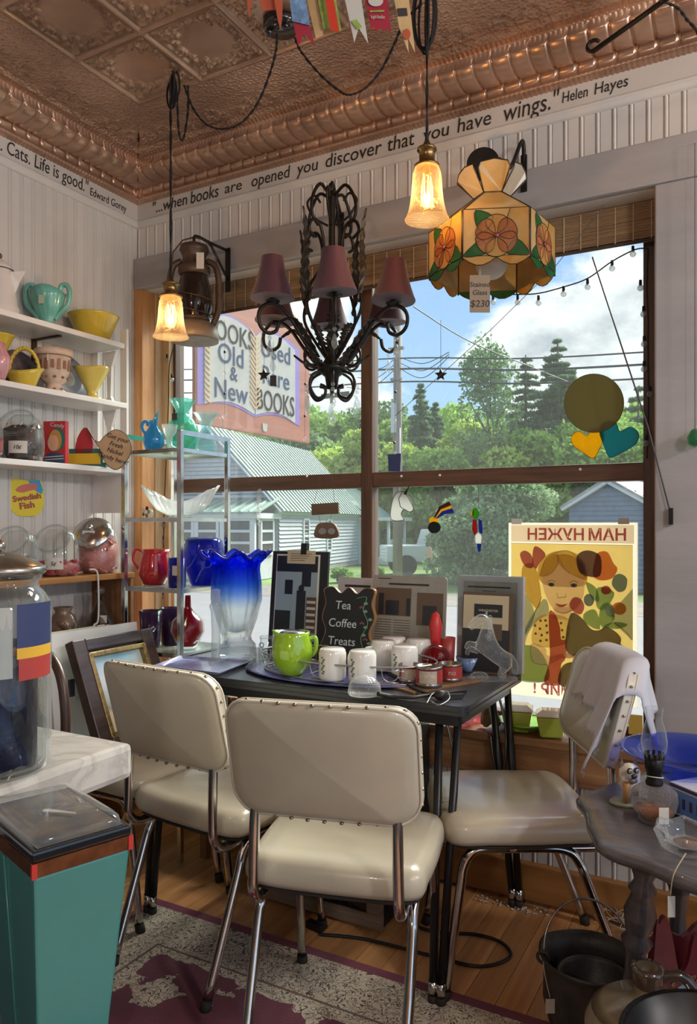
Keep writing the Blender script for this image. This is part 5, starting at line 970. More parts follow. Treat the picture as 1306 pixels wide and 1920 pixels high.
for i in range(4):
    a = R(-100)+PI/2*i
    MB().tube(smooth(rz(a, [(.012, 0, .02), (.075, 0, .10), (.125, 0, .18), (.11, 0, .25), (.06, 0, .32), (.042, 0, .40), (.062, 0, .465), (.10, 0, .47), (.115, 0, .435), (.09, 0, .415)]), 6), .0055, 7).build('cage_scroll', 'iron', ch)
    MB().tube(smooth(rz(a, [(.07, 0, .46), (.10, 0, .49), (.098, 0, .545), (.06, 0, .60), (.016, 0, .58)]), 6), .0055, 7).build('crown_scroll', 'iron', ch); MB().tube(smooth(rz(a+.5, [(.014, 0, .48), (.06, 0, .51), (.085, 0, .56), (.06, 0, .585), (.04, 0, .56)]), 6), .004, 7).build('crown_curl', 'iron', ch)
    leaf_strip(rz(a, [(.115, 0, .20), (.135, 0, .30), (.13, 0, .40), (.145, 0, .50)]), .015, 'tall_leaf', ch, side=V((math.cos(a), math.sin(a), 0)))
    leaf_strip(rz(a+.7, [(.015, 0, .04), (.04, 0, .09), (.05, 0, .13), (.07, 0, .15)]), .02, 'hub_leaf', ch, side=V((math.cos(a), math.sin(a), 0)))
for j in range(3): MB().sph((0, 0, -.085-.016*j), .008, n=8, m=6).build('crystal_bead', 'crystal', ch)
MB().lathe([(0, 0), (.005, -.01), (.014, -.045), (.008, -.062), (0, -.070)], 8, o=(0, 0, -.125)).build('crystal_drop', 'crystal', ch)
# wall brackets
def bracket(px, ytop, label, arm_to, z_arm):
    """iron wall bracket: plate on the head casing, arm out to the hook, diagonal"""
    w0 = V((arm_to.x+.10, YF-.03, 0)) if px is None else V((pY(px, 450, YF-.03).x, YF-.03, 0)); t = T('wall_bracket', label, 'bracket', (w0.x, w0.y, 0))
    A = V((0, -.004, z_arm)); E = V((arm_to.x-w0.x, arm_to.y-w0.y, z_arm)); 
    MB().bar(A+V((0, 0, .01)), A-V((0, 0, .17)), .022, .006, V((0, 1, 0))).build('wall_plate', 'iron', t); MB().tube(smooth([A, A.lerp(E, .5)+V((0, 0, .0)), A.lerp(E, .88)+V((0, 0, .004)), E+V((0, 0, -.004)), E+V((0, 0, -.03)), A.lerp(E, .93)+V((0, 0, -.035))], 5), .006, 8).build('arm', 'iron', t)
    MB().tube([A-V((0, 0, .12)), A.lerp(E, .55)], .005, 8).build('brace', 'iron', t); return t
bracket(640, 0, 'black iron bracket carrying the chandelier in front of the head casing', V((cq.x, cq.y, 0)), cq.z+.627)
# ---------------------------------------------------------------- barn lantern
lq = pY(364, 640, 2.27); k = 2.88/F; bl_ = T('barn_lantern', 'rusty brown barn lantern with wire guard hanging from an iron bracket', 'lantern', lq); pm('rust', '55443a', .5, .5, noise=(12, .4), bump=(30, .2)); pm('rust_pale', '8c8072', .5, .4, noise=(14, .3)); tg('sooty_glass', '7b6a5e', .35, '4a3a34', 1.45, .1)
MB().lathe([(0, 0), (45*k, 0), (47*k, 4*k), (44*k, 22*k), (38*k, 30*k), (30*k, 36*k), (0, 38*k)], 36).build('fount', 'rust_pale', bl_); MB().lathe([(0, -.001), (46*k, -.001)], 24).build('fount_base', 'rust_pale', bl_)
MB().lathe([(26*k, 38*k), (34*k, 62*k), (33*k, 92*k), (26*k, 122*k), (23*k, 126*k)], 30).build('globe', 'sooty_glass', bl_, fix=False)
MB().lathe([(27*k, 124*k), (30*k, 128*k), (30*k, 140*k), (24*k, 144*k), (22*k, 160*k), (26*k, 168*k), (28*k, 172*k), (26*k, 180*k), (12*k, 186*k), (0, 187*k)], 30).build('chimney_cap', 'rust', bl_); MB().lathe([(27*k, 36*k), (30*k, 40*k), (27*k, 46*k)], 24).build('burner', 'rust', bl_)
for s_ in (-1, 1):
    sd_ = V((CS, SN, 0))*s_; MB().tube(smooth([sd_*34*k+V((0, 0, 28*k)), sd_*46*k+V((0, 0, 60*k)), sd_*47*k+V((0, 0, 110*k)), sd_*40*k+V((0, 0, 142*k)), sd_*24*k+V((0, 0, 152*k))], 6), 6*k, 9).build('side_tube', 'rust', bl_)
for zz in (56, 84): MB().ring((0, 0, zz*k), 37*k, 1.2*k, (.25, 0, 1), 28, 5).build('wire_guard', 'rust', bl_)
bt = MB().tube([V((CS, SN, 0))*x_*k+V((0, 0, (140+z_)*k)) for x_, z_ in ((-44, 0), (-40, 30), (-22, 52), (0, 58), (22, 52), (40, 30), (44, 0))], 1.5*k, 6).build('bail', 'rust', bl_); MB().bx(10*k, 24*k, -30*k, -29*k, 128*k, 158*k).build('price_tag', 'lab_white', bl_, rot=(0, 0, YAW))
bracket(428, 0, 'black iron bracket carrying the barn lantern', V((lq.x, lq.y, 0)), lq.z+200*k)
# ---------------------------------------------------------------- stained-glass lamp
tq = pY(921, 478, 2.2); LZ = 2.006; tl = T('stained_glass_lamp', 'six-sided amber stained-glass lamp with orange flowers', 'lamp', (tq.x, tq.y, 0), YAW-R(30)-R(6)); pm('lead', '3f362c', .4, .7)
translucent('sg_amber', 'd9b06a', .55, .2, .08, 9, 'e6cf9a'); translucent('sg_amber2', 'd39a45', .55, .2, .08, 8, 'e0bd7a'); translucent('sg_orange', 'b8683a', .55, .2, .08, 14, 'cf8f62'); translucent('sg_green', '2d6b38', .55, .2, .08, 12, '3f8048'); translucent('sg_cream', 'd8cbb0', .55, .2, .08, 10, 'e6dcc8'); translucent('sg_red', '8e2430', .5, .1, .15); translucent('sg_white', 'e4e2dc', .5, .3, .05)
SR = .186; apo = SR*math.cos(PI/6); ZP1, ZP0, ZC, ZPT = 2.138, 2.006, 2.235, 2.305; sw = SR/2                # half side
def on_panel(a): return M.Rotation(a, 4, 'Z') @ M(((0, 0, 1, apo), (1, 0, 0, 0), (0, 1, 0, ZP0), (0, 0, 0, 1)))       # (u across, v up) on face, outward +x
Hp = ZP1-ZP0
def petal(c, a, r0, r1, wd): d = V((math.cos(a), math.sin(a))); n_ = V((-d.y, d.x)); cc = V(c); return [tuple(cc+d*u*r1+n_*wd*v) for u, v in ((.12, -.12), (.45, -.5), (.82, -.52), (1.0, -.2), (1.0, .2), (.82, .52), (.45, .5), (.12, .12))]
pieces = []; fc = (0.0, Hp*.42)
pieces.append(('amber_pane', 'sg_amber', [(-sw, 0), (sw, 0), (sw, Hp), (-sw, Hp)], 0))
pieces.append(('amber_pane', 'sg_amber2', [(sw*.42, Hp), (sw*.97, Hp), (sw*.97, Hp*.05), (sw*.5, Hp*.3), (sw*.28, Hp*.72)], .0008))
for q in range(6): pieces.append(('petal', 'sg_orange' if q % 3 else 'sg_amber2', smooth2(petal(fc, R(90+60*q), .2, .058, .056), 2), .0018))
pieces.append(('leaf', 'sg_green', smooth2([(-sw*.62, Hp*.97), (-sw*.1, Hp*.82), (-sw*.36, Hp*.5), (-sw*.6, Hp*.66)], 3), .0013)); pieces.append(('leaf', 'sg_green', smooth2([(-sw*.98, Hp*.02), (-sw*.45, Hp*.34), (-sw*.28, Hp*.08), (-sw*.6, Hp*.0)], 3), .0013)); pieces.append(('leaf', 'sg_green', smooth2([(sw*.98, Hp*.02), (sw*.6, Hp*.34), (sw*.3, Hp*.06), (sw*.6, Hp*.0)], 3), .0013))
pm_ = []
for nm, mt, ol, off in pieces:
    me = MB().prism(ol, off, off+.0018, M(((0, 0, 1, 0), (1, 0, 0, 0), (0, 1, 0, 0), (0, 0, 0, 1)))).mesh(nm); me.materials.append(MATS[mt])
    le = MB().tube([V((off+.0015, p[0], p[1])) for p in ol], .0014, 4, closed=True).mesh('lead_line'); le.materials.append(MATS['lead']); pm_.append((nm, me, le))
def dirf(a): return V((math.cos(a), math.sin(a), 0))
for i in range(6):
    a = PI/3*i-PI/2+PI/6; loc = dirf(a)*apo+V((0, 0, ZP0))
    for nm, me, le in pm_:
        o = link(nm, me, None, tl, loc, (0, 0, a)); link('lead_line', le, None, o)
    jw = MB().sph((.006, fc[0], fc[1]), .007, (.6, 1, 1), 10, 6).build('jewel', 'sg_red', tl, loc, (0, 0, a))
    v0, v1 = dirf(a-PI/6), dirf(a+PI/6); rc = .052
    q = [v0*SR+V((0, 0, ZP1)), v1*SR+V((0, 0, ZP1)), v1*rc+V((0, 0, ZC)), v0*rc+V((0, 0, ZC))]; MB().add(q, [(0, 1, 2, 3)]).build('shoulder_pane', 'sg_amber', tl, fix=False)
    MB().tube([v0*SR+V((0, 0, ZP0-.012)), v0*SR+V((0, 0, ZP1)), v0*rc+V((0, 0, ZC))], .0025, 5).build('came', 'lead', tl); MB().tube([v0*SR+V((0, 0, ZP1)), v1*SR+V((0, 0, ZP1))], .0022, 5).build('came', 'lead', tl); MB().tube([v0*rc+V((0, 0, ZC)), v1*rc+V((0, 0, ZC))], .0035, 5).build('came', 'lead', tl)
    # wavy skirt under each face
    n = 10; top = [(-sw+2*sw*j/n, 0) for j in range(n+1)]; bot = [(-sw+2*sw*j/n, -.022*abs(math.sin(2*PI*j/n))-.004) for j in range(n, -1, -1)]; sk = MB().prism(top+bot, 0, .0018, on_panel(a)).build('skirt_pane', 'sg_green' if i % 2 else 'sg_amber2', tl); MB().tube([on_panel(a) @ V((p[0], p[1], .001)) for p in bot], .0015, 4).build('lead_line', 'lead', sk)
    tn = dirf(a+PI/2); hw = rc*.5; c0 = dirf(a)*rc*.87+V((0, 0, ZC)); c1 = dirf(a)*(rc+.04)+V((0, 0, ZPT)); P = [c0-tn*hw, c0+tn*hw, c1+tn*hw*1.75-V((0, 0, .018)), c1+tn*hw*1.5, c1+dirf(a)*.004+V((0, 0, .006)), c1-tn*hw*1.5, c1-tn*hw*1.75-V((0, 0, .018))]
    cp_ = MB().add(P, [tuple(range(7))]).build('crown_petal', 'sg_cream' if i % 2 else 'sg_amber', tl, fix=False); MB().tube(P, .0018, 4, closed=True).build('lead_line', 'lead', cp_)
MB().sph((0, 0, ZP0+.028), .047, (1, 1, .9), 24, 14).build('globe_bulb', 'sg_white', tl); MB().cyl((0, 0, ZC), (0, 0, ZP0+.06), .014).build('socket', 'brass', tl); MB().lathe([(0, ZC+.02), (.045, ZC+.0), (.05, ZC-.004)], 24).build('cap', 'brass', tl); MB().ring((0, 0, ZC+.045), .014, .003, (1, 0, 0)).build('top_ring', 'brass', tl); MB().cyl((0, 0, ZC+.015), (0, 0, ZC+.035), .004).build('top_stem', 'brass', tl)
tgp = pY(899, 552, 2.03); tgk = (-tgp.x*SN+tgp.y*CS)/F; tt = T('price_card', 'tall brown card tag hanging under the stained-glass lamp', 'price tag', tgp, YAW); pm('card_brown', '8f7d68', .7)
MB().bx(-19*tgk, 19*tgk, -.0006, .0006, -34*tgk, 36*tgk).build('card', 'card_brown', tt)
for i, (s_, sz) in enumerate((('Stained', 13), ('Glass', 13), ('$230', 18))): text('lettering', s_, sz*tgk, 'ink', tt, (0, -.0012, (18-15*i-(6 if i == 2 else 0))*tgk), (PI/2, 0, 0), shear=.1, ext=.0003)
MB().tube([(0, 0, 34*tgk), (.004, .02, 50*tgk), (0, .05, 66*tgk)], .0012, 5).build('string', pm('string_tan', 'b9a58a', .8), tt)
w0 = pY(982, 360, YF-.03); ab = T('lamp_arm', 'curved black iron arm with a dark disc carrying the stained-glass lamp', 'bracket', (w0.x, w0.y, 0)); E = V((tq.x-w0.x, tq.y-w0.y, ZC+.06))
MB().bar((0, -.003, w0.z+.0), (0, -.003, w0.z+.12), .02, .008, V((0, 1, 0))).build('wall_plate', 'iron', ab); MB().tube(smooth([V((0, 0, w0.z+.08)), V((0, -.02, w0.z+.16)), E.lerp(V((0, 0, 0)), .35)*V((1, 1, 0)).x+V((0, 0, 0)) if False else V((E.x*.45, E.y*.45, ZC+.15)), V((E.x*.8, E.y*.8, ZC+.14)), E+V((0, 0, .02)), E], 7), .0065, 8).build('arm', 'iron', ab)
dq = pY(905, 306, 2.33); MB().cyl((dq.x-w0.x, dq.y-w0.y, dq.z), (dq.x-w0.x-.004, dq.y-w0.y+.012, dq.z), .052, None, 28).build('disc', 'iron', ab)
# ---------------------------------------------------------------- tea-packet bunting
bt_ = T('tea_bunting', 'string of tea-packet pennants hanging under the ceiling', 'bunting', pD(620, -22, 1.85)); kb = 1.85/F; o0 = bt_.location.copy()
def bp_(px, py, d=0): return pD(px, py, 1.85-d)-o0
MB().tube([bp_(425, -30), bp_(540, -18), bp_(640, -20), bp_(740, -16), bp_(830, -40)], .0015, 5).build('string', 'string_tan', bt_)
pm('tea_orange', 'b5553a', .6); pm('tea_blue', '6f8fb5', .6, noise=(60, .4)); pm('tea_crimson', 'a02438', .6); pm('tea_green', '8fa84f', .6, noise=(50, .3)); pm('tea_redorange', 'c93a25', .6); pm('tea_tan', 'c9a878', .6, noise=(30, .1)); pm('tea_black', '3a3436', .6)
def flag(pts, mat, d=0, parent=None, nm='pennant'):
    vs = [bp_(a, b, d) for a, b in pts]; n_ = (vs[1]-vs[0]).cross(vs[2]-vs[0]).normalized()*.0005; n = len(vs); return MB().add([v-n_ for v in vs]+[v+n_ for v in vs], [tuple(range(n))[::-1], tuple(range(n, 2*n))]+[(i, (i+1) % n, n+(i+1) % n, n+i) for i in range(n)]).build(nm, mat, parent or bt_)
flag([(460, -22), (475, -22), (467, 36)], 'tea_orange'); flag([(480, -20), (520, -20), (516, 18), (492, 20)], 'tea_orange'); flag([(510, -20), (530, -20), (529, 30), (526, 56), (521, 40)], 'tea_orange', .01)
f = flag([(540, -20), (570, -20), (580, 50), (591, 88), (570, 62), (559, 88), (549, 40)], 'tea_crimson'); flag([(540, -20), (570, -20), (581, 48), (548, 40)], 'tea_blue', .004, f, 'print_panel')
f = flag([(592, -20), (626, -20), (640, 58), (622, 56), (606, 54)], 'tea_green', -.01); flag([(606, -20), (622, -20), (636, 60), (619, 57)], 'tea_redorange', .004, f, 'print_panel')
f = flag([(642, -20), (674, -20), (690, 82), (672, 52), (664, 80)], 'lab_white'); flag([(658, 40), (668, 36), (678, 50), (670, 56)], 'tea_green', .004, f, 'print_panel')
f = flag([(680, -20), (724, -20), (733, 62), (726, 52), (720, 60), (713, 50), (706, 60), (700, 50), (696, 58)], 'tea_crimson'); flag(el(704, 2, 14, 10), 'lab_white', .004, f, 'print_panel'); flag([(693, 20), (720, 19), (720, 22), (693, 23)], 'tea_green', .004, f, 'print_panel')
tx = text('lettering', 'English Breakfast', .012, 'lab_white', f, ext=.0003, sx=.42); tx.location = bp_(708, 32, .006); tx.rotation_euler = (PI/2, 0, YAW)
f = flag([(735, -20), (764, -20), (774, 64), (778, 100), (764, 70), (766, 100), (748, 52)], 'tea_tan'); flag([(744, 16), (762, 15), (764, 29), (746, 30)], 'tea_black', .004, f, 'print_panel'); flag(el(762, 64, 7, 10), 'tea_orange', .004, f, 'print_panel')
flag([(570, -20), (590, -20), (606, 66), (592, 72)], 'tea_tan', -.02)
# iron rod at the top right
a, b = pD(1112, 96, 1.95), pD(1420, -125, 1.6); rd = T('iron_rod', 'black iron rod with a curled hook end at the top right', 'rod', a); MB().tube([V((0, 0, 0)), (b-a)*.5, b-a, b-a+V((0, 0, .0))], .0065, 10).build('rod', 'iron', rd); MB().tube([V((0, 0, 0))]+[V((-.016*math.sin(q), 0, .014-.014*math.cos(q))) for q in [R(30*i) for i in range(1, 9)]], .005, 8).build('hook', 'iron', rd); MB().cyl(b-a, V((b.x-a.x, b.y-a.y, CEIL-a.z)), .006).build('drop_rod', 'iron', rd)
tag(cord(MB(), [pD(1238, 2, 1.78), pD(1270, 15, 1.80), pD(1295, 45, 1.82), pD(1330, 60, 1.8), V((pD(1330, 0, 1.8).x, pD(1330, 0, 1.8).y, CEIL-.002))], .003).build('hanging_cord', 'cord', fix=False), 'thin black cord hanging beside the iron rod', 'cord')
# ---------------------------------------------------------------- reed blind, its cord and the string lights
wood('reed', '9a7b58', '5d4733', 0, 6, .6); wood('reed_dark', '7b6048', '4a3828', 0, 6, .6)
bd_ = T('reed_blind', 'brown woven reed roman blind drawn up under the window head', 'blind', (-1.35, 2.585, 2.285)); xa, xb = XW0+.03+1.35, XW1-.012+1.35
for lyr, (yy, zl) in enumerate(((.0, -.126), (-.012, -.115))):
    b = MB(); z = -.003; rr = random.Random(lyr)
    while z > zl: b.box(((xa+xb)/2, yy+rr.uniform(-.001, .001), z), (xb-xa, .004, .0046)); z -= .0054
    o = b.build('reeds', 'reed' if lyr else 'reed_dark', bd_); o['kind'] = 'stuff'
x = xa+.03
while x < xb: MB().box((x, -.0155, -.06), (.003, .001, .118)).build('weave_cord', 'string_tan', bd_); x += .055
MB().bx(xa, xb, -.014, .014, -.003, .006).build('head_rail', 'reed_dark', bd_)
a, b, c = pY(1110, 482, 2.54), pY(1214, 800, 2.466), pY(1257, 965, 2.458); bc_ = T('blind_cord', 'taut blind cord running diagonally to a cleat on the right casing', 'cord', a); MB().tube([(0, 0, 0), b-a, c-a], .0024, 6).build('cord', pm('cord_grey', '4b4a4c', .7), bc_); MB().bx(c.x-a.x-.006, c.x-a.x+.006, c.y-a.y-.006, c.y-a.y+.008, c.z-a.z-.03, c.z-a.z+.02).build('cleat', 'iron', bc_)
def bulbs(name, lab, wirepts, bpts, y, hang=.012):
    t = T(name, lab, 'string lights', pY(wirepts[0][0], wirepts[0][1], y)); o = t.location.copy(); MB().tube(smooth([pY(a, b, y)-o for a, b in wirepts], 6), .0022, 6).build('wire', 'cord', t)
    for a, b in bpts:
        p = pY(a, b, y)-o; bu2 = MB().sph(p, .0105, n=12, m=8).build('bulb', 'bulb_glass2', t); MB().cyl(p+V((0, 0, .008)), p+V((0, 0, .026)), .005, .0045, 10).build('socket', 'cord', bu2)
tg('bulb_glass2', 'd9dcdc', .35, 'cfd3d4', 1.5, .05)
bulbs('string_lights', 'string of clear globe bulbs sagging across the upper right pane', [(841, 524), (880, 544), (924, 551), (970, 552), (1009, 550), (1056, 538), (1101, 522), (1147, 490), (1190, 468), (1214, 466)], [(841, 537), (924, 567), (970, 567), (1009, 568), (1056, 551), (1101, 538), (1147, 503), (1186, 476)], 2.625)
bulbs('string_lights', 'clear globe bulbs strung down the right window stile', [(1214, 466), (1212, 540), (1214, 590), (1214, 650), (1215, 740), (1214, 800), (1212, 860)], [(1200, 540), (1206, 589), (1207, 645), (1207, 692), (1218, 739), (1211, 831)], 2.625)
bulbs('string_lights', 'clear globe bulbs strung down the left window stile', [(330, 640), (318, 680), (316, 750), (312, 850), (308, 950), (306, 1040), (302, 1110)], [(313, 675), (322, 712), (297, 748), (308, 985), (305, 1015), (305, 1120)], 2.60)
tag(MB().tube([pY(1133, 384, 2.45), pY(1040, 500, 2.46), pY(920, 618, 2.47), pY(740, 780, 2.48)], .0011, 5).build('thread', 'cord_grey', fix=False), 'thin thread stretched diagonally before the upper right pane', 'thread')
# ================================================================ chrome shelf stand and its glass
EX0, EX1, EY0, EY1 = -2.175, -1.893, 2.15, 2.43
et = T('chrome_etagere', 'chrome stand with glass shelves left of the black table', 'shelf stand', ((EX0+EX1)/2, (EY0+EY1)/2, 0)); ew, ed = (EX1-EX0)/2, (EY1-EY0)/2; tg('shelf_glass', 'dfeee8', .06, 'd5e8e0', 1.45, .02)
for sx_ in (-1, 1):
    for sy_ in (-1, 1): MB().bx(sx_*ew-.009, sx_*ew+.009, sy_*ed-.009, sy_*ed+.009, 0, 1.604).build('post', 'chrome', et, bevel=.0015)
EZ = (1.54, 1.28, 1.013, .772, .42)
for z in EZ:
    for sy_ in (-1, 1): MB().bx(-ew, ew, sy_*ed-.006, sy_*ed+.006, z-.016, z-.002).build('rail', 'chrome', et)
    for sx_ in (-1, 1): MB().bx(sx_*ew-.006, sx_*ew+.006, -ed, ed, z-.016, z-.002).build('rail', 'chrome', et)
    MB().bx(-ew+.008, ew-.008, -ed+.008, ed-.008, z-.006, z).build('glass_shelf', 'shelf_glass', et)
for sx_ in (-1, 1): MB().bx(sx_*ew-.008, sx_*ew+.008, -ed, ed, 1.586, 1.604).build('top_rail', 'chrome', et)
def oy(px, y, z): d = ray(px, HY); k_ = y/d.y; return V((d.x*k_, y, z)), k_/F     # place on a shelf at depth y; metres per pixel there
tg('glass_teal', '9fe0d0', .30, '6fc4b4', 1.5, .04, (40, .5)); tg('glass_sky', '6fc0e8', .45, '3fa0d8', 1.5, .04); tg('glass_ice', 'd5f0f0', .15, 'b5e0e4', 1.5, .03); tg('glass_cobalt', '2238c0', .45, '1a2fb0', 1.5, .03); tg('glass_blue', '4060e0', .25, '3050d0', 1.5, .02); tg('glass_red', 'b01020', .55, '9c1020', 1.5, .03); tg('glass_purple', '7a5080', .45, '5c3a66', 1.5, .06, (50, .4)); tg('crystal_clear', 'f8fbfb', .05, 'ffffff', 1.5, .02, (55, .5), .9, .75); pm('red_glaze', 'b3222a', .12, coat=.8); tg('frost_clear', 'f0f3f3', .25, 'e4e8e8', 1.55, .05, (30, .3))
p, k = oy(342, 2.33, EZ[0]); o = T('ruffled_vase', 'large seafoam crackle-glass vase with ruffled neck on the chrome stand', 'vase', p); MB().lathe([(0, 0), (20*k, 0), (28*k, 12*k), (32*k, 30*k), (28*k, 52*k), (17*k, 68*k), (12*k, 78*k), (18*k, 92*k), (23*k, 100*k)], 36, fn=lambda a, r, z: (r*(1+(.14*math.sin(8*a) if z > 85*k else .02*math.sin(8*a))), z)).build('body', 'glass_teal', o, fix=False); MB().bx(-6*k, 6*k, -.0, .001, 58*k, 72*k).build('price_tag', 'counter_dark', o, (0, -22*k, 0))
p, k = oy(288, 2.20, EZ[0]); o = T('blue_glass_ewer', 'small bright blue glass ewer with curled handle on the chrome stand', 'ewer', p, YAW); MB().lathe([(0, 0), (14*k, 0), (19*k, 14*k), (18*k, 30*k), (10*k, 42*k), (7*k, 48*k), (9*k, 56*k)], 28, fn=lambda a, r, z: (r*(1+.05*math.cos(a*10)), z+(max(0, math.cos(a))*18*k if z > 50*k else 0))).build('body', 'glass_sky', o, fix=False); MB().tube(smooth([(-16*k, 0, 32*k), (-22*k, 0, 44*k), (-18*k, 0, 54*k), (-11*k, 0, 52*k), (-12*k, 0, 46*k)]), 3*k, 8).build('handle', 'glass_sky', o)
p, k = oy(386, 2.37, EZ[0]); o = T('ice_glass_ewer', 'pale icy glass ewer with flared mouth and clear handle on the chrome stand', 'ewer', p, YAW); MB().lathe([(0, 0), (18*k, 0), (20*k, 14*k), (13*k, 34*k), (8*k, 48*k), (15*k, 66*k), (22*k, 76*k)], 28, fn=lambda a, r, z: (r*(1+(.15*math.sin(6*a) if z > 60*k else 0)), z)).build('body', 'glass_ice', o, fix=False); MB().tube(smooth([(9*k, 0, 66*k), (26*k, 0, 70*k), (32*k, 0, 52*k), (24*k, 0, 32*k), (14*k, 0, 26*k)]), 2.5*k, 8).build('handle', 'clear_glass', o)
p, k = oy(318, 2.195, EZ[0]); tag(MB().lathe([(0, 0), (14*k, 0), (14*k, 3*k), (5*k, 8*k), (5*k, 22*k), (12*k, 32*k), (15*k, 46*k)], 20).build('glass_goblet', 'frost_clear', loc=p, fix=False), 'small cut clear-glass goblet before the seafoam vase', 'goblet')
p, k = oy(338, 2.29, EZ[1]); o = T('crystal_swirl_bowl', 'swooping ribbed crystal bowl on the second level of the chrome stand', 'bowl', p, YAW)
w_ = MB().lathe([(0, 5*k), (16*k, 6*k), (26*k, 16*k), (33*k, 32*k), (38*k, 48*k), (42*k, 60*k)], 72, fn=lambda a, r, z: (r*(1+.03*math.cos(24*a)), z*(.50+.50*math.cos(a)**2)+2*k*math.sin(6*a)*(z/(60*k))), sx=1.72, sy=.95).build('body', tg('ribbed_crystal', 'f2f5f5', .30, 'ffffff', 1.5, .04, None, .8, .8), o, fix=False); md = w_.modifiers.new('t', 'SOLIDIFY'); md.thickness = .004
MB().lathe([(0, 0), (20*k, 0), (22*k, 3*k), (10*k, 9*k), (0, 9*k)], 20).build('foot', 'frost_clear', o)
p, k = oy(278, 2.235, EZ[1]); o = T('glass_flower', 'small painted glass flower at the left of the crystal bowl', 'ornament', p); MB().sph((0, 0, 9*k), 9*k, (1.2, 1, 1)).build('body', 'frost_clear', o)
for q in range(5): MB().sph((7*k*math.cos(q*1.25), -6*k, 11*k+7*k*math.sin(q*1.25)), 4*k, (1, .5, 1), 8, 6).build('petal', ('tea_green', 'glass_red', 'lab_white', 'brass', 'tea_orange')[q], o)
p, k = oy(290, 2.26, EZ[2]); o = T('red_pitcher', 'glossy red ceramic pitcher on the third level of the chrome stand', 'pitcher', p, YAW); MB().lathe([(0, 0), (19*k, 0), (22*k, 2*k), (30*k, 20*k), (29*k, 36*k), (24*k, 56*k), (25*k, 67*k), (23*k, 66*k), (21*k, 54*k), (0, 20*k)], 36, fn=lambda a, r, z: (r*(1+(.28*max(0, math.cos(a))**6 if z > 60*k else 0)), z)).build('body', 'red_glaze', o); MB().tube(smooth([(-23*k, 0, 64*k), (-36*k, 0, 66*k), (-40*k, 0, 48*k), (-32*k, 0, 32*k), (-26*k, 0, 30*k)]), 3.2*k, 8).build('handle', 'red_glaze', o)
p, k = oy(332, 2.20, EZ[2]); o = T('cobalt_tumbler', 'straight cobalt-blue glass tumbler beside the red pitcher', 'tumbler', p); MB().lathe([(0, 0), (15*k, 0), (16*k, 3*k), (17*k, 56*k), (15.5*k, 56*k), (14.5*k, 5*k), (0, 4*k)], 28).build('body', 'glass_cobalt', o); MB().bx(-5*k, 5*k, -18.5*k, -18*k, 24*k, 42*k).build('price_tag', 'lab_white', o, rot=(0, 0, YAW))
p, k = oy(382, 2.34, EZ[2]); o = T('cobalt_vase', 'round cobalt-blue glass vase with etched vines on the chrome stand', 'vase', p); MB().lathe([(0, 0), (22*k, 0), (25*k, 4*k), (35*k, 34*k), (38*k, 62*k), (34*k, 84*k), (28*k, 90*k), (26*k, 88*k), (32*k, 80*k)], 32).build('body', 'glass_cobalt', o, fix=False)
for q in range(6): MB().tube(smooth([V((37*k*math.cos(q+u*.35)*(1+.0), 37*k*math.sin(q+u*.35), 14*k+u*14*k+5*k*math.sin(u*3+q))) for u in range(5)], 5), .9*k, 5).build('etched_vine', 'glass_ice', o)
for i, (px, yy, h_) in enumerate(((282, 2.21, 70), (320, 2.30, 70))):
    p, k = oy(px, yy, EZ[3]); tag(MB().lathe([(0, 0), (16*k, 0), (17*k, 3*k), (21*k, h_*k), (19.5*k, h_*k), (15.5*k, 5*k), (0, 4*k)], 30).build('purple_tumbler', 'glass_purple', loc=p), ('purple bubbled glass tumbler in front at the bottom of the chrome stand', 'purple bubbled glass tumbler behind, next to the red bottle vase')[i], 'tumbler', 'purple tumblers')
p, k = oy(352, 2.24, EZ[3]); o = T('red_bottle_vase', 'ruby glass bottle vase with thin neck and clear casing', 'vase', p); MB().lathe([(0, 6*k), (16*k, 8*k), (29*k, 34*k), (27*k, 52*k), (12*k, 70*k), (6*k, 80*k), (5*k, 102*k), (3.5*k, 102*k)], 32).build('body', 'glass_red', o, fix=False); MB().lathe([(0, 0), (14*k, 0), (20*k, 10*k), (32*k, 36*k), (29*k, 55*k), (14*k, 70*k)], 32).build('casing', 'clear_glass', o, fix=False)
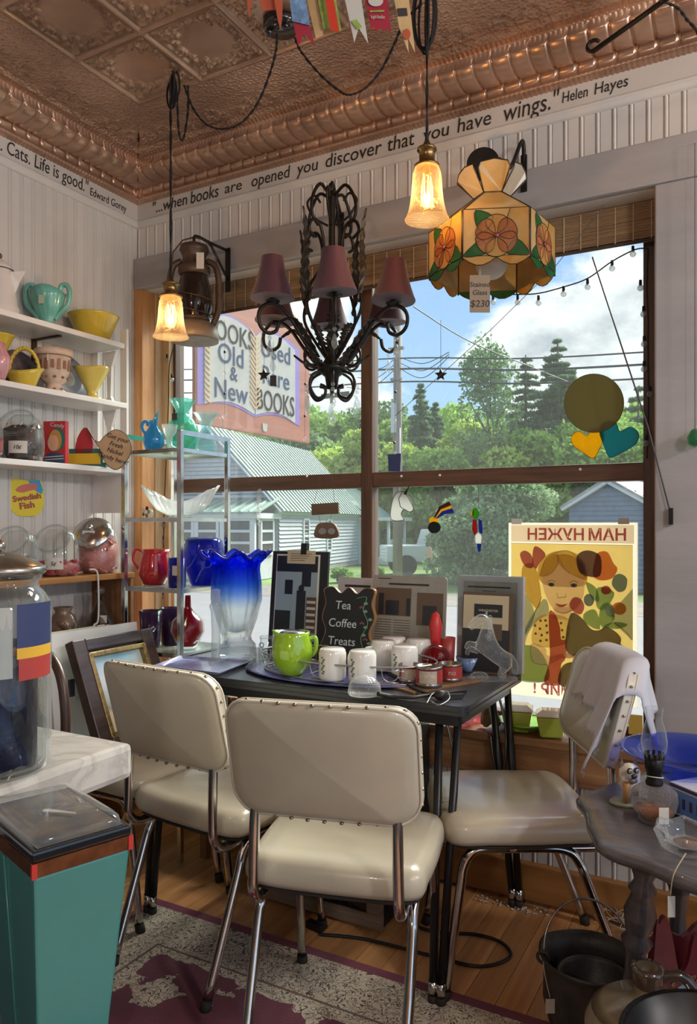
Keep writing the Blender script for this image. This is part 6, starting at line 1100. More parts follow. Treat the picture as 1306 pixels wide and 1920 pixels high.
# ---------------------------------------------------------------- leaning pictures at the left
wood('frame_dark', '4f3c32', '2e221c', 1, 7, .4); pm('frame_gilt', '8d7647', .4, .6, noise=(60, .4)); pm('cardboard_white', 'd2cfcb', .7, noise=(4, .04))
def painting_mat():
    m = newmat('landscape'); t = m.node_tree; b = N(t, 'ShaderNodeBsdfPrincipled'); b.inputs['Roughness'].default_value = .5; x = N(t, 'ShaderNodeTexCoord'); s = N(t, 'ShaderNodeSeparateXYZ'); L(t, x.outputs['Object'], s.inputs[0])
    n = N(t, 'ShaderNodeTexNoise', i_Scale=9.0, i_Detail=6.0); L(t, x.outputs['Object'], n.inputs['Vector']); ad = N(t, 'ShaderNodeMath', operation='MULTIPLY_ADD'); L(t, n.outputs['Fac'], ad.inputs[0]); ad.inputs[1].default_value = .22; L(t, s.outputs['Z'], ad.inputs[2])
    mr = N(t, 'ShaderNodeMapRange'); mr.inputs['From Min'].default_value = .10; mr.inputs['From Max'].default_value = .52; L(t, ad.outputs[0], mr.inputs[0]); r = N(t, 'ShaderNodeValToRGB'); e = r.color_ramp.elements; e[0].color = rgb('b9a98a'); e[1].position = 1; e[1].color = rgb('5fa3c4')
    for p_, c_ in ((.28, 'cdb899'), (.36, '8e8a78'), (.44, 'a9b0a4'), (.62, 'cfd8d4'), (.8, '9cc4d2')): q = e.new(p_); q.color = rgb(c_)
    L(t, mr.outputs[0], r.inputs[0]); L(t, r.outputs[0], b.inputs['Base Color']); L(t, b.outputs[0], N(t, 'ShaderNodeOutputMaterial').inputs[0])
painting_mat()
pw, ph_ = .37, .33; lean = math.atan2(.15, .365)
pf = T('framed_landscape', 'landscape painting in a heavy dark wood frame leaning on a chair', 'painting', (-1.885, 1.765, .4895), rot=(0, -lean, 0))   # local: x out of the picture, y along, z up
def fr_bar(y0, y1, z0, z1, nm='frame_bar'):
    MB().bx(-.028, .012, y0, y1, z0+.012, z1).build(nm, 'frame_dark', pf, bevel=.005)
fw = .055; H_ = ph_+.07
fr_bar(0, fw, 0, H_); fr_bar(pw-fw, pw, 0, H_); fr_bar(fw, pw-fw, 0, fw); fr_bar(fw, pw-fw, H_-fw, H_)
for a in ((fw-.004, fw+.014, fw, H_-fw), (pw-fw-.014, pw-fw+.004, fw, H_-fw), (fw, pw-fw, fw-.004, fw+.014), (fw, pw-fw, H_-fw-.014, H_-fw+.004)): MB().bx(-.01, .015, *a).build('gilt_slip', 'frame_gilt', pf, bevel=.003)
MB().bx(-.02, -.006, fw, pw-fw, fw, H_-fw).build('canvas', 'landscape', pf)
st_ = T('low_stool', 'small wooden stool under the table behind the left chair', 'stool', (-1.74, 2.31, 0)); wood('stool_wood', 'a9815a', '7d5a3a', 2, 5, .5); MB().bx(-.12, .12, -.1, .1, .2, .225).build('seat', 'stool_wood', st_, bevel=.004)
for a in (-.10, .10):
    for b_ in (-.08, .08): MB().bx(a-.014, a+.014, b_-.014, b_+.014, 0, .2).build('leg', 'stool_wood', st_)
tag(MB().bx(-.008, .008, 0, .41, 0, .395).build('white_cardboard', 'cardboard_white', loc=(-2.075, 1.735, .487), rot=(0, -.10, 0)), 'plain white board standing behind the dark framed painting', 'board')
tq_ = pX(134, 1290, -2.05); tag(MB().bx(-.0006, .0006, -.014, .014, -.03, .03).build('hang_tag', 'counter_dark', loc=tq_), 'small dark paper tag hanging on the white board beside the frame', 'price tag')
wood('bentwood', '4a2f22', '2c1b13', 2, 7, .35)
bw_ = T('bentwood_chair', 'dark bentwood hoop-back chair rising behind the large jar', 'chair', (-1.93, 1.475, 0))
MB().tube(smooth([(-.19, .03, .02), (-.2, 0, .45), (-.2, .01, .72), (-.14, .02, .86), (0, .02, .90), (.14, .02, .86), (.2, .01, .72), (.2, 0, .45), (.19, .03, .02)], 6), .014, 10).build('hoop', 'bentwood', bw_); MB().lathe([(0, .43), (.17, .43), (.18, .44), (.17, .455), (0, .458)], 28, o=(0, -.16, 0)).build('seat', 'bentwood', bw_)
for q in (-.12, .12): MB().cyl((q, -.27, .43), (q*1.2, -.30, 0), .014, .011).build('leg', 'bentwood', bw_)
for q in (-.07, .07): MB().tube([(q, .005, .45), (q*1.1, .015, .87)], .008, 8).build('spindle', 'bentwood', bw_)
# ---------------------------------------------------------------- on the black table
zt_ = TZ+.0005
def onT(px, py, z=None): return pZ(px, py, z or zt_)
def kT(p): return (-p.x*SN+p.y*CS)/F
p = onT(443, 1233); k = kT(p); o = T('blue_crystal_vase', 'tall crystal vase shading to cobalt blue at its ruffled rim', 'vase', p); VB = [(0, 0), (36*k, 0), (38*k, 4*k), (35*k, 26*k), (28*k, 34*k), (27*k, 42*k), (38*k, 75*k), (47*k, 110*k), (46*k, 140*k), (43*k, 165*k), (46*k, 182*k), (60*k, 192*k)]
m = newmat('vase_fade'); t = m.node_tree; x = N(t, 'ShaderNodeTexCoord'); s = N(t, 'ShaderNodeSeparateXYZ'); L(t, x.outputs['Object'], s.inputs[0]); mr = N(t, 'ShaderNodeMapRange'); mr.inputs['From Min'].default_value = 95*k; mr.inputs['From Max'].default_value = 178*k; L(t, s.outputs['Z'], mr.inputs[0]); r = N(t, 'ShaderNodeValToRGB'); e = r.color_ramp.elements; e[0].color = (.95, .97, .98, 1); e[1].color = rgb('6f8bff'); q = e.new(.5); q.color = rgb('a8c8f8'); L(t, mr.outputs[0], r.inputs[0])
gl = N(t, 'ShaderNodeBsdfGlass', i_IOR=1.35, i_Roughness=.0); tr = N(t, 'ShaderNodeBsdfTransparent'); L(t, r.outputs[0], gl.inputs[0]); L(t, r.outputs[0], tr.inputs[0]); mm = N(t, 'ShaderNodeMixShader'); mm.inputs[0].default_value = .5; L(t, tr.outputs[0], mm.inputs[1]); L(t, gl.outputs[0], mm.inputs[2]); L(t, mm.outputs[0], N(t, 'ShaderNodeOutputMaterial').inputs[0])
MB().lathe(VB+[(56*k, 195*k), (42*k, 184*k), (38*k, 165*k), (41*k, 140*k), (40*k, 110*k), (30*k, 75*k), (20*k, 52*k), (0, 46*k)], 64, fn=lambda a, r, z: (r*(1+(.03*math.cos(12*a) if 10*k < z < 176*k else 0)+(.10*math.cos(8*a) if z > 188*k else 0)), z+(7*k*math.cos(8*a+.6) if z > 180*k else 0))).build('body', 'vase_fade', o)
MB().tube([V((60*k*(1+.1*math.cos(8*q))*math.cos(q), 60*k*(1+.1*math.cos(8*q))*math.sin(q), 194*k+7*k*math.cos(8*q+.6))) for q in [2*PI*i/96 for i in range(96)]], 2.2*k, 6, closed=True).build('rim', 'glass_cobalt', o)
p = onT(398, 1246); k = kT(p); tag(MB().lathe([(0, 0), (13*k, 0), (14*k, 6*k), (8*k, 12*k), (9*k, 30*k), (8*k, 60*k), (10*k, 100*k), (13*k, 108*k), (9*k, 116*k), (8*k, 140*k), (0, 142*k)], 12).build('glass_candlestick', 'frost_clear', loc=p-V((0, -.02, 0))), 'clear faceted glass candlestick before the blue crystal vase', 'candlestick')
# grey-blue tray overhanging the left end
pm('tray_blue', '8d93b5', .35, noise=(25, .35), coat=.3); c = [onT(288, 1247, TZ+.012), onT(338, 1229, TZ+.012), onT(474, 1238, TZ+.012), onT(412, 1262, TZ+.012)]; ce = sum(c, V())/4; tr_ = T('blue_tray', 'rectangular mottled blue tray on the left end of the black table', 'tray', (ce.x, ce.y, zt_))
ul = [q-ce for q in c]; inn = [q*.86 for q in ul]; MB().add([V((q.x*.9, q.y*.9, 0)) for q in ul]+[V((q.x, q.y, .012)) for q in ul]+[V((q.x*.97, q.y*.97, .0125)) for q in ul]+[V((q.x*.86, q.y*.86, .004)) for q in ul], [(3, 2, 1, 0)]+[(4*j+i, 4*j+(i+1) % 4, 4*j+4+(i+1) % 4, 4*j+4+i) for j in range(3) for i in range(4)]+[(12, 13, 14, 15)]).build('body', 'tray_blue', tr_)
# oval blue plate, wire rack
rc_ = V((-1.20, 2.165, zt_)); ot = tag(MB().lathe([(0, 0), (.29, 0), (.33, .006), (.335, .008), (.29, .004), (0, .003)], 56, sy=.56).build('oval_tray', pm('tray_purple', '5a5f9c', .3, noise=(20, .3), coat=.4), loc=rc_+V((-.03, -.02, 0))), 'flat oval violet-blue tray under the wire rack', 'tray')
rk = T('wire_rack', 'oval wire tray rack with teacup outlines around its side', 'rack', rc_+V((0, 0, .004))); pm('wire_silver', 'b0aeab', .3, .85)
def ovl(a, s=1.0, z=0): return V((.315*s*math.cos(a), .165*s*math.sin(a), z))
for z, s in ((.004, .96), (.058, 1.0)): MB().tube([ovl(2*PI*i/64, s, z) for i in range(64)], .003, 6, closed=True).build('hoop', 'wire_silver', rk)
for i in range(9): MB().tube([ovl(PI/2+.25*(i-4)*1.2, .96, .004), ovl(-PI/2-.25*(i-4)*1.2, .96, .004)], .0015, 5).build('floor_wire', 'wire_silver', rk)
for i in range(16):
    a = 2*PI*i/16; b = MB(); da = .12
    if i % 2 == 0:
        b.tube(smooth([ovl(a-da, 1, .052), ovl(a-da*.8, .99, .025), ovl(a-.02, .985, .014), ovl(a+da*.6, .99, .025), ovl(a+da*.75, 1, .052)], 5), .0016, 5); b.tube([ovl(a-da, 1, .05), ovl(a, 1.005, .046), ovl(a+da*.75, 1, .05)], .0014, 5); b.tube(smooth([ovl(a+da*.72, 1, .046), ovl(a+da*1.2, 1, .045), ovl(a+da*1.15, .99, .03), ovl(a+da*.65, .99, .026)], 5), .0014, 5); b.tube([ovl(a-da*.9, .97, .010), ovl(a+da*.9, .97, .010)], .0014, 5)
    else: b.tube(smooth([ovl(a-.05, .97, .006), ovl(a-.07, .99, .03), ovl(a, 1, .05), ovl(a+.06, .99, .03), ovl(a, .985, .02), ovl(a-.03, .985, .03)], 5), .0014, 5)
    b.build('cup_outline' if i % 2 == 0 else 'scroll_wire', 'wire_silver', rk)
# green teapot
pm('lime_glaze', '8fb828', .1, coat=.9); zr_ = TZ+.010
p = onT(548, 1264, zr_); k = kT(p); o = T('green_teapot', 'glossy lime-green round pitcher with a silver lid in the wire rack', 'teapot', p, YAW); MB().lathe([(0, 0), (20*k, 0), (23*k, 3*k), (35*k, 20*k), (39*k, 40*k), (37*k, 58*k), (31*k, 72*k), (33*k, 80*k), (30*k, 80*k), (29*k, 73*k)], 40, fn=lambda a, r, z: (r*(1+(.16*max(0, -math.cos(a))**8 if z > 68*k else 0)), z+(3*k*max(0, -math.cos(a))**8 if z > 68*k else 0))).build('body', 'lime_glaze', o, fix=False)
MB().tube(smooth([(30*k, 0, 66*k), (43*k, 0, 68*k), (44*k, 0, 48*k), (37*k, 0, 34*k)]), 4*k, 8).build('handle', 'lime_glaze', o); MB().lathe([(0, 84*k), (14*k, 83*k), (28*k, 78*k), (29*k, 75*k), (0, 75*k)], 30).build('lid', 'chrome', o)
# six milk-glass mugs
pm('milk_glass', 'dcdad4', .15, coat=.5, sub=.1); pm('mug_print', '4a5a3f', .6)
mug = MB().lathe([(0, .098), (.036, .098), (.040, .094), (.041, .088), (.043, .084), (.043, .012), (.041, .004), (.036, 0), (0, 0)], 32).mesh('body'); mug.materials.append(MATS['milk_glass']); hd = MB().tube(smooth([(.042, 0, .078), (.066, 0, .074), (.07, 0, .045), (.056, 0, .024), (.041, 0, .022)]), .005, 8).mesh('handle'); hd.materials.append(MATS['milk_glass']); sp = MB()
for i in range(7): sp.sph((-.0415*math.cos(.1*(i % 3)-.1), -.0425*math.sin(.25*(i % 3)+.9), .035+.006*i), .004, (1, 1, .8), 6, 4)
for i, (px, py, rz_, lb) in enumerate(((623, 1274, .3, 'leftmost white milk-glass mug with a leaf print, beside the green teapot'), (679, 1279, .5, 'second white mug from the teapot, front row of the rack'), (718, 1256, 1.9, 'white mug in the second row between the two front mugs'), (758, 1268, .4, 'right front white mug with a small leaf print'), (738, 1247, 2.3, 'hindmost white mug, only its base showing'), (784, 1252, 1.2, 'rightmost white mug next to the red glass ball'))):
    p = onT(px, py, zr_); o = T('milk_glass_mug', lb, 'mug', p, rz_+2.2, 'white mugs in the rack'); link('body', mug, None, o); link('handle', hd, None, o)
    if i in (0, 1, 3):
        b = MB(); a_ = math.atan2(-p.y, -p.x)-.75-(rz_+2.2)
        for j in range(9): q = a_+.10*math.sin(j*2.1); b.box((.0435*math.cos(q), .0435*math.sin(q), .025+.006*j), (.002, .006, .004), M.Rotation(q, 3, 'Z'))
        b.build('leaf_print', 'mug_print', o)['kind'] = 'stuff'
# upright boards: black framed photo, chalkboard, newspaper, flyers
pm('board_black', '1d2022', .6); pm('mat_white', 'cfcfc8', .6); pm('photo_blue', '8fa3a8', .4); pm('photo_dark', '22262b', .4); pm('photo_brown', '5b4a3d', .4); pm('paper_grey', '8d8a82', .6, noise=(30, .08)); pm('paper_cream', 'b8ad90', .6); pm('paper_pale', 'a9a9ad', .5); pm('chalk', 'c9cfd0', .8); pm('chalk_green', '6f9a7c', .8); pm('chalk_red', 'a8506a', .8)
def board(name, lab, cat, px0, px1, py0, y, base=None, lean=.12, th=.012, rz_=0):
    """upright panel standing on the table, its front at depth y at the top"""
    a, b = pY(px0, py0, y), pY(px1, py0, y); base = zt_ if base is None else base; w_ = (b-a).length; h_ = (a.z+b.z)/2-base
    t = T(name, lab, cat, ((a.x+b.x)/2, y-h_*math.sin(lean), base), rot=(-lean, 0, rz_)); return t, w_, h_/math.cos(lean)
def pr(t, nm, mat, x0, x1, z0, z1, d=.0006, par=None): return MB().bx(x0, x1, -d-.0004, -d+.0002, z0, z1).build(nm, mat, par or t)
t, w_, h_ = board('framed_photograph', 'tall black-framed photo of a shop interior standing on the table', 'photograph', 512, 616, 1034, 2.44, lean=.10); MB().bx(-w_/2, w_/2, 0, .012, 0, h_).build('frame', 'board_black', t)
MB().bx(-w_*.42, w_*.36, -.0012, -.0002, .02, h_*.97).build('white_mat', 'mat_white', t); ph = pr(t, 'photo', 'photo_blue', -w_*.40, w_*.33, .03, h_*.955, .0018)
for nm, mt, a in (('photo_ceiling', 'photo_dark', (-.40, .33, .80, .955)), ('photo_desk', 'photo_dark', (-.40, -.12, .10, .42)), ('photo_person', 'photo_dark', (-.02, .14, .12, .62)), ('photo_picture', 'photo_dark', (.06, .22, .66, .80)), ('photo_picture', 'photo_dark', (-.24, -.10, .58, .72)), ('photo_books', 'photo_brown', (.16, .33, .22, .56)), ('photo_floor', 'photo_dark', (-.40, .33, .07, .14))): pr(t, nm, mt, a[0]*w_, a[1]*w_, a[2]*h_, a[3]*h_, .0026, ph)
for j in range(5): pr(t, 'photo_shelf', 'mat_white', .17*w_, .32*w_, (.26+.06*j)*h_, (.285+.06*j)*h_, .0032, ph)
MB().prism(el(.06*w_, .64*h_, .05*w_, .035*h_), 0, .0006, M.Translation((0, -.0034, 0)) @ RX90).build('photo_head', 'photo_dark', ph)
cd_ = MB().bx(-w_*.22, w_*.28, -.0045, -.0035, h_*.88, h_*1.01).build('note_card', 'paper_cream', t)
for j in range(4): pr(t, 'note_line', 'ink', -w_*.16, w_*(.22-.04*j), h_*(.975-.022*j), h_*(.979-.022*j), .0050, cd_)
MB().bx(w_*.02, w_*.12, -.006, .014, h_*.97, h_*1.08).build('clip', 'black_metal', t)
t, w_, h_ = board('chalkboard_sign', 'small scalloped chalkboard reading Tea Coffee Treats', 'sign', 604, 706, 1101, 2.33, lean=.10); hw = w_/2
ol = smooth2([(-hw*.98, 0), (hw*.92, 0), (hw*.98, h_*.22), (hw*.80, h_*.42), (hw*.98, h_*.62), (hw*.86, h_*.80), (hw*.94, h_*.97), (hw*.6, h_*1.0), (hw*.30, h_*.92), (0, h_*1.0), (-hw*.30, h_*.92), (-hw*.6, h_*1.0), (-hw*.94, h_*.96), (-hw*.84, h_*.80), (-hw*.96, h_*.60), (-hw*.80, h_*.42), (-hw*.98, h_*.22)], 4)
MB().prism(ol, -.016, 0, RX90).build('board', pm('oak_edge', '9a7047', .5), t); MB().prism([(a*.965, b*.985+.002) for a, b in ol], 0, .001, RX90).build('slate', 'board_black', t)
for j, s_ in enumerate(('Tea', 'Coffee', 'Treats', 'gifts')): text('lettering', s_, .042 if j < 3 else .03, 'chalk', t, (-hw*.18, -.0016, h_*(.76-.23*j)), (PI/2, 0, 0), shear=.08)
MB().tube(smooth([(hw*.72, -.002, h_*.15), (hw*.52, -.002, h_*.35), (hw*.74, -.002, h_*.55), (hw*.56, -.002, h_*.72), (hw*.66, -.002, h_*.88), (hw*.3, -.002, h_*.86)], 6), .0012, 5).build('vine', 'chalk_green', t)
for j in range(7):
    z = h_*(.2+.1*j); xx = hw*(.62+.12*math.sin(j*2)); MB().prism(smooth2([(xx, z), (xx+.010, z+.006), (xx+.018, z), (xx+.009, z-.005)], 3), 0, .0005, M.Translation((0, -.0016, 0)) @ RX90).build('chalk_leaf', 'chalk_green', t)
    if j % 2: 
        for q in range(3): MB().sph((xx-.012+.006*q, -.0015, z+.012+.004*(q % 2)), .0032, (1, .3, 1), 8, 5).build('chalk_berry', 'chalk_red', t)
t, w_, h_ = board('white_card', 'pale printed card behind the chalkboard', 'card', 634, 702, 1083, 2.46, lean=.08); MB().bx(-w_/2, w_/2, 0, .004, 0, h_).build('card', 'paper_pale', t); pr(t, 'print_line', 'ink', -w_*.3, w_*.4, h_*.88, h_*.91)
t, w_, h_ = board('newspaper_clipping', 'laminated newspaper page with two photos standing on the table', 'newspaper', 699, 838, 1080, 2.42, lean=.10); MB().prism([(a, b+h_/2) for a, b in rrect(w_, h_, .012)], -.005, 0, RX90).build('sheet', 'paper_grey', t)
pr(t, 'headline', 'ink', -w_*.27, w_*.27, h_*.895, h_*.915); pr(t, 'masthead', 'ink', -w_*.42, -w_*.24, h_*.96, h_*.968)
pr(t, 'news_photo', 'photo_brown', -w_*.44, w_*.04, h_*.55, h_*.86); pr(t, 'news_photo', 'photo_brown', w_*.12, w_*.46, h_*.46, h_*.82)
for a in ((-.30, -.12, .56, .72), (-.40, -.33, .56, .80), (-.02, .03, .56, .75), (.2, .38, .47, .68)): pr(t, 'news_shadow', 'photo_dark', a[0]*w_, a[1]*w_, a[2]*h_, a[3]*h_, .0014)
for c_ in range(2):
    for j in range(16): pr(t, 'text_line', 'paper_cream' if False else 'photo_brown', w_*(-.44+.26*c_), w_*(-.22+.26*c_), h_*(.50-.028*j), h_*(.506-.028*j), .0008)
t, w_, h_ = board('flyer_holder', 'clear stand of printed flyers at the right end of the table', 'flyers', 858, 980, 1080, 2.455, lean=.05, th=.02); MB().bx(-w_/2, w_/2, .002, .03, 0, h_).build('flyer_stack', 'paper_pale', t); pr(t, 'print_frame', 'paper_grey', -w_*.40, w_*.42, h_*.05, h_*.94, -.0012); pr(t, 'headline', 'ink', -w_*.34, w_*.32, h_*.875, h_*.89, 0); pr(t, 'headline', 'ink', -w_*.1, w_*.1, h_*.84, h_*.845, 0); MB().bx(-w_/2-.002, w_/2+.002, -.003, -.002, 0, h_*1.01).build('acrylic_front', 'clear_glass', t)
t, w_, h_ = board('pub_photograph', 'small photo of a pub sign leaning before the flyer holder', 'photograph', 868, 962, 1112, 2.42, lean=.10); MB().bx(-w_/2, w_/2, 0, .003, 0, h_).build('photo', 'photo_brown', t); pr(t, 'photo_wall', 'paper_cream', -w_*.48, w_*.42, h_*.55, h_*.97); pr(t, 'photo_shadow', 'photo_dark', -w_*.48, w_*.45, h_*.03, h_*.55)
pr(t, 'pub_sign', 'photo_dark', -w_*.26, w_*.30, h_*.70, h_*.86, .0014); text('lettering', 'WINCHESTER', .011, 'paper_cream', t, (w_*.02, -.0024, h_*.78), (PI/2, 0, 0)); pr(t, 'photo_window', 'photo_brown', w_*.10, w_*.30, h_*.42, h_*.62, .0014)
# cans, bowl, ball, cone, horse, paperweight, pliers
p = onT(846, 1244); k = kT(p); o = T('red_white_cone', 'tall red and white striped cone between newspaper and flyers', 'ornament', V((p.x, 2.37, zt_))); MB().lathe([(0, 0), (12*k, 0), (10*k, 40*k), (0, 41*k)], 20).build('base', 'lab_white', o); MB().lathe([(10*k, 38*k), (9*k, 60*k), (12*k, 78*k), (7*k, 100*k), (0, 106*k)], 20).build('red_part', pm('cone_red', 'c22e2e', .4), o)
p = V((oy(838, 2.40, zt_)[0])); tag(MB().lathe([(0, 0), (.022, 0), (.028, .11), (.026, .11), (.02, .004), (0, .004)], 24).build('red_cup', pm('cup_red', '9c3a38', .4), loc=p), 'dull red cup beside the newspaper', 'cup')
p = V(oy(817, 2.32, zt_)[0]); o = T('faceted_glass_ball', 'dark red cut-glass ball behind the cans', 'ornament', p); MB().sph((0, 0, .05), .048, (1, 1, 1), 12, 8).build('ball', 'glass_red', o, fix=False); MB().cyl((0, 0, 0), (0, 0, .008), .02).build('stand', 'frost_clear', o)
brd = [onT(733, 1290), onT(880, 1271), onT(905, 1278), onT(775, 1302)]; bc2 = sum(brd, V())/4; tag(MB().prism([(q.x-bc2.x, q.y-bc2.y) for q in brd], 0, .006).build('wooden_board', 'stool_wood', loc=(bc2.x, bc2.y, zt_)), 'thin wooden board under the tins at the right of the table', 'board')
pm('can_red', '9d3a38', .35); pm('can_label', 'b9aa98', .5, noise=(90, .2)); pm('tin', '8f8c88', .3, .9)
def can(px, py, r, h_, lab, z=TZ+.0068, txt=None):
    p = onT(px, py, z); k = kT(p); t = T('open_tin', lab, 'tin can', p, YAW, 'small open tins'); r *= k; h_ *= k
    MB().lathe([(0, 0), (r, 0), (r, .16*h_), (r*.98, .18*h_), (r*.98, .88*h_), (r, .9*h_), (r, h_), (r*.93, h_), (r*.92, .1*h_), (0, .08*h_)], 28).build('tin', 'tin', t); MB().lathe([(r*1.005, .2*h_), (r*1.005, .86*h_)], 28).build('wrapper', 'can_red', t, fix=False)
    if not txt: MB().grid(lambda i, j: (r*1.015*math.cos(-PI/2-.9+1.4*i), r*1.015*math.sin(-PI/2-.9+1.4*i), h_*(.22+.6*j)), 10, 1).build('label', 'can_label', t, fix=False)
    else: text('lettering', txt, h_*.42, 'can_label', t, (0, -r*1.03, h_*.55), (PI/2, 0, 0))
can(769, 1278, 22, 33, 'small open tin with a printed label, leftmost of three'); can(804, 1286, 25, 38, 'small open tin in front, nearest of three'); can(844, 1275, 22, 32, 'red open tin with pale lettering beside the blue bowl', txt='no')
p = onT(878, 1258); k = kT(p); tag(MB().lathe([(0, 0), (14*k, 0), (16*k, 3*k), (24*k, 27*k), (22*k, 27*k), (14*k, 5*k), (0, 4*k)], 30).build('blue_bowl', pm('blue_ceramic', '6f86b0', .25, coat=.5, noise=(50, .3)), loc=p), 'small blue and white bowl between tin and glass horse', 'bowl')
p = onT(683, 1302); k = kT(p); tag(MB().lathe([(0, 0), (30*k, 0), (32*k, 5*k), (29*k, 20*k), (18*k, 33*k), (0, 37*k)], 36).build('glass_dome', 'crystal_clear', loc=p), 'clear glass dome paperweight at the front table edge', 'paperweight')
# glass horse: one skinned body rearing over a base
p = onT(922, 1276); k = kT(p); hs2 = T('glass_horse', 'clear glass rearing horse figurine on the right end of the table', 'figurine', p, YAW)
MB().prism([(a*k, b*k*.45) for a, b in rrect(92, 60, 12)], 0, 6*k).build('base', 'crystal_clear', hs2)
def skin(name, chains, mat, parent, sub=2):
    vs, es, rs = [], [], []; idx = {}
    for chn in chains:
        pv = None
        for (pt, r) in chn:
            key = tuple(round(c*1e5) for c in pt)
            if key not in idx: idx[key] = len(vs); vs.append(pt); rs.append(r)
            if pv is not None: es.append((pv, idx[key]))
            pv = idx[key]
    me = bpy.data.meshes.new(name); me.from_pydata(vs, es, []); o = link(name, me, mat, parent); sk = o.modifiers.new('skin', 'SKIN'); sk.use_smooth_shade = True
    lay = me.skin_vertices[0] if me.skin_vertices else None
    if lay is None:
        bm = bmesh.new(); bm.from_mesh(me); bm.verts.layers.skin.verify(); bm.to_mesh(me); bm.free(); lay = me.skin_vertices[0]
    for i, r in enumerate(rs): lay.data[i].radius = (r, r); lay.data[i].use_root = (i == 0)
    ss = o.modifiers.new('sub', 'SUBSURF'); ss.levels = sub; ss.render_levels = sub; return o
S_ = lambda x, y, z: (x*k, y*k, z*k)
skin('horse_body', [[(S_(18, 0, 38), 17*k), (S_(2, 0, 52), 16*k), (S_(-10, 0, 70), 15*k), (S_(-10, 0, 92), 13*k), (S_(-8, 0, 112), 11*k), (S_(-20, 0, 118), 12*k), (S_(-36, 0, 104), 8*k), (S_(-43, 0, 97), 7*k)],
    [(S_(18, 0, 38), 17*k), (S_(24, -8, 26), 10*k), (S_(12, -9, 14), 6*k), (S_(22, -9, 6), 5*k)], [(S_(18, 0, 38), 17*k), (S_(28, 9, 26), 10*k), (S_(20, 9, 14), 6*k), (S_(28, 9, 6), 5*k)],
    [(S_(-10, 0, 70), 15*k), (S_(-30, -7, 66), 7*k), (S_(-46, -7, 72), 5*k), (S_(-50, -7, 60), 4.5*k)], [(S_(-10, 0, 70), 15*k), (S_(-28, 7, 56), 7*k), (S_(-44, 7, 58), 5*k), (S_(-46, 7, 46), 4.5*k)],
    [(S_(18, 0, 38), 17*k), (S_(36, 0, 44), 6*k), (S_(44, 0, 28), 7*k), (S_(42, 0, 10), 6*k)]], 'crystal_clear', hs2)
for i in range(6): MB().sph(S_(-4+1.5*math.sin(i), 0, 118-8*i), 5*k, (.8, .5, 1), 8, 6).build('mane_lock', 'crystal_clear', hs2)
for q in (-1, 1): MB().cyl(S_(-12, 3*q, 120), S_(-10, 4*q, 130), 3*k, .8*k, 8).build('ear', 'crystal_clear', hs2)
MB().sph(S_(-24, 0, 8), 18*k, (1, .6, .5), 10, 6).build('support', 'crystal_clear', hs2)
pm('old_iron', '2f2c2b', .5, .5, noise=(30, .3))
pl = T('iron_pliers', 'old dark iron pliers lying on the right front of the table', 'pliers', onT(790, 1308)); po2 = pl.location.copy(); P2 = lambda px, py, z=.008: pZ(px, py, TZ+z)-po2
for nm, pts in (('handle', [(708, 1309), (735, 1306), (770, 1308), (800, 1304), (822, 1303)]), ('handle', [(728, 1270), (750, 1274), (775, 1290), (800, 1300), (822, 1303)])): MB().tube(smooth([P2(a, b, .010 if nm else 0)+V((0, 0, .012*(i == 0))) for i, (a, b) in enumerate(pts)], 6), [.0065]*8+[.005]*(len(smooth([P2(*q) for q in pts], 6))-8), 8).build(nm, 'old_iron', pl)
MB().sph(P2(824, 1303, .016), .016, (1.1, 1, .9), 10, 7).build('pivot', 'old_iron', pl)
for a, b in (((828, 1302), (872, 1296)), ((828, 1305), (868, 1304))): MB().bar(P2(*a, .010), P2(*b, .008), .012, .010).build('jaw', 'old_iron', pl)
tag(MB().tube(smooth([onT(800, 1318, TZ+.003), onT(812, 1300, TZ+.02), onT(836, 1296, TZ+.022), onT(842, 1310, TZ+.012), onT(822, 1322, TZ+.004), onT(804, 1312, TZ+.004)], 6), .0016, 6).build('wire_twist', 'wire_silver', fix=False), 'twist of silver wire around the old pliers', 'wire')
# smaller things near teapot
p = V(oy(499, 2.24, zt_)[0]); o = T('glass_jar', 'clear glass jar with wire clasp left of the green teapot', 'jar', p); MB().lathe([(0, 0), (.026, 0), (.028, .004), (.028, .06), (.022, .07), (.022, .082), (.02, .082)], 24).build('body', 'clear_glass', o, fix=False); MB().lathe([(0, .083), (.024, .083), (.024, .09), (0, .094)], 24).build('lid', 'clear_glass', o); MB().ring((0, -.028, .062), .008, .0014, (0, 1, 0)).build('clasp', 'iron', o)
# ================================================================ things at the window
WY = GY-.034
def sun(name, mat, pts, y, th=.003, parent=None, org=None, k=0):
    """flat piece in the window plane from picture outline, real thickness"""
    q = [pY(a, b, y) for a, b in pts]; o = org or V((0, 0, 0)); n = len(q); vs = [V((p.x, y-th/2, p.z))-o for p in q]+[V((p.x, y+th/2, p.z))-o for p in q]
    return MB().add(vs, [tuple(range(n))[::-1], tuple(range(n, 2*n))]+[(i, (i+1) % n, n+(i+1) % n, n+i) for i in range(n)]).build(name, mat, parent)
def came(pts, y, parent, org, r=.0016, closed=True): return MB().tube([pY(a, b, y)-org for a, b in pts], r, 5, closed=closed).build('lead_line', 'lead', parent)
def hang(name, lab, cat, px, py0, py1, y, mat='cord_grey', r=.0009):
    """empty at the hanging point with its thread"""
    p = pY(px, py1, y); t = T(name, lab, cat, p); MB().tube([pY(px, py0, y)-p, V((0, 0, 0))], r, 5).build('thread', mat, t); return t, p
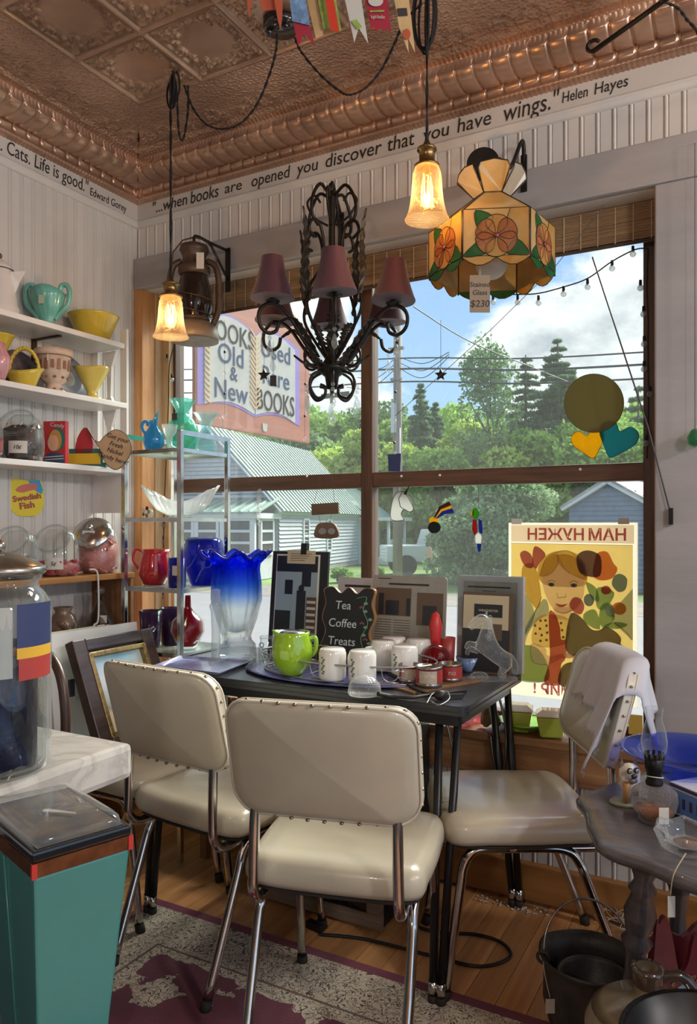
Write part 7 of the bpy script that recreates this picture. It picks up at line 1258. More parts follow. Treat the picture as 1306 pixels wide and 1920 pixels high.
# --- poster
PY = GY-.010; A, B = pY(953, 981, PY), pY(1195, 979, PY); pz1 = (A.z+B.z)/2; pz0 = pY(1000, 1306, PY).z; PW, PH = (B-A).length, pz1-pz0
po = T('paper_poster', 'yellow hand-painted poster of a girl with a flower pot taped to the glass', 'poster', (A.x, PY, pz0))
def ptr(n, c, f=.62):
    """poster ink: part see-through tint, part diffuse and translucent pigment"""
    m = newmat(n); t = m.node_tree; v = rgb(c); lt = tuple(min(1, q**.33) for q in v[:3])+(1,); tr = N(t, 'ShaderNodeBsdfTransparent'); tr.inputs[0].default_value = lt
    d = N(t, 'ShaderNodeBsdfDiffuse'); d.inputs[0].default_value = v; tl = N(t, 'ShaderNodeBsdfTranslucent'); tl.inputs[0].default_value = lt
    a_ = N(t, 'ShaderNodeMixShader'); a_.inputs[0].default_value = .6; L(t, d.outputs[0], a_.inputs[1]); L(t, tl.outputs[0], a_.inputs[2])
    b_ = N(t, 'ShaderNodeMixShader'); b_.inputs[0].default_value = 1.0 if n == 'po_paper' else .5; L(t, tr.outputs[0], b_.inputs[1]); L(t, a_.outputs[0], b_.inputs[2]); L(t, b_.outputs[0], N(t, 'ShaderNodeOutputMaterial').inputs[0]); return m
ptr('po_paper', 'e8dcc2'); ptr('po_yellow', 'e3ca6c'); ptr('po_band', 'e0cfb4'); ptr('po_red', 'a8484a'); ptr('po_pink', 'a85660'); ptr('po_skin', 'e3ccb2'); ptr('po_hair', 'cfae62'); ptr('po_blue', 'a9b5ac'); ptr('po_dblue', '5d7288'); ptr('po_green', '7fa06f'); ptr('po_pot', '5d554c', .25); ptr('po_orange', 'c96a40'); ptr('po_dress', 'b0524e'); ptr('po_cream', 'dcc68a'); ptr('po_dark', '5b4350', .25); ptr('po_line', '6b5a48', .2); ptr('po_dgreen', '557a55')
def U(x, y): return ((x-55)/1135*PW, (1-(y-95)/1525)*PH)
MB().bx(0, PW, -.0004, .0004, 0, PH).build('sheet', 'po_paper', po); lay_ = [0]
def pp_(nm, mat, pts, smo=4):
    lay_[0] += 1; q = [U(*p) for p in pts]; q = smooth2(q, smo) if smo else q; return MB().prism(q, 0, .0002, M.Translation((0, -.0004-.00012*lay_[0], 0)) @ RX90).build(nm, mat, po)
def ell(cx, cy, rx, ry, n=20): return [(cx+rx*math.cos(2*PI*i/n), cy+ry*math.sin(2*PI*i/n)) for i in range(n)]
def stroke(pts, r=.0007, mat='po_line'): lay_[0] += .3; MB().tube([V((U(*p)[0], -.0006-.00012*lay_[0], U(*p)[1])) for p in smooth2(pts, 5, False)], r, 4).build('ink_line', mat, po)
pp_('title_band', 'po_band', [(80, 115), (1160, 115), (1160, 270), (80, 262)], 0); pp_('painted_ground', 'po_yellow', [(80, 275), (1150, 280), (1150, 1490), (80, 1480)], 0)
pp_('pale_hill', 'po_blue', [(80, 830), (190, 700), (300, 900), (200, 1100), (80, 1200)]); pp_('pale_hill', 'po_blue', [(380, 760), (430, 880), (330, 950), (230, 1090), (190, 1290), (200, 1050)]); pp_('pale_hill', 'po_blue', [(1150, 640), (1150, 1070), (1000, 940), (960, 860)], 0); pp_('green_field', 'po_green', [(80, 1220), (300, 1180), (420, 1330), (400, 1480), (80, 1470)])
pp_('ponytail', 'po_hair', [(190, 480), (300, 470), (360, 720), (330, 840), (270, 800), (190, 640)]); pp_('hair', 'po_hair', [(330, 560), (360, 420), (480, 345), (640, 345), (740, 430), (770, 580), (700, 640), (420, 640)])
pp_('neck', 'po_skin', [(480, 820), (630, 820), (640, 930), (470, 930)], 0); pp_('face', 'po_skin', [(370, 560), (480, 500), (520, 400), (600, 520), (730, 570), (740, 700), (680, 820), (570, 880), (470, 840), (400, 720)])
pp_('fringe_hair', 'po_hair', [(350, 560), (400, 420), (500, 360), (520, 440), (450, 540)]); pp_('fringe_hair', 'po_hair', [(510, 370), (640, 380), (740, 470), (760, 580), (640, 540), (550, 470)])
pp_('hair_bow', 'po_pink', [(165, 370), (210, 340), (270, 380), (290, 480), (230, 490), (185, 440)]); pp_('hair_bow', 'po_pink', [(290, 320), (330, 305), (400, 370), (350, 440), (310, 500), (280, 440)])
pp_('blouse', 'po_cream', [(330, 920), (430, 890), (600, 920), (600, 1110), (430, 1180), (280, 1150), (290, 1000)]); pp_('arm', 'po_skin', [(280, 1150), (400, 1190), (420, 1250), (570, 1220), (650, 1200), (660, 1250), (560, 1260), (420, 1330), (300, 1320), (265, 1240)]); pp_('pinafore', 'po_dress', [(430, 880), (490, 890), (530, 1000), (540, 1100), (590, 1110), (580, 1260), (540, 1320), (530, 1490), (390, 1490), (420, 1350), (440, 1240)], 3)
for x, y in ((355, 950), (400, 945), (305, 995), (350, 1020), (410, 990), (310, 1065), (365, 1075), (415, 1050), (355, 1125), (410, 1115), (540, 960), (550, 1020), (560, 1080)): pp_('polka_dot', 'po_line', ell(x, y, 12, 12, 8), 0)
pp_('dark_arm', 'po_pot', [(520, 1490), (560, 1320), (700, 1300), (720, 1490)]); pp_('arm', 'po_skin', [(710, 1270), (760, 1250), (900, 1290), (1040, 1180), (1130, 1350), (1130, 1400), (900, 1400), (760, 1320)])
for a in ([(760, 600), (850, 650), (870, 760), (800, 720)], [(860, 640), (1000, 680), (920, 820), (850, 800)], [(740, 870), (840, 830), (880, 990), (760, 950)], [(900, 780), (980, 780), (1000, 900), (910, 980), (870, 900)], [(910, 960), (1010, 920), (1110, 940), (1020, 980)], [(1040, 1080), (1130, 1240), (1110, 1350), (1060, 1200)]): pp_('leaf', 'po_green', a)
pp_('flower', 'po_orange', [(860, 350), (940, 340), (990, 430), (1025, 480), (980, 560), (880, 580), (820, 540), (830, 430)]); pp_('dark_flower', 'po_dark', [(680, 380), (760, 330), (850, 350), (890, 400), (880, 540), (780, 550), (700, 510)])
pp_('flower', 'po_dblue', [(980, 610), (1000, 540), (1050, 520), (1105, 560), (1090, 650), (1030, 670)]); pp_('flower', 'po_red', ell(930, 660, 42, 36)); pp_('flower', 'po_dblue', ell(785, 750, 45, 52)); pp_('flower', 'po_pink', [(615, 800), (650, 735), (710, 740), (745, 800), (720, 870), (660, 860)]); pp_('flower', 'po_orange', ell(1040, 808, 58, 52)); pp_('flower_eye', 'po_yellow', ell(1040, 808, 40, 36)); pp_('flower', 'po_blue', ell(960, 830, 40, 46))
pp_('flower_pot', 'po_pot', [(630, 870), (720, 900), (800, 990), (870, 1000), (940, 965), (1050, 1040), (1040, 1130), (980, 1260), (800, 1265), (600, 1210), (585, 1060)], 3)
pp_('hand', 'po_skin', [(560, 1225), (620, 1200), (665, 1205), (640, 1225), (665, 1240), (600, 1258)], 3); pp_('hand', 'po_skin', [(705, 1290), (730, 1245), (790, 1262), (860, 1290), (780, 1310)], 3)
for x in (455, 655): pp_('eye', 'po_dblue', ell(x, 630, 28, 17)); pp_('pupil', 'po_pot', ell(x, 632, 11, 13, 10), 0); stroke([(x-40, 612), (x, 590), (x+40, 605)])
stroke([(505, 700), (515, 740), (550, 735), (585, 730), (580, 705)]); pp_('mouth', 'po_pink', [(490, 790), (540, 800), (600, 790), (560, 818), (520, 816)]); stroke([(470, 840), (560, 872), (640, 840)]); stroke([(350, 560), (400, 420), (490, 355), (640, 350), (760, 560)]); stroke([(370, 740), (280, 940), (200, 1100)]); stroke([(270, 1160), (265, 1240), (300, 1320), (420, 1330)]); stroke([(80, 275), (1150, 282)], .0006); stroke([(80, 1480), (1150, 1490)], .0006); stroke([(1000, 930), (1100, 1000), (1140, 1060)]); stroke([(510, 370), (530, 450), (620, 530)])
for s_, x, y, sz in (('НАМ', 940, 202, .055), ('НУЖЕН', 490, 202, .055), ('МИР !', 470, 1545, .05)):
    u = U(x, y); text('lettering', s_, sz, 'po_red', po, (u[0], -.006, u[1]), (PI/2, 0, 0), mirror=True, bold=.0012, ext=.0003)
for x in (130, 1075): u = U(x, 78); MB().bx(u[0]-.018, u[0]+.018, -.001, .0005, u[1]-.012, u[1]+.008).build('tape', 'lab_white', po)
# --- sun catchers
tg('sc_olive', '6b6642', .8, '86805a', 1.4, .1); tg('sc_yellow', 'e8c020', .35, 'e8c030', 1.4, .05); tg('sc_teal', '2a8f98', .35, '38a0a8', 1.4, .05); tg('sc_white', 'e6e8e4', .55, 'd9dcd8', 1.4, .05); tg('sc_red', 'c02028', .35, 'b01820', 1.4, .05); tg('sc_green', '50b828', .35, '48a820', 1.4, .05); tg('sc_blue', '2050b0', .35, '1a48a8', 1.4, .05); tg('sc_dark', '20302c', .6, '1a2824', 1.4, .05); tg('sc_maroon', '6a2820', .5, '5c2018', 1.4, .05)
y = WY
q0 = pY(1113, 756, y); o = T('disc_suncatcher', 'large flat olive disc hanging in the upper right pane', 'sun catcher', q0); sun('disc', 'sc_olive', ell(1113, 756, 56, 55, 40), y, .004, o, q0); came(ell(1113, 756, 56, 55, 40), y, o, q0, .001)
he = lambda cx, cy, w_, h_, a=0: [(cx+w_*(math.cos(a)*u-math.sin(a)*v), cy+h_*(math.sin(a)*u+math.cos(a)*v)) for u, v in smooth2([(0, -.45), (.4, -.85), (.9, -.65), (.95, -.1), (.5, .5), (0, 1.0), (-.5, .5), (-.95, -.1), (-.9, -.65), (-.4, -.85)], 4)]
q1 = pY(1104, 836, y+.008); o = T('heart_suncatcher', 'yellow heart of glass below the olive disc', 'sun catcher', q1); sun('glass', 'sc_yellow', he(1104, 830, 32, 30, -.25), y+.008, .003, o, q1); came(he(1104, 830, 32, 30, -.25), y+.008, o, q1, .001)
q1 = pY(1158, 826, y+.004); o = T('heart_suncatcher', 'teal heart of glass below the olive disc', 'sun catcher', q1); sun('glass', 'sc_teal', he(1156, 824, 38, 36, .35), y+.004, .003, o, q1); came(he(1156, 824, 38, 36, .35), y+.004, o, q1, .001)
o, q1 = hang('unicorn_suncatcher', 'white glass unicorn head hanging under the transom', 'sun catcher', 752, 893, 924, y)
hp_ = smooth2([(733, 974), (734, 945), (742, 925), (754, 922), (762, 928), (775, 952), (768, 960), (757, 955), (752, 965), (757, 975)], 3); sun('head', 'sc_white', hp_, y, .003, o, q1); came(hp_, y, o, q1, .0018); came([(754, 922), (747, 935), (750, 950), (757, 955)], y-.002, o, q1, .0015, False); sun('horn', 'sc_maroon', [(756, 926), (761, 928), (769, 908)], y, .003, o, q1)
o, q1 = hang('rainbow_suncatcher', 'rainbow over a dark pot of gold hanging under the transom', 'sun catcher', 824, 891, 952, y, r=.0005)
for i, (mt, d0, d1) in enumerate((('sc_maroon', 0, .34), ('sc_yellow', .34, .62), ('sc_blue', .62, 1))):
    A0, A1, A2 = V((813, 971)), V((823, 950)), V((842, 940)); B0, B1, B2 = V((820, 972)), V((832, 964)), V((851, 961)); f = lambda d: [A0.lerp(B0, d), A1.lerp(B1, d), A2.lerp(B2, d)]; P = f(d0)+f(d1)[::-1]; sun('band', mt, [tuple(v) for v in P], y, .003, o, q1); came([tuple(v) for v in P], y, o, q1, .0009)
sun('gold', 'sc_yellow', ell(813, 976, 9, 7), y, .004, o, q1); sun('pot', 'sc_dark', ell(814, 989, 12, 11), y, .004, o, q1); tg2 = sun('price_tag', 'lab_white', [(800, 1046), (811, 1046), (809, 1028), (805, 1024), (801, 1028)], y, .001, o, q1); MB().tube([pY(806, 1000, y)-q1, pY(805, 1026, y)-q1], .0006, 4).build('tag_string', 'lab_white', o)
o, q1 = hang('parrot_suncatcher', 'green and red glass parrot hanging under the transom', 'sun catcher', 897, 885, 955, y)
for mt, P in (('sc_green', ell(891, 963, 6, 10)), ('sc_yellow', ell(885, 962, 3, 6)), ('sc_red', [(886, 974), (893, 974), (894, 998), (889, 1004), (885, 992)]), ('sc_blue', [(897, 972), (903, 976), (904, 1000), (898, 1000)]), ('sc_white', [(890, 1004), (898, 996), (903, 1006), (902, 1019), (891, 1019)]), ('sc_blue', [(894, 1020), (902, 1020), (900, 1034), (896, 1034)])): sun('glass', mt, P, y, .003, o, q1); came(P, y, o, q1, .0008)
# wooden plaques
wood('plaque_wood', '7d6450', '54402f', 0, 6, .6); o = T('wooden_plaques', 'two small brown wooden plaques hanging one under the other', 'plaque', pY(610, 955, y)); q1 = o.location.copy(); sun('plaque', 'plaque_wood', [(584, 945), (634, 942), (635, 963), (585, 966)], y, .008, o, q1); sun('plaque', 'plaque_wood', smooth2([(592, 1008), (592, 990), (600, 981), (622, 980), (632, 990), (632, 1008)], 3), y, .008, o, q1)
for P in ([(600, 895), (588, 945)], [(622, 893), (627, 943)], [(597, 966), (601, 982)], [(621, 964), (618, 981)]): MB().tube([pY(a, b, y-.002)-q1 for a, b in P], .0009, 4).build('cord', 'cord_grey', o)
for cx in (604, 621): sun('painted_face', 'sc_white', ell(cx, 996, 7, 6, 12), y-.0052, .001, o, q1)

# icicle, bead strings, star, small blue card
o, q1 = hang('glass_icicle', 'white spun-glass icicle hanging in the lower left pane', 'ornament', 485, 902, 918, y)
MB().tube([V((.004*math.cos(i*1.2), .004*math.sin(i*1.2), -i*.0042)) for i in range(38)], [.007 if i < 20 else .0085-.0004*(i-20) for i in range(38)], 7).build('spiral', 'frost_clear', o)
def beads(lab, pts, y_, sizes=.005):
    o = T('bead_string', lab, 'bead string', pY(*pts[0], y_)); q = o.location.copy(); MB().tube([pY(a, b, y_)-q for a, b in pts], .0007, 4).build('thread', 'cord_grey', o)
    for i, (a, b) in enumerate(pts[1:]): MB().sph(pY(a, b, y_)-q, sizes*(1+.3*(i % 2)), (1, 1, 1.2), 8, 6).build('bead', 'black_gloss' if i % 2 == 0 else 'crystal', o)
beads('black beads on a thread before the shop sign', [(421, 600), (421, 660), (421, 698), (421, 738), (421, 778)], y, .0055); beads('black and clear beads on a thread at the right edge of the shop sign', [(573, 640), (572, 720), (572, 738), (571, 780), (571, 822)], y); beads('clear beads on a thread right of the mullion', [(741, 650), (741, 735), (740, 790), (739, 830), (740, 850)], y); beads('long bead string in the upper right pane', [(920, 612), (920, 650), (920, 690), (919, 760), (918, 830)], y, .003)
sun('paper', 'lab_blue', [(727, 852), (751, 850), (750, 884), (728, 884)], y, .001, T('blue_card', 'small blue card hanging beside the mullion', 'card', (0, 0, 0)))
def star(cx, cy, r): return [(cx+(r if i % 2 == 0 else r*.45)*math.sin(PI*i/5), cy-(r if i % 2 == 0 else r*.45)*math.cos(PI*i/5)) for i in range(10)]
for cx, cy, lab, yy, pt in ((826, 703, 'dark metal star hanging in the upper right pane', y-.02, 600), (495, 703, 'dark metal star hanging before the shop sign', y-.02, 640)):
    o, q1 = hang('metal_star', lab, 'ornament', cx, pt, cy-12, yy); sun('star', 'old_iron', star(cx, cy, 12), yy, .006, o, q1)
o, q1 = hang('gift_tag', 'small dark tag hanging beside the star before the shop sign', 'price tag', 512, 640, 703, y-.02); sun('tag', 'counter_dark', [(506, 704), (518, 704), (518, 724), (506, 724)], y-.02, .001, o, q1)
# --- along the sill
def onS(px, py): p = pZ(px, py, SILL); return V((p.x, p.y, SILL+.0005)), (-p.x*SN+p.y*CS)/F
pm('chartreuse', '9fae3a', .15, coat=.6); 
for i, (px, py) in enumerate(((970, 1371), (1033, 1382))):
    p, k = onS(px, py); o = T('fridge_dish', ('chartreuse glass fridge dish with white lid next to the table leg', 'chartreuse glass fridge dish with white lid half behind the right chair')[i], 'dish', p, .25, 'chartreuse fridge dishes')
    MB().add([V((a*20*k, b*17*k, 2*k)) for a, b in ((-1, -1), (1, -1), (1, 1), (-1, 1))]+[V((a*27*k, b*22*k, 40*k)) for a, b in ((-1, -1), (1, -1), (1, 1), (-1, 1))], [(3, 2, 1, 0), (4, 5, 6, 7)]+[(j, (j+1) % 4, 4+(j+1) % 4, 4+j) for j in range(4)]).build('dish', 'chartreuse', o, bevel=3*k); l_ = MB().add([V((a*28*k, b*23*k, 41*k)) for a, b in ((-1, -1), (1, -1), (1, 1), (-1, 1))]+[V((a*28*k, b*23*k, 45*k)) for a, b in ((-1, -1), (1, -1), (1, 1), (-1, 1))]+[V((a*18*k, b*14*k, 52*k)) for a, b in ((-1, -1), (1, -1), (1, 1), (-1, 1))], [(3, 2, 1, 0), (8, 9, 10, 11)]+[(4*q+j, 4*q+(j+1) % 4, 4*q+4+(j+1) % 4, 4*q+4+j) for q in range(2) for j in range(4)]).build('lid', 'milk_glass', o, bevel=1.5*k)
p, k = onS(1000, 1330); tag(MB().lathe([(0, 0), (30*k, 0), (44*k, 12*k), (48*k, 14*k), (44*k, 15*k), (28*k, 4*k), (0, 3*k)], 32).build('green_platter', pm('platter_green', '8fbf4a', .3, coat=.4), loc=V((p.x, p.y, SILL+.03)) if False else V((pZ(1000, 1352, SILL).x, GY-.11, SILL+.0005))), 'bright green leaf platter behind the fridge dishes', 'platter')
p, k = onS(918, 1366); o = T('carved_elephant', 'small tan carved animal figure on the sill behind the table leg', 'figurine', p, .6); pm('carved_tan', '8f7654', .6, noise=(20, .25)); k *= .95
skin('body', [[((0, 0, 30*k), 15*k), ((-6*k, 0, 44*k), 10*k), ((-12*k, 0, 52*k), 7*k)], [((0, 0, 30*k), 15*k), ((-10*k, -8*k, 14*k), 7*k), ((-12*k, -9*k, 4*k), 6*k)], [((0, 0, 30*k), 15*k), ((-10*k, 8*k, 14*k), 7*k), ((-12*k, 9*k, 4*k), 6*k)], [((0, 0, 30*k), 15*k), ((14*k, -8*k, 16*k), 8*k), ((14*k, -9*k, 5*k), 7*k)], [((0, 0, 30*k), 15*k), ((14*k, 8*k, 16*k), 8*k), ((14*k, 9*k, 5*k), 7*k)]], 'carved_tan', o)
p, k = onS(868, 1358); tag(MB().lathe([(0, 0), (14*k, 0), (16*k, 4*k), (26*k, 20*k), (24*k, 20*k), (14*k, 6*k), (0, 5*k)], 14, fn=lambda a, r, z: (r*(1+.08*math.cos(7*a)), z)).build('pink_glass_dish', tg('glass_pink', 'f0b8bc', .3, 'd89aa0', 1.5, .03), loc=p), 'small pink cut-glass dish on the sill', 'dish'); p, k = onS(896, 1352); tag(MB().lathe([(0, 0), (10*k, 0), (18*k, 16*k), (12*k, 30*k), (0, 32*k)], 12).build('pink_glass_bird', 'glass_pink', loc=p), 'pink glass ornament on the sill beside the carved animal', 'ornament')
tag(MB().tube(smooth([pY(480+20*i, 1240+5*i, 2.5) for i in range(3)], 3), .001, 4).build('thread', 'cord_grey', fix=False), 'short thread behind the table', 'thread') if False else None
# small yellow tag on the right casing and green glass at the picture edge
p = pY(1190, 1360, YF-.035); tag(MB().bx(-.02, .02, -.004, .004, -.03, .03).build('yellow_note', pm('note_yellow', 'b9963f', .6), loc=V((p.x, YF-.026, p.z))), 'mustard yellow note on the wall behind the right chair', 'note')
p = pY(1302, 820, 2.44); o = T('green_glass_leaf', 'green glass ornament cut by the right picture edge', 'ornament', p); MB().lathe([(0, -.03), (.018, -.02), (.022, .0), (.012, .02), (0, .028)], 8).build('drop', tg('glass_leaf', '7fc89a', .3, '5fae80', 1.5, .03), o); MB().tube([(0, 0, .028), (0, 0, HEADT-p.z-.05), (0, YF-.03-p.y, HEADT-p.z-.04)], .0009, 4).build('thread', 'cord_grey', o)
# ================================================================ the right-hand corner
RTZ = .60; rc0 = V((-.015, 1.86, 0)); wood('ebony', '5e5a5b', '413d3e', 0, 6, .3, .3)
rt = T('side_table', 'dark scallop-edged side table on turned legs at bottom right', 'table', rc0)
def lobed(r, n=96): return [(r*(1+.035*math.cos(8*(2*PI*i/n)+.4)+.012*math.cos(16*(2*PI*i/n)))*math.cos(2*PI*i/n), r*(1+.035*math.cos(8*(2*PI*i/n)+.4)+.012*math.cos(16*(2*PI*i/n)))*math.sin(2*PI*i/n)) for i in range(n)]
layers(MB(), lobed(.365), [(.90, RTZ-.034), (.97, RTZ-.030), (1.0, RTZ-.022), (1.0, RTZ-.012), (.975, RTZ-.004), (.95, RTZ-.002), (.90, RTZ), (.2, RTZ)], lambda a, b, z: V((a, b, z))).build('table_top', 'ebony', rt)
LP_ = [(.03, 0), (.034, .01), (.028, .03), (.024, .06), (.034, .085), (.022, .10), (.018, .13), (.026, .16), (.034, .19), (.024, .215), (.030, .225), (.020, .24), (.019, .30), (.022, .34), (.033, .365), (.022, .38), (.028, .395), (.034, .43), (.022, .47), (.030, .48), (.018, .50), (.030, .53), (.034, .57)]
lgm = MB().lathe([(0, 0)]+LP_+[(0, .57)], 18).mesh('leg'); lgm.materials.append(MATS['ebony'])
for x, y, dx, dy in ((-.20, -.16, -.06, .03), (-.155, .16, -.03, .04), (.18, .17, .05, .05), (.17, -.17, .05, -.05)): 
    o = link('leg', lgm, None, rt, (x+dx, y+dy, 0)); tl_ = V((-dx, -dy, .57)); o.rotation_euler = V((0, 0, 1)).rotation_difference(tl_).to_euler()
zz_ = RTZ+.0005
def onR(px, py): p = pZ(px, py, RTZ); return V((p.x, p.y, zz_)), (-p.x*SN+p.y*CS)/F
tg('blue_bowl_glass', '7d9dfa', .10, '4a74f0', 1.5, .02)
p, k = onR(1292, 1490); k *= .95; o = T('blue_glass_compote', 'wide cobalt-blue glass footed bowl on the dark side table', 'bowl', V((p.x, p.y, zz_))); MB().lathe([(0, 0), (44*k, 0), (44*k, 4*k), (20*k, 9*k), (16*k, 20*k), (50*k, 34*k), (72*k, 56*k), (84*k, 70*k), (128*k, 84*k), (132*k, 87*k), (126*k, 87*k), (82*k, 73*k), (66*k, 54*k), (40*k, 38*k), (0, 30*k)], 48).build('body', 'blue_bowl_glass', o)
p, k = onR(1226, 1540); o = T('oil_lamp', 'small glass oil lamp with amber oil and tall chimney on the side table', 'oil lamp', p, YAW); pm('amber_oil', '9c5a1c', .15, coat=.5); pm('black_brass', '1c1b1b', .4, .6)
MB().lathe([(0, 0), (26*k, 0), (30*k, 4*k), (28*k, 10*k), (38*k, 22*k), (42*k, 40*k), (40*k, 56*k), (28*k, 66*k), (14*k, 70*k)], 32).build('font', tg('lamp_glass', 'e8e4dc', .12, 'c9c2b8', 1.5, .05, (150, .8)), o, fix=False); MB().lathe([(0, 4*k), (22*k, 5*k), (34*k, 22*k), (33*k, 26*k), (0, 27*k)], 28).build('oil', 'amber_oil', o); MB().lathe([(15*k, 68*k), (16*k, 74*k), (13*k, 80*k), (14*k, 92*k), (17*k, 98*k), (18*k, 118*k), (14*k, 120*k), (0, 120*k)], 24).build('burner', 'black_brass', o)
for i in range(10): MB().box((17*k*math.cos(i*.628), 17*k*math.sin(i*.628), 124*k), (2*k, 5*k, 10*k), M.Rotation(i*.628, 3, 'Z')).build('burner_prong', 'black_brass', o)
MB().tube([(14*k, 0, 90*k), (34*k, 0, 92*k)], 1.5*k, 6).build('wick_key', 'black_brass', o); MB().lathe([(15*k, 118*k), (22*k, 134*k), (24*k, 150*k), (20*k, 172*k), (14*k, 192*k), (15*k, 206*k), (17*k, 212*k), (15*k, 212*k)], 28).build('chimney', 'clear_glass', o, fix=False); MB().bx(-10*k, 8*k, -46*k, -45*k, 12*k, 42*k).build('paper_tag', 'lab_white', o); MB().ring((0, -2*k, 84*k), 15*k, 1*k, (.1, .2, 1)).build('tag_string', 'lab_white', o)
# dog figurine on an oval base
p, k = onR(1178, 1506); o = T('dog_figurine', 'glazed bulldog figurine with toothpick cup on an oval base', 'figurine', p, YAW+R(12)); k *= 1.05; pm('dog_white', 'cfc8ba', .3, noise=(25, .2), coat=.3); pm('dog_grey', '6f6a66', .4); pm('dog_black', '26242a', .3); pm('dog_base', '8d8f7c', .5, noise=(30, .2)); pm('dog_tan', 'b98a55', .5)
MB().lathe([(0, 0), (34*k, 0), (36*k, 3*k), (33*k, 6*k), (0, 7*k)], 32, sy=.7).build('base', 'dog_base', o)
skin('body', [[((6*k, 2*k, 24*k), 18*k), ((2*k, 0, 42*k), 17*k), ((0, -2*k, 60*k), 22*k), ((-2*k, -10*k, 54*k), 15*k)], [((6*k, 2*k, 24*k), 18*k), ((-8*k, -8*k, 22*k), 6*k), ((-10*k, -10*k, 10*k), 5*k)], [((6*k, 2*k, 24*k), 18*k), ((12*k, -9*k, 22*k), 6*k), ((12*k, -11*k, 10*k), 5*k)], [((6*k, 2*k, 24*k), 18*k), ((18*k, 4*k, 14*k), 9*k)]], 'dog_white', o)
for s_ in (-1, 1):
    MB().add([V((s_*8*k, 0, 68*k)), V((s_*17*k, 0, 64*k)), V((s_*15*k, -1*k, 82*k)), V((s_*12*k, 5*k, 70*k))], [(0, 1, 2), (1, 3, 2), (3, 0, 2), (0, 3, 1)]).build('ear', 'dog_grey', o); MB().sph((s_*7*k, -14*k, 62*k), 5.5*k, (1, .5, 1), 10, 7).build('eye_patch', 'dog_black', o); MB().sph((s_*7*k, -16.5*k, 62*k), 3.4*k, (1, .5, 1), 10, 7).build('eye', 'dog_white', o); MB().sph((s_*7*k, -18*k, 62*k), 1.5*k, (1, .6, 1), 8, 6).build('pupil', 'dog_black', o)
MB().sph((-2*k, -20*k, 54*k), 4.5*k, (1.3, .8, .9), 10, 7).build('nose', 'dog_black', o); MB().sph((-2*k, -17*k, 45*k), 7*k, (1.3, .6, .7), 10, 7).build('jowl', 'dog_grey', o); MB().lathe([(0, 8*k), (6*k, 8*k), (5*k, 26*k), (7*k, 42*k), (6*k, 42*k), (0, 30*k)], 16, o=(-14*k, -14*k, 0)).build('cup', 'dog_tan', o); MB().box((4*k, -13*k, 26*k), (12*k, 3*k, 20*k)).build('waistcoat', 'dog_black', o)
# crystal ashtray, box, string tag
p, k = onR(1290, 1592); o = T('crystal_ashtray', 'heavy cut-crystal ashtray at the front of the side table', 'ashtray', p); MB().lathe([(0, 0), (44*k, 0), (48*k, 5*k), (62*k, 34*k), (58*k, 38*k), (46*k, 34*k), (36*k, 12*k), (0, 9*k)], 14, fn=lambda a, r, z: (r*(1+.05*math.cos(7*a)), z+(3*k*math.cos(7*a) if z > 30*k else 0)), sm=False).build('body', 'crystal_clear', o); MB().lathe([(0, 9.5*k), (30*k, 10*k), (20*k, 14*k), (0, 15*k)], 14).build('ash', pm('ash_brown', '6d5344', .9, noise=(60, .4)), o)
s0 = pZ(1285, 1600, RTZ+.03); s1 = pD(1262, 1640, 1.40); s2 = pD(1256, 1680, 1.42); st2 = T('string_tag', 'cream string with a paper tag hanging off the side table edge', 'price tag', s0); MB().tube(smooth([V((0, 0, 0)), s1-s0, s2-s0], 6), .0012, 5).build('string', 'string_tan', st2); q_ = pD(1258, 1690, 1.42)-s0; MB().box(q_+V((0, 0, -.01)), (.014, .001, .04), M.Rotation(YAW, 3, 'Z')).build('tag', 'lab_white', st2)
p, k = onR(1338, 1545); o = T('blue_box', 'blue and white printed card box at the right edge of the side table', 'box', V((p.x, p.y, zz_)), R(-40)); pm('box_blue', '5b7fc0', .5); pm('box_white', 'c9cdd8', .5); pm('box_navy', '3a3a5c', .5)
MB().bx(-.075, .075, -.05, .05, 0, .075).build('box', 'box_white', o); MB().bx(-.07, .03, -.0512, -.0502, .012, .062).build('blue_panel', 'box_blue', o); MB().bx(-.075, .075, -.0516, -.0506, .066, .073).build('stripe', 'box_navy', o); MB().bx(-.075, .075, -.0516, -.0506, .002, .008).build('stripe', 'box_navy', o); [MB().bx(-.058+.02*j, -.050+.02*j, -.0522, -.0512, .026, .048).build('print_mark', 'box_navy', o) for j in range(4)]; MB().prism(el(.052, .036, .018, .024), 0, .0006, M.Translation((0, -.0514, 0)) @ RX90).build('seal', 'box_navy', o)
# cauldron with its bail and tag
cc = V((-.375, 1.915, 0)); o = T('iron_kettle', 'black cast-iron kettle with wire bail on the floor under the side table', 'kettle', cc); pm('cast_iron', '42403e', .5, .3, noise=(25, .25), bump=(60, .15)); r_ = .118
MB().lathe([(0, .012), (.075, .012), (.10, .03), (.112, .08), (.110, .15), (.117, .182), (.122, .19), (.116, .192), (.106, .15), (.107, .08), (.09, .035), (0, .024)], 40, fn=lambda a, r, z: (r*(1+(.06*max(0, math.cos(a-R(160)))**20 if z > .15 else 0)), z)).build('pot', 'cast_iron', o)
for i in range(3): MB().cyl((.06*math.cos(i*2.1), .06*math.sin(i*2.1), 0), (.06*math.cos(i*2.1), .06*math.sin(i*2.1), .02), .01, .014, 10).build('foot', 'cast_iron', o)
ax = V((CS, SN, 0)); 
for s_ in (-1, 1): MB().ring(ax*s_*.115+V((0, 0, .185)), .014, .004, (0, 1, 0), 14, 6).build('ear', 'cast_iron', o)
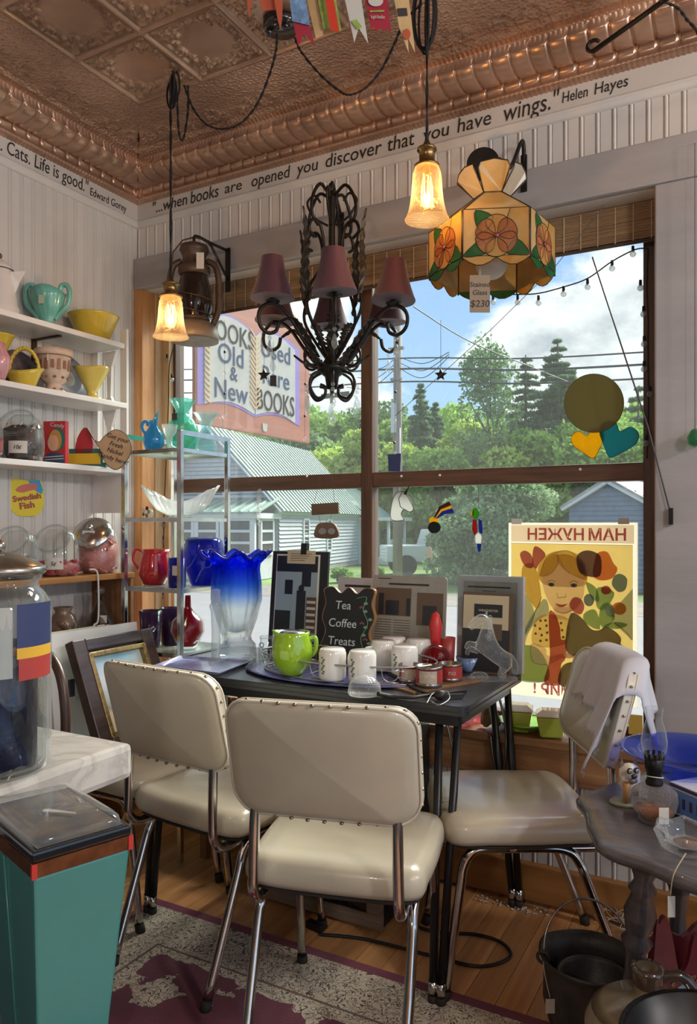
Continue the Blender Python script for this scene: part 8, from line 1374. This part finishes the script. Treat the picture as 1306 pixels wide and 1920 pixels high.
MB().tube([ax*.112*math.cos(PI*i/24)+V((0, 0, .19+.115*math.sin(PI*i/24)))+V((-SN, CS, 0))*(.05*math.sin(PI*i/24)) for i in range(25)], .0028, 7).build('bail', 'chrome_worn', o)
tp_ = ax*-.112+V((SN, -CS, 0))*.055+V((0, 0, .10)); MB().tube(smooth([ax*-.115+V((0, 0, .185)), ax*-.118+V((SN, -CS, 0))*.03+V((0, 0, .16)), tp_+V((0, 0, .02))], 5), .001, 5).build('tag_string', 'lab_white', o); MB().box(tp_, (.022, .0012, .034), M.Rotation(YAW, 3, 'Z')).build('tag', 'lab_white', o)
i2 = T('inner_kettle', 'smaller iron pot nested inside the cast-iron kettle', 'pot', cc+V((.012, -.004, .03))); MB().lathe([(0, .0), (.062, .0), (.078, .03), (.084, .11), (.09, .118), (.083, .119), (.077, .11), (.07, .03), (0, .01)], 36).build('pot', 'cast_iron', i2); MB().tube([ax*.08*math.cos(PI*i/16)+V((SN, -CS, 0))*.072*math.sin(PI*i/16)+V((0, 0, .122)) for i in range(17)], .0025, 6).build('bail', 'chrome_worn', i2)
# stoneware jug
jp_ = V((-.20, 1.585, 0)); o = T('stoneware_jug', 'brown-shouldered stoneware jug with loop handle at the bottom edge', 'jug', jp_, R(20)); pm('stoneware', '8d8471', .4, noise=(14, .2), coat=.2); pm('brown_slip', '4a3c33', .18, noise=(10, .3), coat=.6)
MB().lathe([(0, 0), (.11, 0), (.118, .01), (.12, .05), (.118, .26), (.105, .29)], 40).build('body', 'stoneware', o); MB().lathe([(.106, .289), (.085, .305), (.04, .318), (.026, .325), (.025, .365), (.029, .37), (.03, .38), (.022, .381), (.019, .33), (0, .32)], 36).build('shoulder', pm('slip_tan', '75684f', .35, noise=(14, .3), coat=.3), o); MB().lathe([(.0265, .345), (.0305, .37), (.031, .381), (.021, .382)], 28).build('lip', 'brown_slip', o, fix=False); MB().tube(smooth([(.024, 0, .362), (.06, 0, .368), (.085, 0, .345), (.088, 0, .30)]), [.011]*19, 9).build('handle', 'brown_slip', o); MB().ring((.075, 0, .35), .013, .0012, (1, 0, .6)).build('string', 'lab_white', o)
# red wooden letter rack
o = T('red_letter_rack', 'dark red scalloped wooden rack with a painted scene', 'rack', V((-.155, 1.775, 0)), YAW+R(6)); pm('rack_red', '6d1f2c', .35, noise=(12, .12), coat=.4); pm('scene_blue', '9db3bd', .5, noise=(30, .2)); pm('gold_paint', 'c49a5a', .5)
ol = [(-.07, 0), (.07, 0), (.068, .30), (.05, .355), (.03, .36), (.015, .30), (-.005, .285), (-.02, .36), (-.035, .405), (-.05, .39), (-.058, .37)]; MB().prism(smooth2(ol, 3), -.012, 0, RX90).build('front_panel', 'rack_red', o); MB().prism(smooth2([(-.06, 0), (.08, 0), (.08, .33), (.06, .36), (.02, .33), (-.05, .33)], 3), -.012, 0, M.Translation((.012, .05, 0)) @ RX90).build('back_panel', 'rack_red', o); MB().bx(-.06, .06, .012, .05, .0, .02).build('bottom', 'rack_red', o)
MB().prism(el(.01, .20, .035, .06), 0, .001, RX90).build('painted_scene', 'scene_blue', o); MB().prism(el(-.02, .16, .03, .04), 0, .0014, RX90).build('painted_hill', 'gold_paint', o)
for i, c_ in enumerate('Come Home to'):
    a = R(165-13*i); text('lettering', c_, .018, 'gold_paint', o, (.01+.052*math.cos(a), -.002, .195+.082*math.sin(a)), (PI/2, 0, 0), shear=.2)
# black pan on a crate, grey pan on edge
cr_ = T('wooden_crate', 'low wooden crate under the black pan at the bottom right edge', 'crate', V((-.055, 1.36, 0)), R(20))
for z in (.04, .15, .26):
    for q in ((-.11, .11, -.11, -.098), (-.11, .11, .098, .11), (-.11, -.098, -.098, .098), (.098, .11, -.098, .098)): MB().bx(q[0], q[1], q[2], q[3], z-.04, z+.04).build('slat', 'stool_wood', cr_)
MB().bx(-.11, .11, -.11, .11, .30, .312).build('lid', 'stool_wood', cr_)
tag(MB().lathe([(0, .002), (.12, .002), (.15, .012), (.156, .085), (.162, .09), (.150, .09), (.143, .02), (0, .012)], 44).build('black_pan', pm('pan_black', '17181b', .35, .4, noise=(15, .2)), loc=(-.055, 1.36, .3125)), 'wide black iron pan cut by the bottom right corner', 'pan')

# tangle of pale wire and dust by the wall
rr = random.Random(8); b = MB()
for i in range(16):
    c = pZ(1180+rr.uniform(-25, 30), 1745+rr.uniform(-25, 30), 0); c = V((c.x, c.y, .02)); a0_ = rr.uniform(0, 6); R1 = rr.uniform(.03, .075); b.tube(smooth([c+V((R1*math.cos(a0_+q*.9)*(1+.2*math.sin(q*2+i)), R1*.8*math.sin(a0_+q*.9), .012+.02*abs(math.sin(q*1.3+i))+.012*rr.random())) for q in range(8)], 5), .0013, 5)
for px in (1225, 1238): b.tube(smooth([pD(px, 1560, 2.2), pD(px-12, 1640, 2.2), pD(px-22, 1700, 2.2), pZ(1195, 1745, .02)], 6), .0012, 5)
tg_ = tag(b.build('wire_tangle', pm('wire_cream', 'b8a58c', .6), fix=False), 'tangle of thin cream wire on the floor under the side table', 'wire', kind=None)
b = MB()
for i in range(60):
    px = 905+rr.uniform(0, 130); p = pZ(px, 1668+(px-905)*.20+rr.uniform(-4, 6), 0); b.sph((p.x+rr.uniform(-.02, .02), min(p.y, YF-.04)-rr.random()*.05, .004), .004*rr.uniform(.5, 1.4), (1, 1, .6), 6, 4)
tag(b.build('crumbs', 'lab_white'), 'white crumbs of packing along the baseboard', 'crumbs', kind='stuff')
